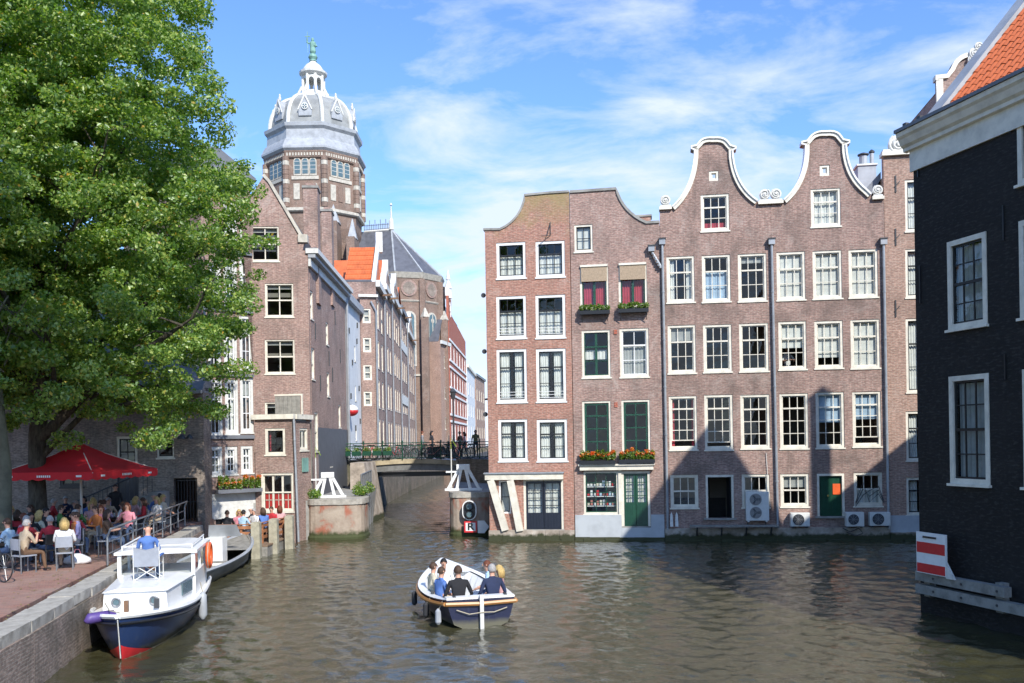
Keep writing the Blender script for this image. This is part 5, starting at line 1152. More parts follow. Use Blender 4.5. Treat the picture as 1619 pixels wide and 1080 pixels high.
for j in range(13):
    z=.09+j*.073
    for i in range(int(f.len/.228)):
        cand.append((f.len-(.228*(i+1))-(.11 if j%2 else 0),z))
cand=[c for c in cand if c[0]>=0]; cand.sort(key=lambda c:-c[0]); rest=MB()
for k,(x,z) in enumerate(cand):
    y=-.012+random.uniform(-.008,.008)
    if k<300: at(put('brick',bl[random.random()<.35],QW,(x,y,z),(0,random.gauss(0,.006),0)),M)
    else: rest.box(x,x+.215,y,y+.03,z,z+.062,'brick_one' if random.random()<.6 else 'brick_two')
o=rest.build('bricks',QW); at(o,M); o['kind']='stuff'
# lower foreground stretch keeps the bricks as one mass
# mooring rings and rope
lv=np.random.default_rng(3); cen=[];
for k in range(420):
    y=lv.uniform(14,30); x=-8.9-(y-14)*.155-abs(lv.normal(0,1.6)); cen.append((x,y,ZQ+.012))
cen=np.array(cen); tt_=lv.uniform(0,6.28,420); sz=lv.uniform(.025,.05,420)
vv_=np.stack([cen+np.stack([np.cos(tt_+a)*sz*(1 if a%3.14<.1 else .6),np.sin(tt_+a)*sz*(1 if a%3.14<.1 else .6),lv.uniform(0,.012,420)],-1) for a in (0,1.57,3.14,4.71)],1).reshape(-1,3)
tag(put('fallen_leaves',leaves_mesh('fallen_leaves',vv_,'litter')),kind='stuff')
# ---- quay railing
RL=thing('quay_railing','grey steel railing along the terrace edge above the moored boats','railing',(-10.9,24.6,ZQ))
p0=Vector((-10.95,24.6,ZQ)); p1=Vector((-13.05,36.3,ZQ)); nP=9
for i in range(nP):
    p=p0.lerp(p1,i/(nP-1)); b=MB(); b.tube([(0,0,0),(.0,0,.75),(.10,-.02,.98)],.028,'metal_grey',6); b.build('post',RL,p-p0)
for h,r_ in ((.98,.03),(.62,.02),(.30,.02)):
    b=MB(); b.tube([(.10 if h>.9 else 0,0,h),tuple((p1-p0)+Vector((.10 if h>.9 else 0,0,h)))],r_,'metal_grey',6); b.build('rail',RL)
# ---- bastions with white lock frames
def bastion(label,cx,cy,rx,ry,z1,box,mat='plinth'):
    o=thing('bastion',label,'bastion',(cx,cy,0)); b=MB(); n=22; prof=[(1.03,-.8),(1.04,.1),(1.0,.2),(.99,z1-.25)]
    vs=[]
    def shp(s,z):
        out=[]
        for k in range(n):
            t=2*math.pi*k/n; ex=.55; c,s_=math.cos(t),math.sin(t)
            out.append((rx*s*abs(c)**ex*(1 if c>0 else -1),ry*s*abs(s_)**ex*(1 if s_>0 else -1),z))
        return out
    for s,z in prof: vs+=shp(s,z)
    fs=[(i*n+j,i*n+(j+1)%n,(i+1)*n+(j+1)%n,(i+1)*n+j) for i in range(len(prof)-1) for j in range(n)]+[tuple((len(prof)-1)*n+j for j in range(n))]
    b.add(vs,fs,mat); b.build('wall',o)
    b=MB(); v2=shp(1.03,z1-.25)+shp(1.03,z1); b.add(v2,[(j,(j+1)%n,n+(j+1)%n,n+j) for j in range(n)]+[tuple(n+j for j in range(n)),tuple(range(n-1,-1,-1))],'granite'); b.build('coping',o)
    for j in (0,1):
        pass
    return o
m=MX('bastion_left'); v=m.obj(); sp=m.n('ShaderNodeSeparateXYZ'); m.l(v,sp.inputs[0])
c=m.ramp(m.noise(v,1.3,6,.6,.5),[(.36,(.36,.13,.08)),(.48,(.34,.27,.21)),(.7,(.46,.38,.30))])
nz=m.noise(v,3.5,5,.6); ad=m.n('ShaderNodeMath',operation='MULTIPLY_ADD'); m.l(nz,ad.inputs[0]); ad.inputs[1].default_value=-.5; m.l(sp.outputs[2],ad.inputs[2])
c=m.mix(m.ramp(ad.outputs[0],[(.0,(1,1,1)),(.2,(0,0,0))]),c,(.05,.06,.02)); m.col(c); m.rough(.85); m.bump(m.noise(v,8,6),.6,.03)
BL=bastion('rounded weathered bastion left of the lock passage',-8.25,43.3,1.35,1.3,1.85,None,'bastion_left')
BR=bastion('shaded stone bastion carrying the signal lights, right of the lock passage',-1.95,43.7,1.05,1.2,2.05,None,'bastion_left')
for (B,z,cx,cy) in ((BL,1.85,-8.25,43.3),(BR,2.05,-1.95,43.7)):
    pass
def aframe(label,x,y,z,s,rz=0):
    o=thing('lock_winch_frame',label,'winch frame',(x,y,z),rz)
    for (a,b_) in (((-.75,0,0),(-.12,0,1.15)),((.75,0,0),(.12,0,1.15)),((-.32,.0,0),(-.10,0,1.0)),((.32,.0,0),(.10,0,1.0))):
        b=MB(); b.beam(tuple(Vector(a)*s),tuple(Vector(b_)*s),.13*s,.15*s,'white',up=(0,1,0)); b.build('brace',o)
    b=MB(); b.box(-.85*s,.85*s,-.12*s,.12*s,-.001,.1*s,'white'); b.box(-.3*s,.3*s,-.13*s,.13*s,.95*s,1.2*s,'white'); b.box(-.8*s,-.3*s,-.04*s,.04*s,.82*s,.9*s,'white'); b.build('frame',o)
    b=MB(); b.tube([(-.55*s,0,.1*s),(-.55*s,0,1.9*s)],.03,'offwhite',6); b.tube([(-.55*s,0,1.9*s),(-.55*s,-.05,2.4*s),(-.3*s,-.05,2.0*s)],.02,'lime_green',5); b.build('crank_rod',o)
    return o
a=G(515,790,1.86) if False else P(514,788,43.2)
aframe('white timber lock frame on the left bastion',-8.75,43.4,1.86,1.0,R(8))
aframe('white timber lock frame on the shaded right bastion beside the signal lights',-2.35,43.9,2.06,1.05,R(-4))
# plants on the left bastion
for i,(x,y,z,s,n) in enumerate(((-9.3,42.7,1.86,.35,500),(-7.4,44.3,1.86,.4,700),(-7.7,47.5,1.8,.5,700))):
    t=thing('shrub',['low green shrub at the left edge of the left bastion','leafy shrub behind the white lock frame','shrub with pale tips beside the lock railing'][i],'plant',(x,y,z))
    plant_cloud('foliage',t,[(0,0,s*.7,s,s,s*.7),(s*.5,.1,s*.5,s*.6,s*.6,s*.5)],n,.05,'leaf',70+i)
    b=MB(); b.tube([(0,0,0),(.02,0,s*.6)],.02,'bark',5); b.build('stem',t)
# lock railings and ladder posts left of the passage
LR=thing('lock_gate','grey steel lock gate frame with footboards standing left of the passage','gate',(-7.35,44.6,0))
for k in range(6):
    y=k*1.35; x=-.115*k; b=MB(); b.tube([(x,y,-.3),(x,y,2.9)],.055,'metal_grey',6); b.build('post',LR)
for z in (.9,1.6,2.3,2.88):
    b=MB(); b.tube([(0,0,z),(-.115*5,1.35*5,z)],.035,'metal_grey',6); b.build('rail',LR)
b=MB(); b.beam((-.02,0,1.25),(-.6,6.7,1.25),.1,.5,'hull_grey',up=(0,0,1)); b.build('gate_leaf',LR)
b=MB(); b.lathe([(.13,0),(.16,.1),(.1,.3),(.02,.33)],'pale_stone',10,(-.3,-1.7,1.0)); b.build('lamp_bracket',LR)
# sloping abutment pier in front of the bridge
AB=thing('bridge_pier','pale sloping stone pier carrying the left end of the bridge','pier',(-8.3,53,0))
b=MB(); b.add([(-.9,-1.2,-1),(.55,-1.2,-1),(.75,1.9,-1),(-.9,1.9,-1),(-.9,-1.0,3.3),(-.12,-1.0,3.3),(.1,1.9,3.3),(-.9,1.9,3.3)],[(0,3,2,1),(4,5,6,7),(0,1,5,4),(1,2,6,5),(2,3,7,6),(3,0,4,7)],'plinth'); b.build('wall',AB)
# ---- bridge
BG=thing('canal_bridge','low flat bridge with a pale edge beam across the side canal','bridge',(-6,55.3,0))
b=MB(); n=12
for k in range(n):
    x0=-2.9+5.6*k/n; x1=-2.9+5.6*(k+1)/n; h=lambda x:3.2+.16*(1-((x+.1)/2.8)**2)
    b.add([(x0,0,h(x0)-.62),(x1,0,h(x1)-.62),(x1,7.4,h(x1)-.62),(x0,7.4,h(x0)-.62),(x0,0,h(x0)),(x1,0,h(x1)),(x1,7.4,h(x1)),(x0,7.4,h(x0))],[(0,3,2,1),(4,5,6,7),(0,1,5,4),(2,3,7,6)],'hull_grey')
b.build('deck',BG)
b=MB()
for k in range(n):
    x0=-2.9+5.6*k/n; x1=-2.9+5.6*(k+1)/n
    b.add([(x0,-.12,h(x0)-.22),(x1,-.12,h(x1)-.22),(x1,-.001,h(x1)-.22),(x0,-.001,h(x0)-.22),(x0,-.12,h(x0)+.06),(x1,-.12,h(x1)+.06),(x1,-.001,h(x1)+.06),(x0,-.001,h(x0)+.06)],[(0,3,2,1),(4,5,6,7),(0,1,5,4),(2,3,7,6)],'yellow_stone')
b.build('edge_beam',BG)
b=MB(); b.box(-2.9,2.7,.3,.5,2.35,2.62,'near_black'); b.build('girder',BG)
RB=thing('bridge_railing','dark green iron railing along the bridge with many thin bars','railing',(-10.1,55.15,3.36))
L9=9.3
for k in range(9): b=MB(); b.tube([(k*L9/8,0,0),(k*L9/8,0,1.0)],.035,'green_dark',6); b.lathe([(.06,1.05),(.05,1.15),(.01,1.18)],'green_dark',6,(k*L9/8,0,0)); b.build('post',RB)
for z in (1.02,.85,.12): b=MB(); b.tube([(0,0,z),(L9,0,z)],.028,'green_dark',6); b.build('rail',RB)
bb=MB(); bb.box(-.011,.011,-.011,.011,.12,.85,'green_dark'); bbm=bb.mesh('baluster')
for k in range(62): put('baluster',bbm,RB,(.07+k*.15,0,0))
for k in range(5):
    x=-9.95+k*.62; t=thing('planter_box','green planter box hung on the bridge railing, '+['leftmost','second from the left','middle of five','second from the right','rightmost'][k]+' of the row','planter',(x,54.95,3.5),0,'planters on the bridge railing')
    b=MB(); b.box(-.26,.26,-.12,.12,.15,.42,'green_dark'); b.build('trough',t)
    plant_cloud('plant',t,[(0,0,.5,.26,.14,.16)],160,.045,'leaf',90+k)
# traffic signal, R sign and arrow board in front of the right bastion
YS=42.2
def face_sign(name,label,x0,y0,x1,y1,cat='sign'):
    p=P(x0,y1,YS); q_=P(x1,y0,YS); return thing(name,label,cat,(p.x,YS,p.z)),q_.x-p.x,q_.z-p.z
T,w_,h_=face_sign('signal_light','oval black boat signal with two dark lenses and a white rim on the right bastion',731,791,753,823,'signal')
def stadium(w,h,cx,cz,n=10):
    r=w/2; return [(cx+r*math.cos(t),cz+h/2-r+r*math.sin(t)) for t in [math.pi*i/n for i in range(n+1)]]+[(cx-r*math.cos(t),cz-h/2+r-r*math.sin(t)) for t in [math.pi*i/n for i in range(n+1)]]
b=MB(); b.prism(stadium(w_,h_,w_/2,h_/2),.0,.12,'white'); b.build('rim',T)
b=MB(); b.prism(stadium(w_*.84,h_*.9,w_/2,h_/2),-.02,-.001,'near_black'); b.build('panel',T)
for z in (.3,.7):
    b=MB(); b.lathe([(w_*.26,-.14),(w_*.3,-.021)],'near_black',14,(w_/2,0,h_*z),axis='y'); b.lathe([(w_*.19,-.16),(w_*.19,-.141)],'aqua_glass',12,(w_/2,0,h_*z),axis='y'); b.build('lens',T)
b=MB(); b.box(w_/2-.05,w_/2+.05,.12,.5,h_*.4,h_*.5,'metal_dark'); b.build('bracket',T)
T,w_,h_=face_sign('letter_sign','square white board with a red border and the black letter R',734,824,754,842)
b=MB(); b.box(0,w_,0,.04,0,h_,'red_paint'); b.build('board',T); b=MB(); t_=w_*.12; b.box(t_,w_-t_,-.008,-.001,t_,h_-t_,'white'); b.build('panel',T)
def text(s,par,loc,size,mat,rot=(R(90),0,0),name='lettering',ext=.006):
    cu=bpy.data.curves.new('t','FONT'); cu.body=s; cu.size=size; cu.extrude=ext; cu.align_x='CENTER'; cu.align_y='CENTER'; cu.offset=.012
    t=bpy.data.objects.new('t',cu); COL.objects.link(t); dg=bpy.context.evaluated_depsgraph_get(); me=bpy.data.meshes.new_from_object(t.evaluated_get(dg)); bpy.data.objects.remove(t); me.materials.clear(); me.materials.append(MAT[mat]); return put(name,me,par,loc,rot)
tx=text('R',T,(w_/2,-.016,h_/2),h_*.85,'near_black'); tx.scale=(1.15,1.0,1)
T,w_,h_=face_sign('arrow_board','pale grey arrow-shaped board pointing right beside the R board',755.5,823,773,843)
b=MB(); b.prism([(0,0),(w_*.6,0),(w_,h_*.5),(w_*.6,h_),(0,h_)],0,.04,'white'); b.build('board',T)
b=MB(); b.box(.0,.08,.041,.6,h_*.4,h_*.6,'metal_dark'); b.build('bracket',T)
# thin white pole marking at the bastion corner
# ---- lamps, post, ball sign on the left row
p=P(556,649,57); T=thing('ball_sign','round lantern sign, white above and red below, on the white house','sign',p)
b=MB(); 
for (z0,z1,mt) in ((0,1,'white'),(-1,0,'red_paint')):
    pr=[(.42*math.cos(a),.36*math.sin(a)) for a in [ (math.pi/2)*i/6*(1 if z1 else -1) for i in (range(7) if z1 else range(6,-1,-1))]]
    b.lathe(pr,mt,14)
b.build('globe',T,smooth=True); b=MB(); b.tube([(0,0,.36),(-.6,.3,.5)],.03,'metal_dark',5); b.build('bracket',T)
def lamp_post(label,x,y,z,h=4.2):
    T=thing('street_lamp',label,'street lamp',(x,y,z)); b=MB(); b.tube([(0,0,0),(0,0,h)],[.08,.05],'metal_dark',8); b.build('post',T)
    b=MB(); b.lathe([(.12,0),(.2,.45),(.26,.5),(.05,.72),(.02,.8)],'metal_dark',6,(0,0,h)); b.build('lantern',T); return T
lamp_post('dark street lamp on the bridge in front of the striped house',(717-809)/1450*63.5,63.5,3.36,4.0)
# ================================================================ PEOPLE
SKV={}
def bake_body(key,V,E,seg):
    me=bpy.data.meshes.new('b'); names=list(V); ix={n:i for i,n in enumerate(names)}
    me.from_pydata([V[n][0] for n in names],[(ix[a],ix[b]) for a,b in E],[])
    o=bpy.data.objects.new('b',me); COL.objects.link(o); m=o.modifiers.new('s','SKIN'); m.use_smooth_shade=True
    for n in names:
        sv=me.skin_vertices[0].data[ix[n]]; r=V[n][1]; sv.radius=r if isinstance(r,tuple) else (r,r); sv.use_root=(n=='pelvis')
    s=o.modifiers.new('u','SUBSURF'); s.levels=1; s.render_levels=1
    dg=bpy.context.evaluated_depsgraph_get(); out=bpy.data.meshes.new_from_object(o.evaluated_get(dg)); bpy.data.objects.remove(o)
    # zones: 0 skin 1 top 2 trousers 3 shoes
    out.materials.clear()
    for mm in ('skin','cl_grey','cl_denim','shoe'): out.materials.append(MAT[mm])
    segs=[(Vector(V[a][0]),Vector(V[b][0]),z) for a,b,z in seg]
    def zone(p):
        best=None
        for a,b,z in segs:
            d=b-a; t=max(0,min(1,(p-a).dot(d)/d.dot(d))) if d.length>0 else 0; dist=(p-(a+d*t)).length
            if best is None or dist<best[0]: best=(dist,z)
        return best[1]
    for p in out.polygons: p.material_index=zone(p.center); p.use_smooth=True
    # face and fingers joined in
    H=Vector(V['head'][0]); hd=V['_dir'] if '_dir' in V else None
    return out
def make_pose(kind,lean=0,arms='lap',turn=0,var=0):
    rr=random.Random(var); V={};S=.45 if kind=='sit' else .86
    ph=S+.09; j=lambda a:rr.uniform(-a,a)
    V['pelvis']=((0,0,ph),(.155,.125)); V['spine']=((0,-.02+lean*.25,ph+.19),(.135,.105)); V['chest']=((0,-.02+lean*.75,ph+.38),(.165,.115)); V['nb']=((0,-.02+lean*1.0,ph+.52),(.085,.07))
    nx=-.02+lean*1.0; V['neck']=((0,nx+.015,ph+.585),(.052,.052)); V['head']=((turn*.02,nx+.035,ph+.66),(.078,.088)); V['crown']=((turn*.02,nx+.03,ph+.765),(.078,.092))
    E=[('pelvis','spine'),('spine','chest'),('chest','nb'),('nb','neck'),('neck','head'),('head','crown')]; seg=[('pelvis','spine',1),('spine','chest',1),('chest','nb',1),('neck','head',0),('head','crown',0)]
    for s,t in ((-1,'l'),(1,'r')):
        sh=Vector((s*.185,nx-.01,ph+.46)); 
        if arms=='lap': el=Vector((s*.25,nx+.03+j(.04),ph+.2)); wr=Vector((s*.14,.27+j(.05),ph+.13+j(.03)))
        elif arms=='table': el=Vector((s*.27,nx+.12+j(.04),ph+.20)); wr=Vector((s*.12+j(.04),nx+.40,ph+.24+j(.03)))
        elif arms=='cup' : el=Vector((s*.27,nx+.10,ph+.2)); wr=Vector((s*.10,nx+.24,ph+.40)) if s>0 else Vector((-.13,nx+.37,ph+.23))
        elif arms=='walk': el=Vector((s*.235,nx-.06*s,ph+.2)); wr=Vector((s*.24,nx+.08-.10*s,ph-.03))
        elif arms=='side': el=Vector((s*.29,nx-.02,ph+.20)); wr=Vector((s*.30,nx+.18,ph+.10))
        d=(wr-el).normalized(); hn=wr+d*.07
        V['s'+t]=(tuple(sh),(.062,.062)); V['e'+t]=(tuple(el),(.042,.042)); V['w'+t]=(tuple(wr),(.028,.028)); V['h'+t]=(tuple(hn),(.038,.02))
        E+= [('chest','s'+t),('s'+t,'e'+t),('e'+t,'w'+t),('w'+t,'h'+t)]; seg+=[('chest','s'+t,1),('s'+t,'e'+t,1),('e'+t,'w'+t,1 if var%2 else 0),('w'+t,'h'+t,0)]
        hp=(s*.095,.0,ph-.03)
        if kind=='sit': kn=(s*.13+j(.03),.44,ph-.04); an=(s*.13+j(.03),.43+j(.08),.09); to=(an[0]+s*.02,an[1]+.15,.04)
        else: kn=(s*.1,.04+(.12*s if arms=='walk' else 0),.48); an=(s*.1,(.22*s if arms=='walk' else 0)-.02,.09); to=(s*.11,an[1]+.16,.04)
        V['p'+t]=(hp,(.092,.095)); V['k'+t]=(kn,(.06,.06)); V['a'+t]=(an,(.042,.042)); V['t'+t]=(to,(.04,.03))
        E+= [('pelvis','p'+t),('p'+t,'k'+t),('k'+t,'a'+t),('a'+t,'t'+t)]; seg+=[('pelvis','p'+t,2),('p'+t,'k'+t,2),('k'+t,'a'+t,2),('a'+t,'t'+t,3)]
    me=bake_body(kind,V,E,seg)
    hc=(Vector(V['head'][0])+Vector(V['crown'][0]))/2
    # nose, ears, eyes, mouth, fingers -> joined to the same mesh
    mb=MB(); mb.mats=['skin','eye']
    mb.tube([hc+Vector((0,.088,.03)),hc+Vector((0,.112,-.015)),hc+Vector((0,.09,-.025))],[.009,.017,.012],'skin',6)
    for s in (-1,1):
        mb.lathe([(.012,-.022),(.022,0),(.012,.024)],'skin',6,hc+Vector((s*.082,.0,-.005)))
        mb.lathe([(.004,-.007),(.011,0),(.004,.007)],'eye',6,hc+Vector((s*.033,.086,.018)))
    mb.box(hc.x-.024,hc.x+.024,hc.y+.083,hc.y+.093,hc.z-.056,hc.z-.050,'eye')
    for t,s in (('l',-1),('r',1)):
        h=Vector(V['h'+t][0]); w2=Vector(V['w'+t][0]); d=(h-w2).normalized(); side=d.cross(Vector((0,0,1))).normalized()
        dn=side.cross(d).normalized(); dn=dn if dn.z<0 else -dn
        for i,l in enumerate((.062,.072,.068,.052)):
            a=h+side*(.022*(i-1.5)); mb.tube([a,a+d*l*.55+dn*.004,a+d*l*.85+dn*.028],[.0095,.009,.007],'skin',5)
        a=w2+d*.035-side*s*.03; mb.tube([a,a+d*.03-side*s*.028,a+d*.06-side*s*.03+dn*.01],[.011,.01,.008],'skin',5)
    fm=mb.mesh('f',True); bm=bmesh.new(); bm.from_mesh(me); n0=len(bm.faces); bm.from_mesh(fm); bm.faces.ensure_lookup_table()
    for i,f_ in enumerate(bm.faces):
        if i>=n0: f_.material_index=4 if f_.material_index==1 else 0
    bm.to_mesh(me); bm.free(); me.materials.append(MAT['eye']); me.name='person'
    return me,hc,nx
def hair_mesh(style):
    def f():
        mb=MB(); n=14; vs=[]; rings=8
        for i in range(rings+1):
            ph=math.pi*.5*i/rings*(1.18 if style=='short' else 1.25)
            for j_ in range(n):
                t=2*math.pi*j_/n; front=max(0,math.sin(t)); cut=1-(.42*front if style!='bald' else .6*front)
                p=ph*cut; r=1.0+rng.uniform(-.03,.05)
                vs.append((.093*r*math.sin(p)*math.cos(t),.108*r*math.sin(p)*math.sin(t)-.008,.118*r*math.cos(p)*1.05-.01))
        fs=[(i*n+j_,i*n+(j_+1)%n,(i+1)*n+(j_+1)%n,(i+1)*n+j_) for i in range(rings) for j_ in range(n)]
        mb.add(vs,fs,'hair_brown')
        if style=='long':
            for k in range(13):
                a=math.pi*(1.0+k/12)-.0; x=.085*math.cos(a); y=.095*math.sin(a)-.01
                mb.tube([(x,y,.02),(x*1.12,y*1.1-.01,-.08),(x*1.05,y*1.05-.02,-.2-.03*rng.random())],[.028,.032,.015],'hair_brown',5)
        return mb.mesh('hair',True)
    return cached(('hair',style),f)
POSES={}
def person(label,loc,rz,kind='sit',arms='lap',top='grey',legs='denim',hair=('short','brown'),lean=0.0,group=None,scale=1,var=0):
    key=(kind,arms,round(lean,2),var%4)
    if key not in POSES: POSES[key]=make_pose(kind,lean,arms,0,var%4)
    me,hc,nx=POSES[key]
    T=thing('person',label,'person',loc,rz,group); T.scale=(scale,)*3
    o=put('body',me,T)
    for i,mt in ((1,'cl_'+top),(2,'cl_'+legs)): o.material_slots[i].link='OBJECT'; o.material_slots[i].material=MAT[mt]
    if hair[0]!='bald': 
        h=put('hair',hair_mesh(hair[0]),T,hc); h.material_slots[0].link='OBJECT'; h.material_slots[0].material=MAT['hair_'+hair[1]]
    return T
# ---- cafe furniture
def chair_mesh_parts(mat='metal_grey',seat='chair_cloth'):
    a=MB(); a.box(-.21,.21,-.2,.22,.43,.46,seat); s=a.mesh('seat')
    b=MB(); b.box(-.2,.2,-.23,-.2,.60,.88,seat); bk=b.mesh('backrest')
    l=MB(); l.tube([(0,0,0),(0,0,.43)],.014,mat,5); lg=l.mesh('leg')
    u=MB(); u.tube([(-.2,-.21,.43),(-.2,-.23,.88)],.014,mat,5); u.tube([(.2,-.21,.43),(.2,-.23,.88)],.014,mat,5); up=u.mesh('back_frame')
    return s,bk,lg,up
CP=[chair_mesh_parts(),chair_mesh_parts('metal_dark','near_black'),chair_mesh_parts('wood_orange','wood_orange')]
def chair(loc,rz,k,label):
    s,bk,lg,up=CP[k]; T=thing('cafe_chair',label,'chair',loc,rz,'chairs on the terrace')
    put('seat',s,T); put('backrest',bk,T); put('back_frame',up,T)
    for x in (-.19,.19):
        for y in (-.18,.2): put('leg',lg,T,(x,y,0))
    return T
tt=MB(); tt.lathe([(.36,.70),(.37,.715),(.36,.73)],'metal_grey',18); ttm=tt.mesh('tabletop'); tl=MB(); tl.lathe([(.2,0),(.2,.02),(.03,.05),(.025,.7)],'metal_dark',10); tlm=tl.mesh('pedestal')
cupm=MB(); cupm.lathe([(.03,0),(.04,.11)],'cream',8); cupm=cupm.mesh('cup')
def table(loc,label,cups=2):
    T=thing('cafe_table',label,'table',loc,0,'tables on the terrace'); put('tabletop',ttm,T); put('pedestal',tlm,T)
    for k in range(cups):
        o=put('cup',cupm,None,Vector(loc)+Vector(((k-.5)*.3+random.uniform(-.05,.05),random.uniform(-.15,.15),.73))); tag(o,['left','right'][k]+' one of two small cream cups on the '+label.replace('round grey cafe ',''),'cup','cups on the terrace tables')
WHERE=['beside the big tree trunk','under the left half of the red parasol','by the parasol pole','in front of the iron stair railing','under the right half of the red parasol','close to the quay railing','next to the iron gate','at the near end of the railing','at the far end of the terrace','in the shade left of the stairs','near the paved edge','in the second row of tables']
looks=[('lavender','grey',('short','brown')),('black','black',('long','black')),('red','denim',('short','grey')),('white','beige',('long','blond')),('blue','denim',('bald','grey')),('pink','denim',('long','auburn')),
('orange','beige',('short','brown')),('dark','black',('short','black')),('purple','denim',('bald','grey')),('cream','black',('long','blond')),('light blue','denim',('short','brown')),('striped pink','denim',('long','blond')),
('green','beige',('short','brown')),('brown','denim',('long','brown')),('navy','beige',('short','grey')),('white','denim',('short','black')),('red','black',('long','brown')),('beige','brown',('short','grey'))]
spots=[(-13.1,25.6,.4),(-14.6,25.9,2.0),(-13.4,27.9,1.0),(-15.3,28.3,.2),(-13.7,30.2,2.2),(-15.4,31.0,1.2),(-14.0,32.5,.3),(-16.0,33.6,1.7),(-14.3,34.8,.9),(-17.2,29.6,.6),(-17.6,32.0,2.4)]
li=0
TN=['nearest the paved quay edge','beside the bicycles','between trunk and railing','behind the big trunk','beside the parasol pole','left of the parasol pole','behind the parasol pole','in front of the stairs','nearest the iron gate','at the far left','left of the stairs']
used=set()
for i,(x,y,a) in enumerate(spots):
    table((x,y,ZQ),'round grey cafe table '+TN[i],2)
    for k in range(3):
        t=a+k*2.09; px_,py_=x+.78*math.cos(t),y+.78*math.sin(t); rz=t+math.pi/2
        chair((px_,py_,ZQ),rz,(i+k)%2,('grey' if (i+k)%2==0 else 'black')+' chair '+['on the left of','on the right of','on the far side of'][k]+' the table '+TN[i])
        if (i*3+k)%9==8: continue
        tp,lg,hr=looks[li%len(looks)]; li+=1
        hd={'short':hr[1]+' haired','long':'long '+hr[1]+' haired','bald':'bald'}[hr[0]]
        person(f'{hd} person in {tp} top at the table {TN[i]}',(px_+.05*math.cos(t),py_+.05*math.sin(t),ZQ),rz,'sit',['lap','table','cup'][(i+k)%3],tp,lg,hr,lean=.04*((i+k)%3),group='guests on the shaded terrace',var=li)
person('waiter in a black top standing behind the tables near the stairs',(-15.0,34.6,ZQ),3.6,'stand','walk','black','black',('short','brown'),var=1)
t_=thing('shopping_bag','crumpled white and pink shopping bag lying beside the nearest terrace table','bag',(-11.9,25.0,ZQ))
b=MB(); b.lathe([(.20,0),(.30,.08),(.28,.2),(.16,.30),(.06,.36)],'cl_white',10); o=b.build('bag_body',t_,smooth=True); o.scale=(1.3,.8,.8)
b=MB(); b.tube([(-.1,0,.27),(-.05,0,.40),(.05,0,.40),(.1,0,.27)],.008,'cl_pink',5); b.build('handle',t_)
more=[(-11.7,23.9,.2,'at the paved edge, nearest the canal'),(-13.2,24.0,.8,'in front, second from the bicycles'),(-12.5,23.4,3.0,'foremost on the terrace'),(-12.4,25.9,1.2,'behind the shopping bag'),(-11.9,26.8,2.6,'at the first railing post'),(-12.4,24.6,.4,'near the bag, closest to the water'),(-13.9,26.9,3.0,'two steps from the big trunk'),(-14.7,27.2,.3,'right beside the big trunk'),(-13.0,28.9,1.9,'leaning to the railing'),(-14.4,29.2,2.8,'just left of the parasol pole'),(-16.4,27.3,.6,'at the dark left side'),(-16.8,30.6,2.2,'deep in the left shade'),
(-13.3,31.4,1.5,'at the railing middle'),(-14.9,32.2,.2,'under the right parasol corner'),(-13.9,33.6,2.9,'right of the parasol, third row'),(-15.4,35.0,1.1,'below the stair railing'),(-13.6,35.4,.5,'beneath the tavern lamp'),(-16.9,34.6,2.0,'at the foot of the stairs'),(-12.9,33.2,1.4,'at the far rail posts'),(-18.3,31.0,.9,'outermost on the left'),(-17.9,28.6,1.0,'in the leftmost shade'),
(-14.9,24.7,1.3,'next to the parked bicycles'),(-16.0,25.4,2.4,'behind the pale trunk'),(-12.9,26.9,2.2,'with the back to the boats'),(-13.2,34.6,2.4,'before the iron gate'),(-15.6,29.7,1.4,'under the parasol centre'),(-12.6,30.0,1.7,'halfway along the railing'),(-14.2,31.6,.9,'behind the parasol pole')]
for i,(x,y,rz,wd) in enumerate(more):
    tp,lg,hr=looks[(i*7+3)%len(looks)]; hd={'short':hr[1]+' haired','long':'long '+hr[1]+' haired','bald':'bald'}[hr[0]]
    rz*=1.9
    chair((x,y,ZQ),rz,i%2,('grey' if i%2==0 else 'black')+' cafe chair '+wd)
    person(f'{hd} person in {tp} top seated {wd}',(x,y,ZQ),rz,'sit',['lap','table','cup'][i%3],tp,lg,hr,lean=.04*(i%3),group='guests on the shaded terrace',var=i)
# ---- red parasol
PX=P(128,760,31.0); T=thing('parasol','large red square parasol with a scalloped lettered valance over the terrace','parasol',(PX.x,31,ZQ))
zt_=P(130,700,31).z-ZQ; zv=P(130,744,31).z-ZQ
b=MB(); b.tube([(0,0,0),(0,0,zt_)],.04,'offwhite',8); b.build('pole',T)
b=MB(); b.box(-.4,.4,-.4,.4,0,.09,'stone_grey'); b.build('base',T)
hw=1.75; cor=[Vector((hw*math.sqrt(2)*math.cos(R(45+90*k-12)),hw*math.sqrt(2)*math.sin(R(45+90*k-12)),zv)) for k in range(4)]
b=MB(); apex=Vector((0,0,zt_)); vs=[];fs=[]
for k in range(4):
    a_,c_=cor[k],cor[(k+1)%4]; n=8; rows=6
    base=len(b.v)
    g=[]
    for i in range(rows+1):
        t=i/rows
        for j in range(n+1):
            s=j/n; e=a_.lerp(c_,s); p=apex.lerp(e,t); p.z-=.14*math.sin(math.pi*t)*(0.6+.4*math.sin(math.pi*s)); g.append(p)
    b.add(g,[(i*(n+1)+j,i*(n+1)+j+1,(i+1)*(n+1)+j+1,(i+1)*(n+1)+j) for i in range(rows) for j in range(n)],'red_cloth')
b.build('canopy',T,smooth=True)
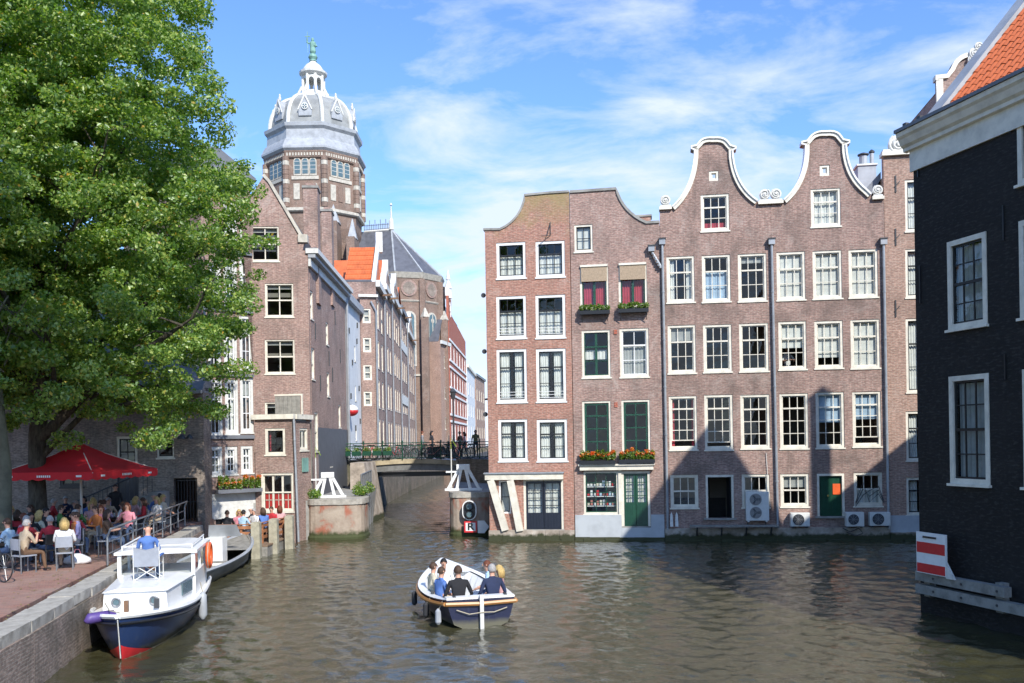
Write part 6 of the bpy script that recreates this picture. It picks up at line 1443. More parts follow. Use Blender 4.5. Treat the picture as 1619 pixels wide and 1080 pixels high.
for k in range(4):
    a_,c_=cor[k],cor[(k+1)%4]; v=MB(); n=32; vs=[]
    for j in range(n+1): p=a_.lerp(c_,j/n); vs+= [p,p-Vector((0,0,.22+.05*abs(math.sin(j*math.pi/4))))]
    v.add(vs,[(2*j,2*j+1,2*j+3,2*j+2) for j in range(n)],'red_cloth'); vo=v.build('valance',T)
    d=(c_-a_).normalized(); mid=(a_+c_)/2; nrm=Vector((d.y,-d.x,0)); ang=math.atan2(d.y,d.x)
    for u_ in (-.36,0,.36):
        c=mid+d*(u_*hw*2)+nrm*.012-Vector((0,0,.13)); l=MB()
        if u_==0:
            for q_ in range(7): l.box(-.27+q_*.075,-.27+q_*.075+.05,-.004,.0,-.035,.035,'white')
        else: l.box(-.10,.10,-.004,0,-.03,.03,'white')
        lo=l.build('print',vo,c,(0,0,ang)); lo['kind']='stuff'
b=MB(); b.lathe([(.16,-.02),(.17,.02),(.05,.07)],'offwhite',10,apex); b.build('cap',T)
for k in range(4): b=MB(); b.tube([apex-Vector((0,0,.1)),cor[k]-Vector((0,0,.03))],.015,'offwhite',5); b.build('rib',T)
# ---- bicycles
def bicycle(label,loc,rz,col='metal_dark',lean=.08,group='bicycles parked on the bridge'):
    T=thing('bicycle',label,'bicycle',loc,rz,group); T.rotation_euler=(lean,0,rz)
    def wheel():
        b=MB(); b.tube([(.33*math.cos(t*math.pi/12),0,.33*math.sin(t*math.pi/12)) for t in range(24)],.018,'rubber',5,closed=True)
        for k in range(8): t=k*math.pi/8; b.tube([(-.32*math.cos(t),0,-.32*math.sin(t)),(.32*math.cos(t),0,.32*math.sin(t))],.003,'metal_grey',3,caps=False)
        b.lathe([(.03,-.03),(.03,.03)],'metal_grey',6,axis='y'); return b.mesh('wheel')
    w=cached('wheel',wheel)
    for x in (-.52,.52): put('wheel',w,T,(x,0,.35))
    def fr():
        b=MB()
        for p,q_ in (((-.52,0,.35),(-.08,0,.3)),((-.08,0,.3),(-.2,0,.82)),((-.2,0,.82),(-.52,0,.35)),((-.18,0,.72),(.33,0,.78)),((-.08,0,.3),(.35,0,.68)),((.31,0,.92),(.52,0,.35))): b.tube([p,q_],.017,col,5)
        return b.mesh('frame')
    put('frame',cached(('frame_',col),fr),T)
    def hb():
        b=MB(); b.tube([(.31,0,.9),(.29,0,1.02)],.014,'metal_grey',5); b.tube([(.14,-.28,1.0),(.28,-.2,1.05),(.29,0,1.03),(.28,.2,1.05),(.14,.28,1.0)],.013,'metal_dark',5); return b.mesh('handlebar')
    put('handlebar',cached('hb',hb),T)
    def sd():
        b=MB(); b.add([(-.34,-.09,.92),(-.34,.09,.92),(-.04,.025,.92),(-.04,-.025,.92),(-.32,-.05,.86),(-.32,.05,.86),(-.06,.02,.88),(-.06,-.02,.88)],[(0,1,2,3),(4,7,6,5),(0,4,5,1),(1,5,6,2),(2,6,7,3),(3,7,4,0)],'near_black'); b.tube([(-.2,0,.8),(-.2,0,.88)],.014,'metal_grey',5); return b.mesh('saddle')
    put('saddle',cached('sd',sd),T)
    return T
pos_words=['beside the planters','second from the planters','third from the planters','left of the walking man','just behind the walking man','right of the walking man','just left of the scooters','near the right bastion','beside the street lamp','rightmost on the bridge']
cols=['metal_dark','red_paint','metal_grey','green_dark','near_black','metal_dark','pink_item','near_black','metal_grey','metal_dark']
for k in range(10):
    bicycle(f'{["dark","red","grey","green","black","dark","pink","black","grey","dark"][k]} bicycle parked at the bridge railing, {pos_words[k]}',(-9.5+k*.80,55.62+.1*(k%2),3.36),random.choice([0,3.14])+random.uniform(-.3,.3),cols[k])
for k in range(9):
    bicycle(['black','grey','dark','red','black','green','dark','grey','black'][k]+' bicycle in the second row on the bridge, '+['behind the leftmost planter','behind the second planter','behind the middle planter','right of the last planter','left of the walking man','beside the walking man','at the first scooter','at the second scooter','beside the person in dark red'][k],(-9.9+k*.86,56.5+.12*(k%2),3.37),random.choice([.5,2.6])+random.uniform(-.3,.3),['near_black','metal_grey','metal_dark','red_paint','near_black','green_dark','metal_dark','metal_grey','near_black'][k])
for k,(px,Y,lb,rz) in enumerate(((3,24.2,'black bicycle parked at the left edge of the quay, front wheel visible',.2),(12,22.0,'black bicycle cut by the left picture edge, nearest the water',2.6))):
    bicycle(lb,(P(px,900,Y).x-.4,Y,ZQ),rz,'near_black',.1,'bicycles at the left edge of the quay')
# ---- people on the bridge
person('man in a dark grey jacket walking right across the bridge',(P(668,700,59).x,59,3.36),R(-70),'stand','walk','grey','dark',('short','auburn'),var=1)
person('person in a black coat on the bridge behind the parked scooter',(P(683,700,58.5).x,58.5,3.36),R(-100),'stand','walk','dark','black',('long','black'),var=2)
person('person in dark red on the right part of the bridge',(P(727,700,60).x,60,3.36),R(60),'stand','walk','brown','black',('short','brown'),var=3,scale=.97)
person('person with pinkish top close beside the one in dark red',(P(734,700,59).x,59,3.36),R(100),'stand','walk','striped pink','dark',('long','brown'),var=0,scale=.95)
person('person in a green jacket at the right end of the bridge',(P(752,700,58).x,58,3.36),R(180),'stand','walk','olive','dark',('short','black'),var=1)
for k,(px,Y) in enumerate(((694,56.6),(703,57.2))):
    T=thing('scooter',['dark motor scooter parked mid bridge, windscreen up','second dark scooter behind the first on the bridge'][k],'scooter',(P(px,700,Y).x,Y,3.36),R(10+15*k))
    b=MB(); b.prism([(-.75,.35),(-.7,.75),(-.1,.78),(.05,.42),(.35,.40),(.55,1.0),(.65,1.0),(.62,.35),(.2,.22),(-.4,.22)],-.15,.15,'near_black'); b.build('body',T)
    for x in (-.5,.62): b=MB(); b.lathe([(.2,-.05),(.22,0),(.2,.05)],'rubber',14,(x,0,.22),axis='y'); b.build('wheel',T)
    b=MB(); b.tube([(.55,-.3,1.08),(.6,0,1.05),(.55,.3,1.08)],.02,'metal_dark',5); b.build('handlebar',T)
    b=MB(); b.box(.6,.62,-.2,.2,1.05,1.45,'aqua_glass'); b.build('windscreen',T)
# ---- timber deck with guests
DZ=.45
DK=thing('timber_deck','low timber terrace over the water in front of the brick annex','deck',(-11.7,36.1,0))
df=MB(); 
for k in range(12): d=MB(); d.box(0,2.0,.05+k*.34,.05+k*.34+.32,DZ-.06,DZ,'plank_deck'); d.build('plank',DK)
d=MB(); d.box(-.1,2.0,0,.12,-.2,DZ-.07,'wood_grey'); d.box(1.85,1.97,.12,3.9,-.2,DZ-.07,'wood_grey'); d.build('joist',DK)
for (a,b_) in (((0,0),(1.45,0)),((1.5,.0),(2.0,3.6))):
    a=Vector((a[0],a[1],0));b_=Vector((b_[0],b_[1],0)); n=4 if a.x==0 else 6
    for z in (.25,.48,.71): d=MB(); d.beam(a+Vector((0,0,DZ+z)),b_+Vector((0,0,DZ+z)),.03,.12,'wood_orange'); d.build('board',DK)
    for i in range(n): p=a.lerp(b_,i/(n-1)); d=MB(); d.box(p.x-.04,p.x+.04,p.y+.03,p.y+.1,DZ,DZ+.8,'wood_orange'); d.build('post',DK)
    d=MB(); d.beam(a+Vector((0,.02,DZ+.83)),b_+Vector((0,.02,DZ+.83)),.12,.03,'wood_orange'); d.build('top_board',DK)
for k,(px,Y) in enumerate(((408,35.9),(435.5,37.4),(460,38.9))):
    x=P(px,830,Y).x; b=MB(); b.prism([(-.17,-.8),(.17,-.8),(.16,1.38),(.1,1.42),(-.12,1.41),(-.17,1.36)],-.16,.16,'wood_post')
    tag(b.build('mooring_post',None,(x,Y-.25,0)),['thick weathered timber mooring post nearest the grey boat','middle timber mooring post of the deck edge','timber mooring post nearest the downpipe of the annex'][k],'post','mooring posts at the deck')
dl=[(-11.45,36.7,'black','short','brown',.3),(-11.15,37.3,'pink','long','blond',3.4),(-10.85,36.8,'light blue','short','black',-.4),(-10.6,37.6,'white','short','grey',2.6),(-10.35,38.0,'blue','long','brown',.7),(-10.15,38.6,'red','short','brown',2.9),(-10.9,38.3,'dark','bald','grey',1.5),(-9.95,39.1,'striped pink','long','auburn',.2)]
for k,(x,y,tp,hs,hc_,rz) in enumerate(dl):
    person(f'{ {"short":hc_+" haired","long":"long "+hc_+" haired","bald":"bald"}[hs]} person in {tp} top sitting on the timber deck',(x,y,DZ),rz,'sit',['table','lap','cup'][k%3],tp,'dark',(hs,hc_),group='guests on the timber deck',var=k,lean=.04)
    T=thing('stool','low wooden stool under the person in '+tp+' top on the deck','stool',(x,y,DZ),rz,'stools on the timber deck'); b=MB(); b.box(-.18,.18,-.18,.18,.40,.44,'wood_brown'); b.build('seat',T)
    for sx in (-.15,.15):
        for sy in (-.15,.15): b=MB(); b.box(sx-.02,sx+.02,sy-.02,sy+.02,0,.4,'wood_brown'); b.build('leg',T)

pw=FR.world(*((lambda r:((r[0]+r[1])/2-.1,.75,r[2]-.75))(W4[3])))
person('person with a white top leaning at a window of the right bell-gabled house',pw,math.pi+.2,'stand','table','white','denim',('short','grey'),var=0)
# ================================================================ BOATS
def hull(L,bf,sheer,keel,flare,m_side,m_in,stations=18,waterline=None,bootmat=None,thick=.05,y_stem=.0,topband=None):
    """y from 0 (stern) to L (bow). returns MB of shell with inner skin"""
    mb=MB(); prof=[0,.35,.6,.78,.9,1.0]; n=len(prof)*2-1
    def section(t,inset=0,zoff=0):
        b=bf(t)-inset; zs=sheer(t); zk=keel(t)+zoff; out=[]
        for s in prof:
            z=zk+(zs-zk)*s; w=b*(s**flare(t)); out.append((w,z))
        pts=[(-w,z) for w,z in reversed(out)]+out[1:]
        return pts
    A=[];
    for i in range(stations+1):
        t=i/stations; pts=section(t); y=t*L
        for (x,z) in pts:
            rk=(z-keel(t))/(sheer(t)-keel(t)); A.append((x,y+y_stem*(rk-.3)*(max(0,t-.6)/.4)**2,z))
    fs=[[],[]]
    for i in range(stations):
        for j in range(n-1):
            k=1 if (topband and (j==0 or j==n-2)) else 0; fs[k].append((i*n+j,i*n+j+1,(i+1)*n+j+1,(i+1)*n+j))
    fs[0].append(tuple(range(n)))
    mb.add(A,fs[0],m_side)
    if fs[1]: mb.add(A,fs[1],topband)
    return mb,section,n,stations
# ---- open tender with seven people
st=Vector((-.80,21.7,0)); bw=Vector((-2.05,26.7,0)); hd_=math.atan2(-(bw.x-st.x),bw.y-st.y); LT=(bw-st).length
TB=thing('open_boat','small open motor boat, dark blue outside and white inside, carrying seven people','boat',st,hd_)
bfT=lambda t: 1.08*(.76+.24*math.sin(min(1,t/.45)*math.pi/2)) if t<.45 else 1.08*max(0.02,(1-((t-.45)/.55)**2.4))
shT=lambda t:.56+.12*(1-t/.4)**2*(t<.4)+ (.42*((t-.4)/.6)**2 if t>.4 else 0)
kT=lambda t:-.22+(.22*((t-.7)/.3)**2 if t>.7 else 0)
mb,sec,n,stn=hull(LT,bfT,shT,kT,lambda t:.22+.6*max(0,t-.5),'hull_dark','boat_white',y_stem=.4); mb.build('hull',TB,smooth='auto')
# inner skin + side decks
mi=MB(); I=[]; K=[0,1,2,3]
for i in range(stn+1):
    t=i/stn; b=max(bfT(t)-.16,.01); zs=shT(t)-.02; y=t*LT+(.1 if i==0 else 0)-(.12*t if t>.8 else 0)
    I+= [(-b,y,zs),(-b*.62,y,.12),(b*.62,y,.12),(b,y,zs)]
mi.add(I,[(4*i+j,4*i+j+1,4*i+4+j+1,4*i+4+j) for i in range(stn) for j in range(3)]+[(0,1,2,3)],'boat_white'); mi.build('inner_hull',TB)
md=MB(); D=[]
for i in range(stn+1):
    t=i/stn; b=bfT(t)+.02; bi=max(b-.2,.005); z=shT(t)+.015; y=t*LT; rk=.28*(max(0,t-.6)/.4)**2; D+= [(-b,y+rk,z),(-bi,y+rk*.8,z+.01),(bi,y+rk*.8,z+.01),(b,y+rk,z)]
md.add(D,[(4*i,4*i+1,4*i+5,4*i+4) for i in range(stn)]+[(4*i+2,4*i+3,4*i+7,4*i+6) for i in range(stn)]+[(4*i+1,4*i+2,4*i+6,4*i+5) for i in range(int(stn*.80),stn)],'boat_white'); md.build('side_deck',TB)
md=MB(); md.box(-bfT(0)+.0,bfT(0)-.0,.0,.28,shT(0)-.01,shT(0)+.05,'boat_white'); md.build('stern_deck',TB)
rs=MB()
for s in (-1,1): rs.tube([(s*(bfT(i/stn)+.035),i/stn*LT+.28*(max(0,i/stn-.6)/.4)**2,shT(i/stn)-.09) for i in range(stn+1)],.05,'varnish',6)
rs.build('rubbing_strake',TB); rs=MB(); rs.tube([(-bfT(0)-.03,-.03,shT(0)-.09),(0,-.05,shT(0)-.11),(bfT(0)+.03,-.03,shT(0)-.09)],.05,'varnish',6); rs.build('stern_strake',TB)
ru=MB(); ru.box(-.045,.045,-.12,-.03,-.35,shT(0)+.10,'offwhite'); ru.build('rudder_post',TB)
rp_=MB(); rp_.tube([(-.6,-.06,.45),(-.3,-.08,.34),(0,-.14,.38),(.3,-.08,.36),(.62,-.06,.45)],.014,'rope',5); rp_.build('rope',TB)
for (x,y) in ((-.62,.12),(.62,.12),(-.9,1.6),(.9,1.6)): c=MB(); c.box(x-.03,x+.03,y-.08,y+.08,shT(y/LT)+.03,shT(y/LT)+.09,'metal_dark'); c.build('cleat',TB)
for (y,s) in ((.25,-1),(1.2,-1),(3.0,-1),(2.6,1)):
    t=y/LT; c=MB(); x=s*(bfT(t)+.12); c.lathe([(.02,.16),(.07,.1),(.075,-.16),(.03,-.22)],'rubber' if y!=.25 else 'lead',8,(x,y,.30)); c.tube([(x,y,.4),(s*bfT(t),y,shT(t))],.01,'rope',4); c.build('fender',TB)
se=MB()
for s in (-1,1): se.box(min(s*.45,s*.68),max(s*.45,s*.68),.35,3.4,.15,.34,'boat_white')
se.build('side_bench',TB); se=MB(); se.box(-.6,.6,.3,.72,.151,.345,'boat_white'); se.build('stern_bench',TB)
cs=MB(); cs.box(-.25,.25,3.45,3.7,.02,.7,'boat_white'); cs.tube([(.0,3.42,.72),(0,3.35,.78)],.02,'metal_dark',5); cs.build('console',TB)
MT=Matrix.Translation(st)@Matrix.Rotation(hd_,4,'Z')
def onb(x,y,z): return MT@Vector((x,y,z))
BZ=-.12
ppl=[('bald man in a black jacket at the stern left, seen from behind',-.42,.60,0.0,'black','dark',('short','brown'),'side'),
('grey haired man in a navy sweater at the stern right, steering',.42,.58,0.1,'navy','dark',('short','grey'),'side'),
('person in dark blue sitting beside the left rail, behind the cream top',-.72,1.45,-1.2,'blue','denim',('short','brown'),'lap'),
('brown haired person in a cream top on the left bench',-.78,2.35,-1.4,'cream','beige',('short','brown'),'lap'),
('dark haired person in a light blue shirt on the right bench',.68,2.2,1.3,'light blue','denim',('short','auburn'),'lap'),
('blond person in a pinkish top at the right rail',.78,1.25,1.2,'striped pink','beige',('long','blond'),'lap'),
('person with dark hair and white shirt sitting forward in the boat',-.35,3.1,3.0,'white','denim',('short','black'),'lap')]
for i,(lb,x,y,rz,tp,lg,hr,ar) in enumerate(ppl):
    person(lb.replace('bald man','short haired man'),onb(x,y,BZ),hd_+rz,'sit',ar,tp,lg,hr,group='people in the open boat',var=[1,3,1,1,1,1,1][i] if i<2 else i,lean=.03,scale=1.12 if i<2 else 1.03)
# ---- blue and white cruiser, bow towards the camera
bwp=Vector((-8.12,18.85,0)); stp=Vector((-9.6,26.0,0)); LC=(bwp-stp).length; ang=math.atan2(-(bwp.x-stp.x),bwp.y-stp.y)
CB=thing('cabin_cruiser','cabin cruiser with navy hull, white cabin and red bow foot, moored at the quay','boat',stp,ang)
bfC=lambda t: 1.22*(.85+.15*math.sin(min(1,t/.4)*math.pi/2)) if t<.45 else 1.22*max(.012,(1-((t-.45)/.55)**3.0)**.75)
shC=lambda t:.62+(.32*((t-.3)/.7)**2 if t>.3 else 0)
kC=lambda t:-.35+(.32*((t-.8)/.2)**2 if t>.8 else 0)
mb,sec,n,stn=hull(LC,bfC,shC,kC,lambda t:.30+.55*max(0,t-.55),'hull_navy','boat_white',stations=24,y_stem=.25); mb.build('hull',CB,smooth='auto')
dk=MB(); D=[]
for i in range(25):
    t=i/24; b=bfC(t)+.01; z=shC(t)+.02; y=t*LC+.17*(max(0,t-.6)/.4)**2; D+= [(-b,y,z),(b,y,z)]
dk.add(D,[(2*i,2*i+1,2*i+3,2*i+2) for i in range(24)],'boat_white'); dk.build('deck',CB)
for nm,off,r_,mt in (('gunwale',.06,.055,'boat_white'),('rubbing_strake',-.10,.035,'near_black')):
    g=MB()
    for s in (-1,1): g.tube([(s*(bfC(i/24)+.02),i/24*LC+.17*(max(0,i/24-.6)/.4)**2,shC(i/24)+off) for i in range(25)],r_,mt,6)
    g.build(nm,CB)
# red boot at the stem, just proud of the hull
def hull_pt(t,s,side):
    z=kC(t)+(shC(t)-kC(t))*s; w_=bfC(t)*(s**(.30+.55*max(0,t-.55))); y=t*LC+.25*(s-.3)*(max(0,t-.6)/.4)**2; return Vector((side*(w_+.012),y+.012,z))
rd=MB(); V_=[];F_=[]
for side in (-1,1):
    b0=len(V_); N1,N2=8,4
    for i in range(N1+1):
        t=1-.15*(i/N1)**1.5
        for j in range(N2+1):
            zt=.02+(.34*(1-i/N1))*(j/N2); zt=-.1+(zt+.1); s=(zt-kC(t))/(shC(t)-kC(t)); V_.append(hull_pt(t,max(s,.02),side))
    F_+= [(b0+i*(N2+1)+j,b0+i*(N2+1)+j+1,b0+(i+1)*(N2+1)+j+1,b0+(i+1)*(N2+1)+j) for i in range(N1) for j in range(N2)]
rd.add(V_,F_,'red_paint'); rd.build('bow_foot',CB)
wl=MB(); 
for side in (-1,1):
    V_=[]
    for i in range(25):
        t=i/24
        for zz in (.0,.045): V_.append(hull_pt(t,max(.02,(zz-kC(t))/(shC(t)-kC(t))),side))
    wl.add(V_,[(2*i,2*i+1,2*i+3,2*i+2) for i in range(24)],'yellow_stone')
wl.build('waterline_stripe',CB)
stm=MB(); stm.tube([hull_pt(1.0,s,0)+Vector((0,.03,0)) for s in (.1,.35,.6,.8,1.0)],.014,'offwhite',6); stm.build('stem_band',CB)
def prism_y(mb,poly,y0,y1,mat,poly2=None):
    poly2=poly2 or poly; n=len(poly); mb.add([(x,y0,z) for x,z in poly]+[(x,y1,z) for x,z in poly2],[tuple(range(n)),tuple(range(2*n-1,n-1,-1))]+[(i,n+i,n+(i+1)%n,(i+1)%n) for i in range(n)],mat)
tk=MB(); p1=[(-1.0,.60),(1.0,.60),(.98,1.22),(.6,1.27),(-.6,1.27),(-.98,1.22)]; p2=[(-.78,.75),(.78,.75),(.74,1.24),(.45,1.29),(-.45,1.29),(-.74,1.24)]
prism_y(tk,p1,3.0,5.7,'boat_white',p2); tk.build('trunk_cabin',CB)
tk=MB(); prism_y(tk,[(-1.03,1.22),(1.03,1.22),(.6,1.30),(-.6,1.30)],2.95,5.76,'boat_white',[(-.78,1.25),(.78,1.25),(.45,1.33),(-.45,1.33)]); tk.build('coachroof',CB)
for x in (-.45,.45):
    b=MB(); b.tube([(x+.095*math.cos(t*math.pi/8),5.73,1.02+.095*math.sin(t*math.pi/8)) for t in range(16)],.025,'metal_grey',5,closed=True); b.lathe([(.085,5.71),(.085,5.725)],'aqua_glass',14,(x,0,1.02),axis='y'); b.build('porthole',CB)
for s in (-1,1):
    b=MB(); x=s*1.0; b.beam((s*1.0,3.3,1.0),(s*.90,4.3,1.02),.03,.3,'aqua_glass'); b.build('side_window',CB)
# wheelhouse: corner posts, panes, roof
wh=MB(); z0,z1=1.2,1.80; y0,y1=.7,2.95
prism_y(wh,[(-1.05,.6),(1.05,.6),(1.05,z0+.05),(-1.05,z0+.05)],y0,y1,'boat_white'); wh.build('cockpit_side',CB)
for (x,y,w_) in ((-1.0,y1,.1),(1.0,y1,.1),(0,y1,.08),(-1.0,y0,.09),(1.0,y0,.09),(-1.0,1.8,.07),(1.0,1.8,.07)):
    b=MB(); b.box(x-w_/2,x+w_/2,y-w_/2,y+w_/2,z0,z1,'boat_white'); b.build('post',CB)
for (a,c) in (((-.95,y1),(-.05,y1)),((.05,y1),(.95,y1))):
    b=MB(); b.add([(a[0],y1,z0+.05),(c[0],y1,z0+.05),(c[0],y1,z1-.04),(a[0],y1,z1-.04)],[(0,1,2,3)],'glass'); b.build('windscreen',CB)
for s in (-1,1):
    b=MB(); b.add([(s*1.0,y0,z0+.05),(s*1.0,y1,z0+.05),(s*1.0,y1,z1-.04),(s*1.0,y0,z1-.04)],[(0,1,2,3)],'glass'); b.build('side_window',CB)
b=MB(); prism_y(b,[(-1.12,z1),(1.12,z1),(1.12,z1+.07),(.6,z1+.13),(-.6,z1+.13),(-1.12,z1+.07)],y0-.35,y1+.12,'boat_white'); b.build('roof',CB)
b=MB(); b.tube([(-.95,y0-.2,z1+.22),(-.95,y1-.1,z1+.20),(.95,y1-.1,z1+.20),(.95,y0-.2,z1+.22)],.02,'white',6)
for (x,y) in ((-.95,y0-.1),(.95,y0-.1),(-.95,y1-.1),(.95,y1-.1),(0,y1-.1)): b.tube([(x,y,z1+.1),(x,y,z1+.21)],.018,'white',5)
b.build('roof_rail',CB)
b=MB(); b.box(-.35,.35,.1,.7,.6,1.0,'boat_white'); b.build('aft_locker',CB)
b=MB(); b.box(.2,.5,y0+1.3,y0+1.5,1.2,1.55,'cl_orange'); b.build('lifejacket',CB)
# lifebuoy is a thing: hung at the cabin side
MC=Matrix.Translation(stp)@Matrix.Rotation(ang,4,'Z')@Matrix.Diagonal((.88,1,.95,1)); CB.scale=(.88,1,.95)
def onc(x,y,z): return MC@Vector((x,y,z))
b=MB(); b.tube([(0,.30*math.cos(t*math.pi/10),.30*math.sin(t*math.pi/10)) for t in range(20)],.07,'orange_plastic',8,closed=True)
lbo=b.build('ring',None,smooth=True); LBt=thing('lifebuoy','orange lifebuoy hanging on the right side of the white cabin','lifebuoy',onc(-1.20,1.2,1.50),ang); lbo.parent=LBt
b=MB(); b.tube([(0,.37*math.cos(t*math.pi/8),.37*math.sin(t*math.pi/8)) for t in range(16)],.012,'rope',4,closed=True); b.build('grab_line',LBt)
for nm,x,y,z,mt,lb in (('fender',-1.30,3.4,.42,'lead','pale cylindrical fender hanging on the canal side of the cruiser'),('fender',1.35,6.1,.35,'rubber','dark fender squeezed between cruiser bow and quay')):
    T=thing(nm,lb,'fender',onc(x,y,z),ang); b=MB(); b.lathe([(.03,.36),(.10,.28),(.11,-.22),(.04,-.32)],mt,10); b.build('body',T,smooth='auto'); b=MB(); b.tube([(0,0,.36),(.05,0,.6)],.012,'rope',4); b.build('line',T)
T=thing('bow_fender','purple fender lying across the cruiser bow at the quay side','fender',onc(.52,LC-.35,.92),ang+.75); b=MB(); b.tube([(-.36,0,-.05),(-.28,0,0),(.24,0,.0),(.33,0,-.05)],[.04,.115,.115,.04],'purple',10); b.build('body',T,smooth=True)
b=MB(); p=onc(0,LC,1.05); b.tube([(0,0,0),(-.3,.2,.02),(-.7,.9,.05)],.015,'rope',5); tag(b.build('mooring_rope',None,p),'mooring rope running from the bow cleat of the cruiser to the quay','rope')
b=MB(); b.box(-.05,.05,6.6,6.7,.95,1.2,'wood_brown'); b.build('bitt',CB); b=MB(); b.box(-.62,-.5,5.9,6.0,.88,1.1,'metal_dark'); b.build('cleat',CB)
# camp chair with man on the coachroof
cp=onc(-.02,4.15,1.32); a2=ang+math.pi
CC=thing('camp_chair','pale folding camp chair with crossed legs on the cruiser cabin roof','chair',cp,a2)
b=MB(); b.add([(-.27,-.22,.32),(.27,-.22,.32),(.29,-.30,.78),(0,-.31,.72),(-.29,-.30,.78)],[(0,1,2,3,4)],'chair_cloth'); b.prism([(-.27,.32),(.27,.32),(.29,.76),(.05,.71),(-.05,.71),(-.29,.76)],-.30,-.28,'chair_cloth'); b.build('backrest',CC)
b=MB(); b.box(-.27,.27,-.24,.24,.33,.35,'chair_cloth'); b.build('seat',CC)
for (p_,q_) in (((-.28,-.27,0),(.28,-.25,.36)),((.28,-.27,0),(-.28,-.25,.36)),((-.28,.24,0),(.28,.24,.36)),((.28,.24,0),(-.28,.24,.36)),((-.29,-.27,0),(-.29,-.30,.88)),((.29,-.27,0),(.29,-.30,.88)),((-.29,.24,0),(-.29,.24,.55)),((.29,.24,0),(.29,.24,.55))):
    b=MB(); b.tube([p_,q_],.012,'offwhite',5); b.build('leg',CC)
for s in (-1,1): b=MB(); b.box(s*.29-.03,s*.29+.03,-.28,.26,.55,.58,'cl_blue'); b.build('armrest',CC)
person('bald man in a blue shirt sitting in the camp chair on the cruiser',cp+Vector((0,0,-.06)),a2,'sit','lap','blue','denim',('bald','grey'),var=2,lean=-.02)
# ---- grey work boat behind the cruiser
gs=Vector((-10.35,27.6,0)); gb=Vector((-10.55,36.2,0)); LG=(gb-gs).length; ag=math.atan2(-(gb.x-gs.x),gb.y-gs.y)
GBt=thing('work_boat','low grey open work boat with a small pale windscreen, moored behind the cruiser','boat',gs,ag)
bfG=lambda t: .95*(.8+.2*min(1,t/.3)) if t<.5 else .95*max(.02,(1-((t-.5)/.5)**2.6))
shG=lambda t:.50+(.45*((t-.35)/.65)**2 if t>.35 else 0)
mb,sec,n,stn=hull(LG,bfG,shG,lambda t:-.25+(.3*((t-.7)/.3)**2 if t>.7 else 0),lambda t:.35+.5*max(0,t-.5),'hull_grey','hull_grey',y_stem=.5); mb.build('hull',GBt,smooth='auto')
mi=MB(); I=[]
for i in range(stn+1):
    t=i/stn; b=max(bfG(t)-.1,.01); zs=shG(t); y=t*LG+(.1 if i==0 else 0); I+= [(-b,y,zs),(-b*.85,y,.12),(b*.85,y,.12),(b,y,zs)]
mi.add(I,[(4*i+j,4*i+j+1,4*i+5+j,4*i+4+j) for i in range(stn) for j in range(3)],'wood_grey'); mi.build('inner_hull',GBt)
g=MB()
for s in (-1,1): g.tube([(s*(bfG(i/stn)-.04),i/stn*LG+.35*(max(0,i/stn-.6)/.4)**2,shG(i/stn)) for i in range(stn+1)],.06,'lead',6)
g.build('gunwale',GBt)
g=MB(); D=[]
for i in range(12,stn+1): t=i/stn; D+= [(-bfG(t)+.03,t*LG+.3*(max(0,t-.6)/.4)**2,shG(t)-.01),(bfG(t)-.03,t*LG+.3*(max(0,t-.6)/.4)**2,shG(t)-.01)]
g.add(D,[(2*i,2*i+1,2*i+3,2*i+2) for i in range(stn-12)],'wood_grey'); g.build('foredeck',GBt)
g=MB(); g.box(-.55,.05,5.2,5.8,.12,1.1,'boat_white'); g.build('console',GBt); g=MB(); g.add([(-.6,5.7,1.1),(.6,5.7,1.1),(.5,5.45,1.55),(-.5,5.45,1.55)],[(0,1,2,3)],'lead'); g.build('windscreen',GBt)
for y in (1.8,3.6): g=MB(); g.box(-.8,.8,y,y+.3,.40,.44,'wood_grey'); g.build('thwart',GBt)
# ================================================================ TREES
def tree(label,base,H,blobs,trunk_pts,trunk_r,nleaf,lsize,mat,seed,limbs,barkmat='bark'):
    T=thing('elm_tree',label,'tree',base)
    B=Vector(base); b=MB(); b.tube([Vector(p) for p in trunk_pts],trunk_r,barkmat,12,caps=False); b.build('trunk',T,smooth=True)
    rr=random.Random(seed)
    for k,(start,end,r0) in enumerate(limbs):
        s=Vector(start);e=Vector(end); m1_=s.lerp(e,.35)+Vector((rr.uniform(-.5,.5),rr.uniform(-.5,.5),rr.uniform(.1,.7))); m2__=s.lerp(e,.7)+Vector((rr.uniform(-.5,.5),rr.uniform(-.5,.5),rr.uniform(0,.6)))
        b=MB(); b.tube([s,m1_,m2__,e],[r0,r0*.7,r0*.45,r0*.15],barkmat,8,caps=False)
        for q_ in range(7):
            a=s.lerp(e,rr.uniform(.35,1)); d=Vector((rr.uniform(-1,1),rr.uniform(-1,1),rr.uniform(-.2,.9)))*1.7; b.tube([a,a+d*.5+Vector((0,0,.2)),a+d],[r0*.25,r0*.15,.012],barkmat,5,caps=False)
        b.build('limb',T,smooth=True)
    v=leaf_arrays([x[:3] for x in blobs],[x[3:] for x in blobs],nleaf,lsize,seed,up=.35)
    put('crown',leaves_mesh('crown',v,mat),T); return T
def crown_blobs(center,rad,n,seed,bs=(.6,1.3),clip=None,shell=.45,flat=.55):
    r=random.Random(seed); out=[]
    while len(out)<n:
        d=Vector((r.gauss(0,1),r.gauss(0,1),r.gauss(0,1))).normalized(); k=shell+(1-shell)*r.random()**.8
        p=Vector((center[0]+d.x*rad[0]*k,center[1]+d.y*rad[1]*k,center[2]+d.z*rad[2]*k))
        if clip and not clip(p): continue
        s=r.uniform(*bs); out.append((p.x,p.y,p.z,s,s,s*flat))
    return out
tb=Vector((P(60,800,30).x,30,ZQ))
rr0=random.Random(4)
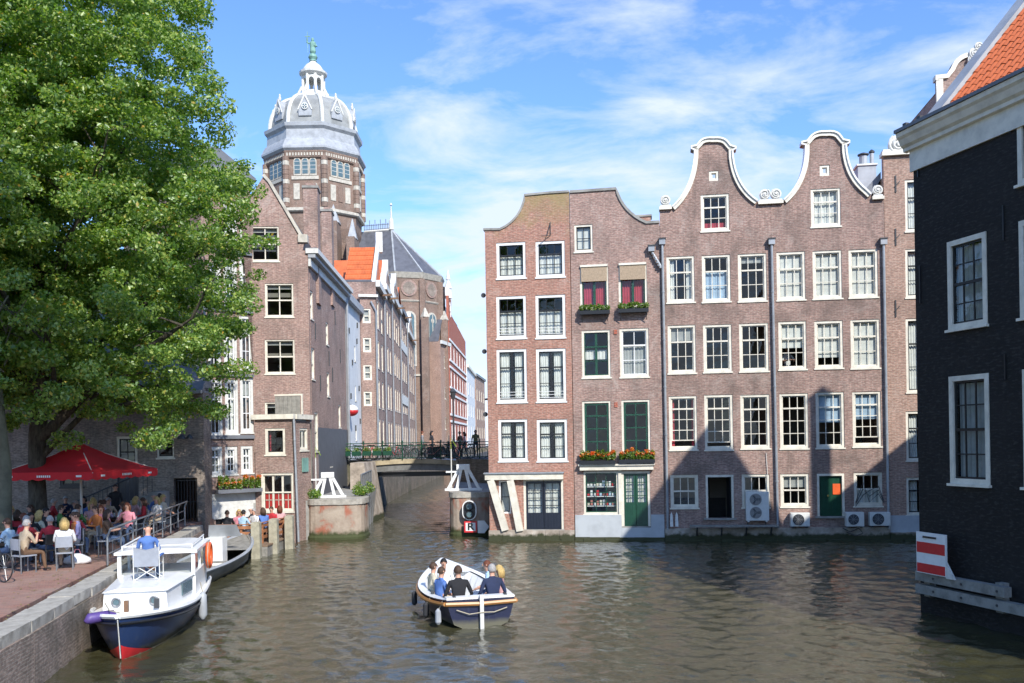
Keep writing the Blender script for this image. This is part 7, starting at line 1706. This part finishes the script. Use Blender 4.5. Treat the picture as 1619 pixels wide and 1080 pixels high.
def silhouette(p,tbv=tb):
    w=p+tbv; d=w; t=w.y; px=809.5+FPX*(w.x/t); py=705-FPX*((w.z-HC)/t)
    # outline of the crown on its right and lower side, as real extents of the limbs
    edge=[(-300,300),(0,345),(60,332),(100,358),(160,338),(205,372),(240,386),(300,415),(400,428),(480,415),(560,400),(620,380),(665,350),(700,300),(715,60)]
    lim=edge[-1][1]
    for (y0,x0),(y1,x1) in zip(edge,edge[1:]):
        if y0<=py<=y1: lim=x0+(x1-x0)*(py-y0)/(y1-y0)
    if py<-200: lim=230
    if py>700 or p.z<3.0: return False
    if py>640 and px<230: return rr0.random()<.25
    return px<lim-8+rr0.gauss(0,9)
blobs=crown_blobs((-.2,.3,11.6),(8.0,7.0,11.8),2400,3,(.30,.75),silhouette,.25)
tp_=[(0,0,-.1),(.02,0,.8),(-.05,.05,2.2),(.0,.05,3.6),(.15,.1,5.2),(.1,.2,8),(-.2,.2,12)]
lim=[((.0,.05,3.4),(5.6,-1.2,7.2),.20),((.1,.1,4.6),(6.0,1,10.5),.18),((.1,.1,5.0),(-4,-2,9),.18),((.1,.15,6.5),(3.8,-3,12.5),.15),((.1,.2,7.5),(-3,1,14),.14),((0,.2,8.5),(3.5,1,15.5),.13),((-.1,.2,10),(.5,-2,17),.10),((0,.05,2.8),(3.8,.6,5.2),.13),((.1,.1,5.6),(.5,-4.5,9),.14),((.1,.1,4.2),(2.4,-4.2,6.6),.12)]
tree('big leafy elm with a dark trunk on the terrace, beside the red parasol',tb,20,blobs,tp_,[.36,.29,.26,.27,.22,.15,.06],560000,.064,'leaf',5,lim)
# elm nearer the camera, its crown placed out of view to shade the terrace
tb3=Vector((-11.2,13.2,ZQ))
bl3=crown_blobs((2.2,.2,14.2),(4.6,5.2,4.0),200,12,(.6,1.1),lambda p:(p+tb3).z>HC+715/FPX*(p+tb3).y+.3 or (p+tb3).x/(p+tb3).y<-.60,.1)
tree('elm at the near end of the quay with a high unseen crown shading the terrace',tb3,19,bl3,[(0,0,-.1),(.05,0,2),(.2,0,5),(.6,.1,9),(1.2,.1,12)],[.34,.28,.24,.2,.12],60000,.08,'leaf',15,[((.4,0,7.5),(4.2,1,12.5),.13),((.6,0,8.5),(-1,2.5,14),.12),((.9,.1,10),(3.2,-2.5,15),.11)])
tb2=Vector((P(5,860,26.5).x,26.5,ZQ))
def sil2(p):
    w=p+tb2; px=809.5+FPX*(w.x/w.y); py=709-FPX*((w.z-HC)/w.y); return (px<58+ (20 if py<560 else 0)) and py<672 and py>-400
bl2=crown_blobs((-1.2,-.3,8.6),(4.0,3.2,8.2),120,9,(.4,.8),sil2,.2)
tree('pale barked tree at the left edge with yellow green lower leaves',tb2,16,bl2,[(0,0,-.1),(0,0,1),(.05,0,2.6),(-.1,0,4.5),(-.4,0,8)],[.30,.24,.21,.17,.1],30000,.09,'leaf_pale',8,[((0,0,3.6),(-2.5,0,7),.12),((0,0,4.2),(.6,-.6,7.5),.1)],'tree_pale')
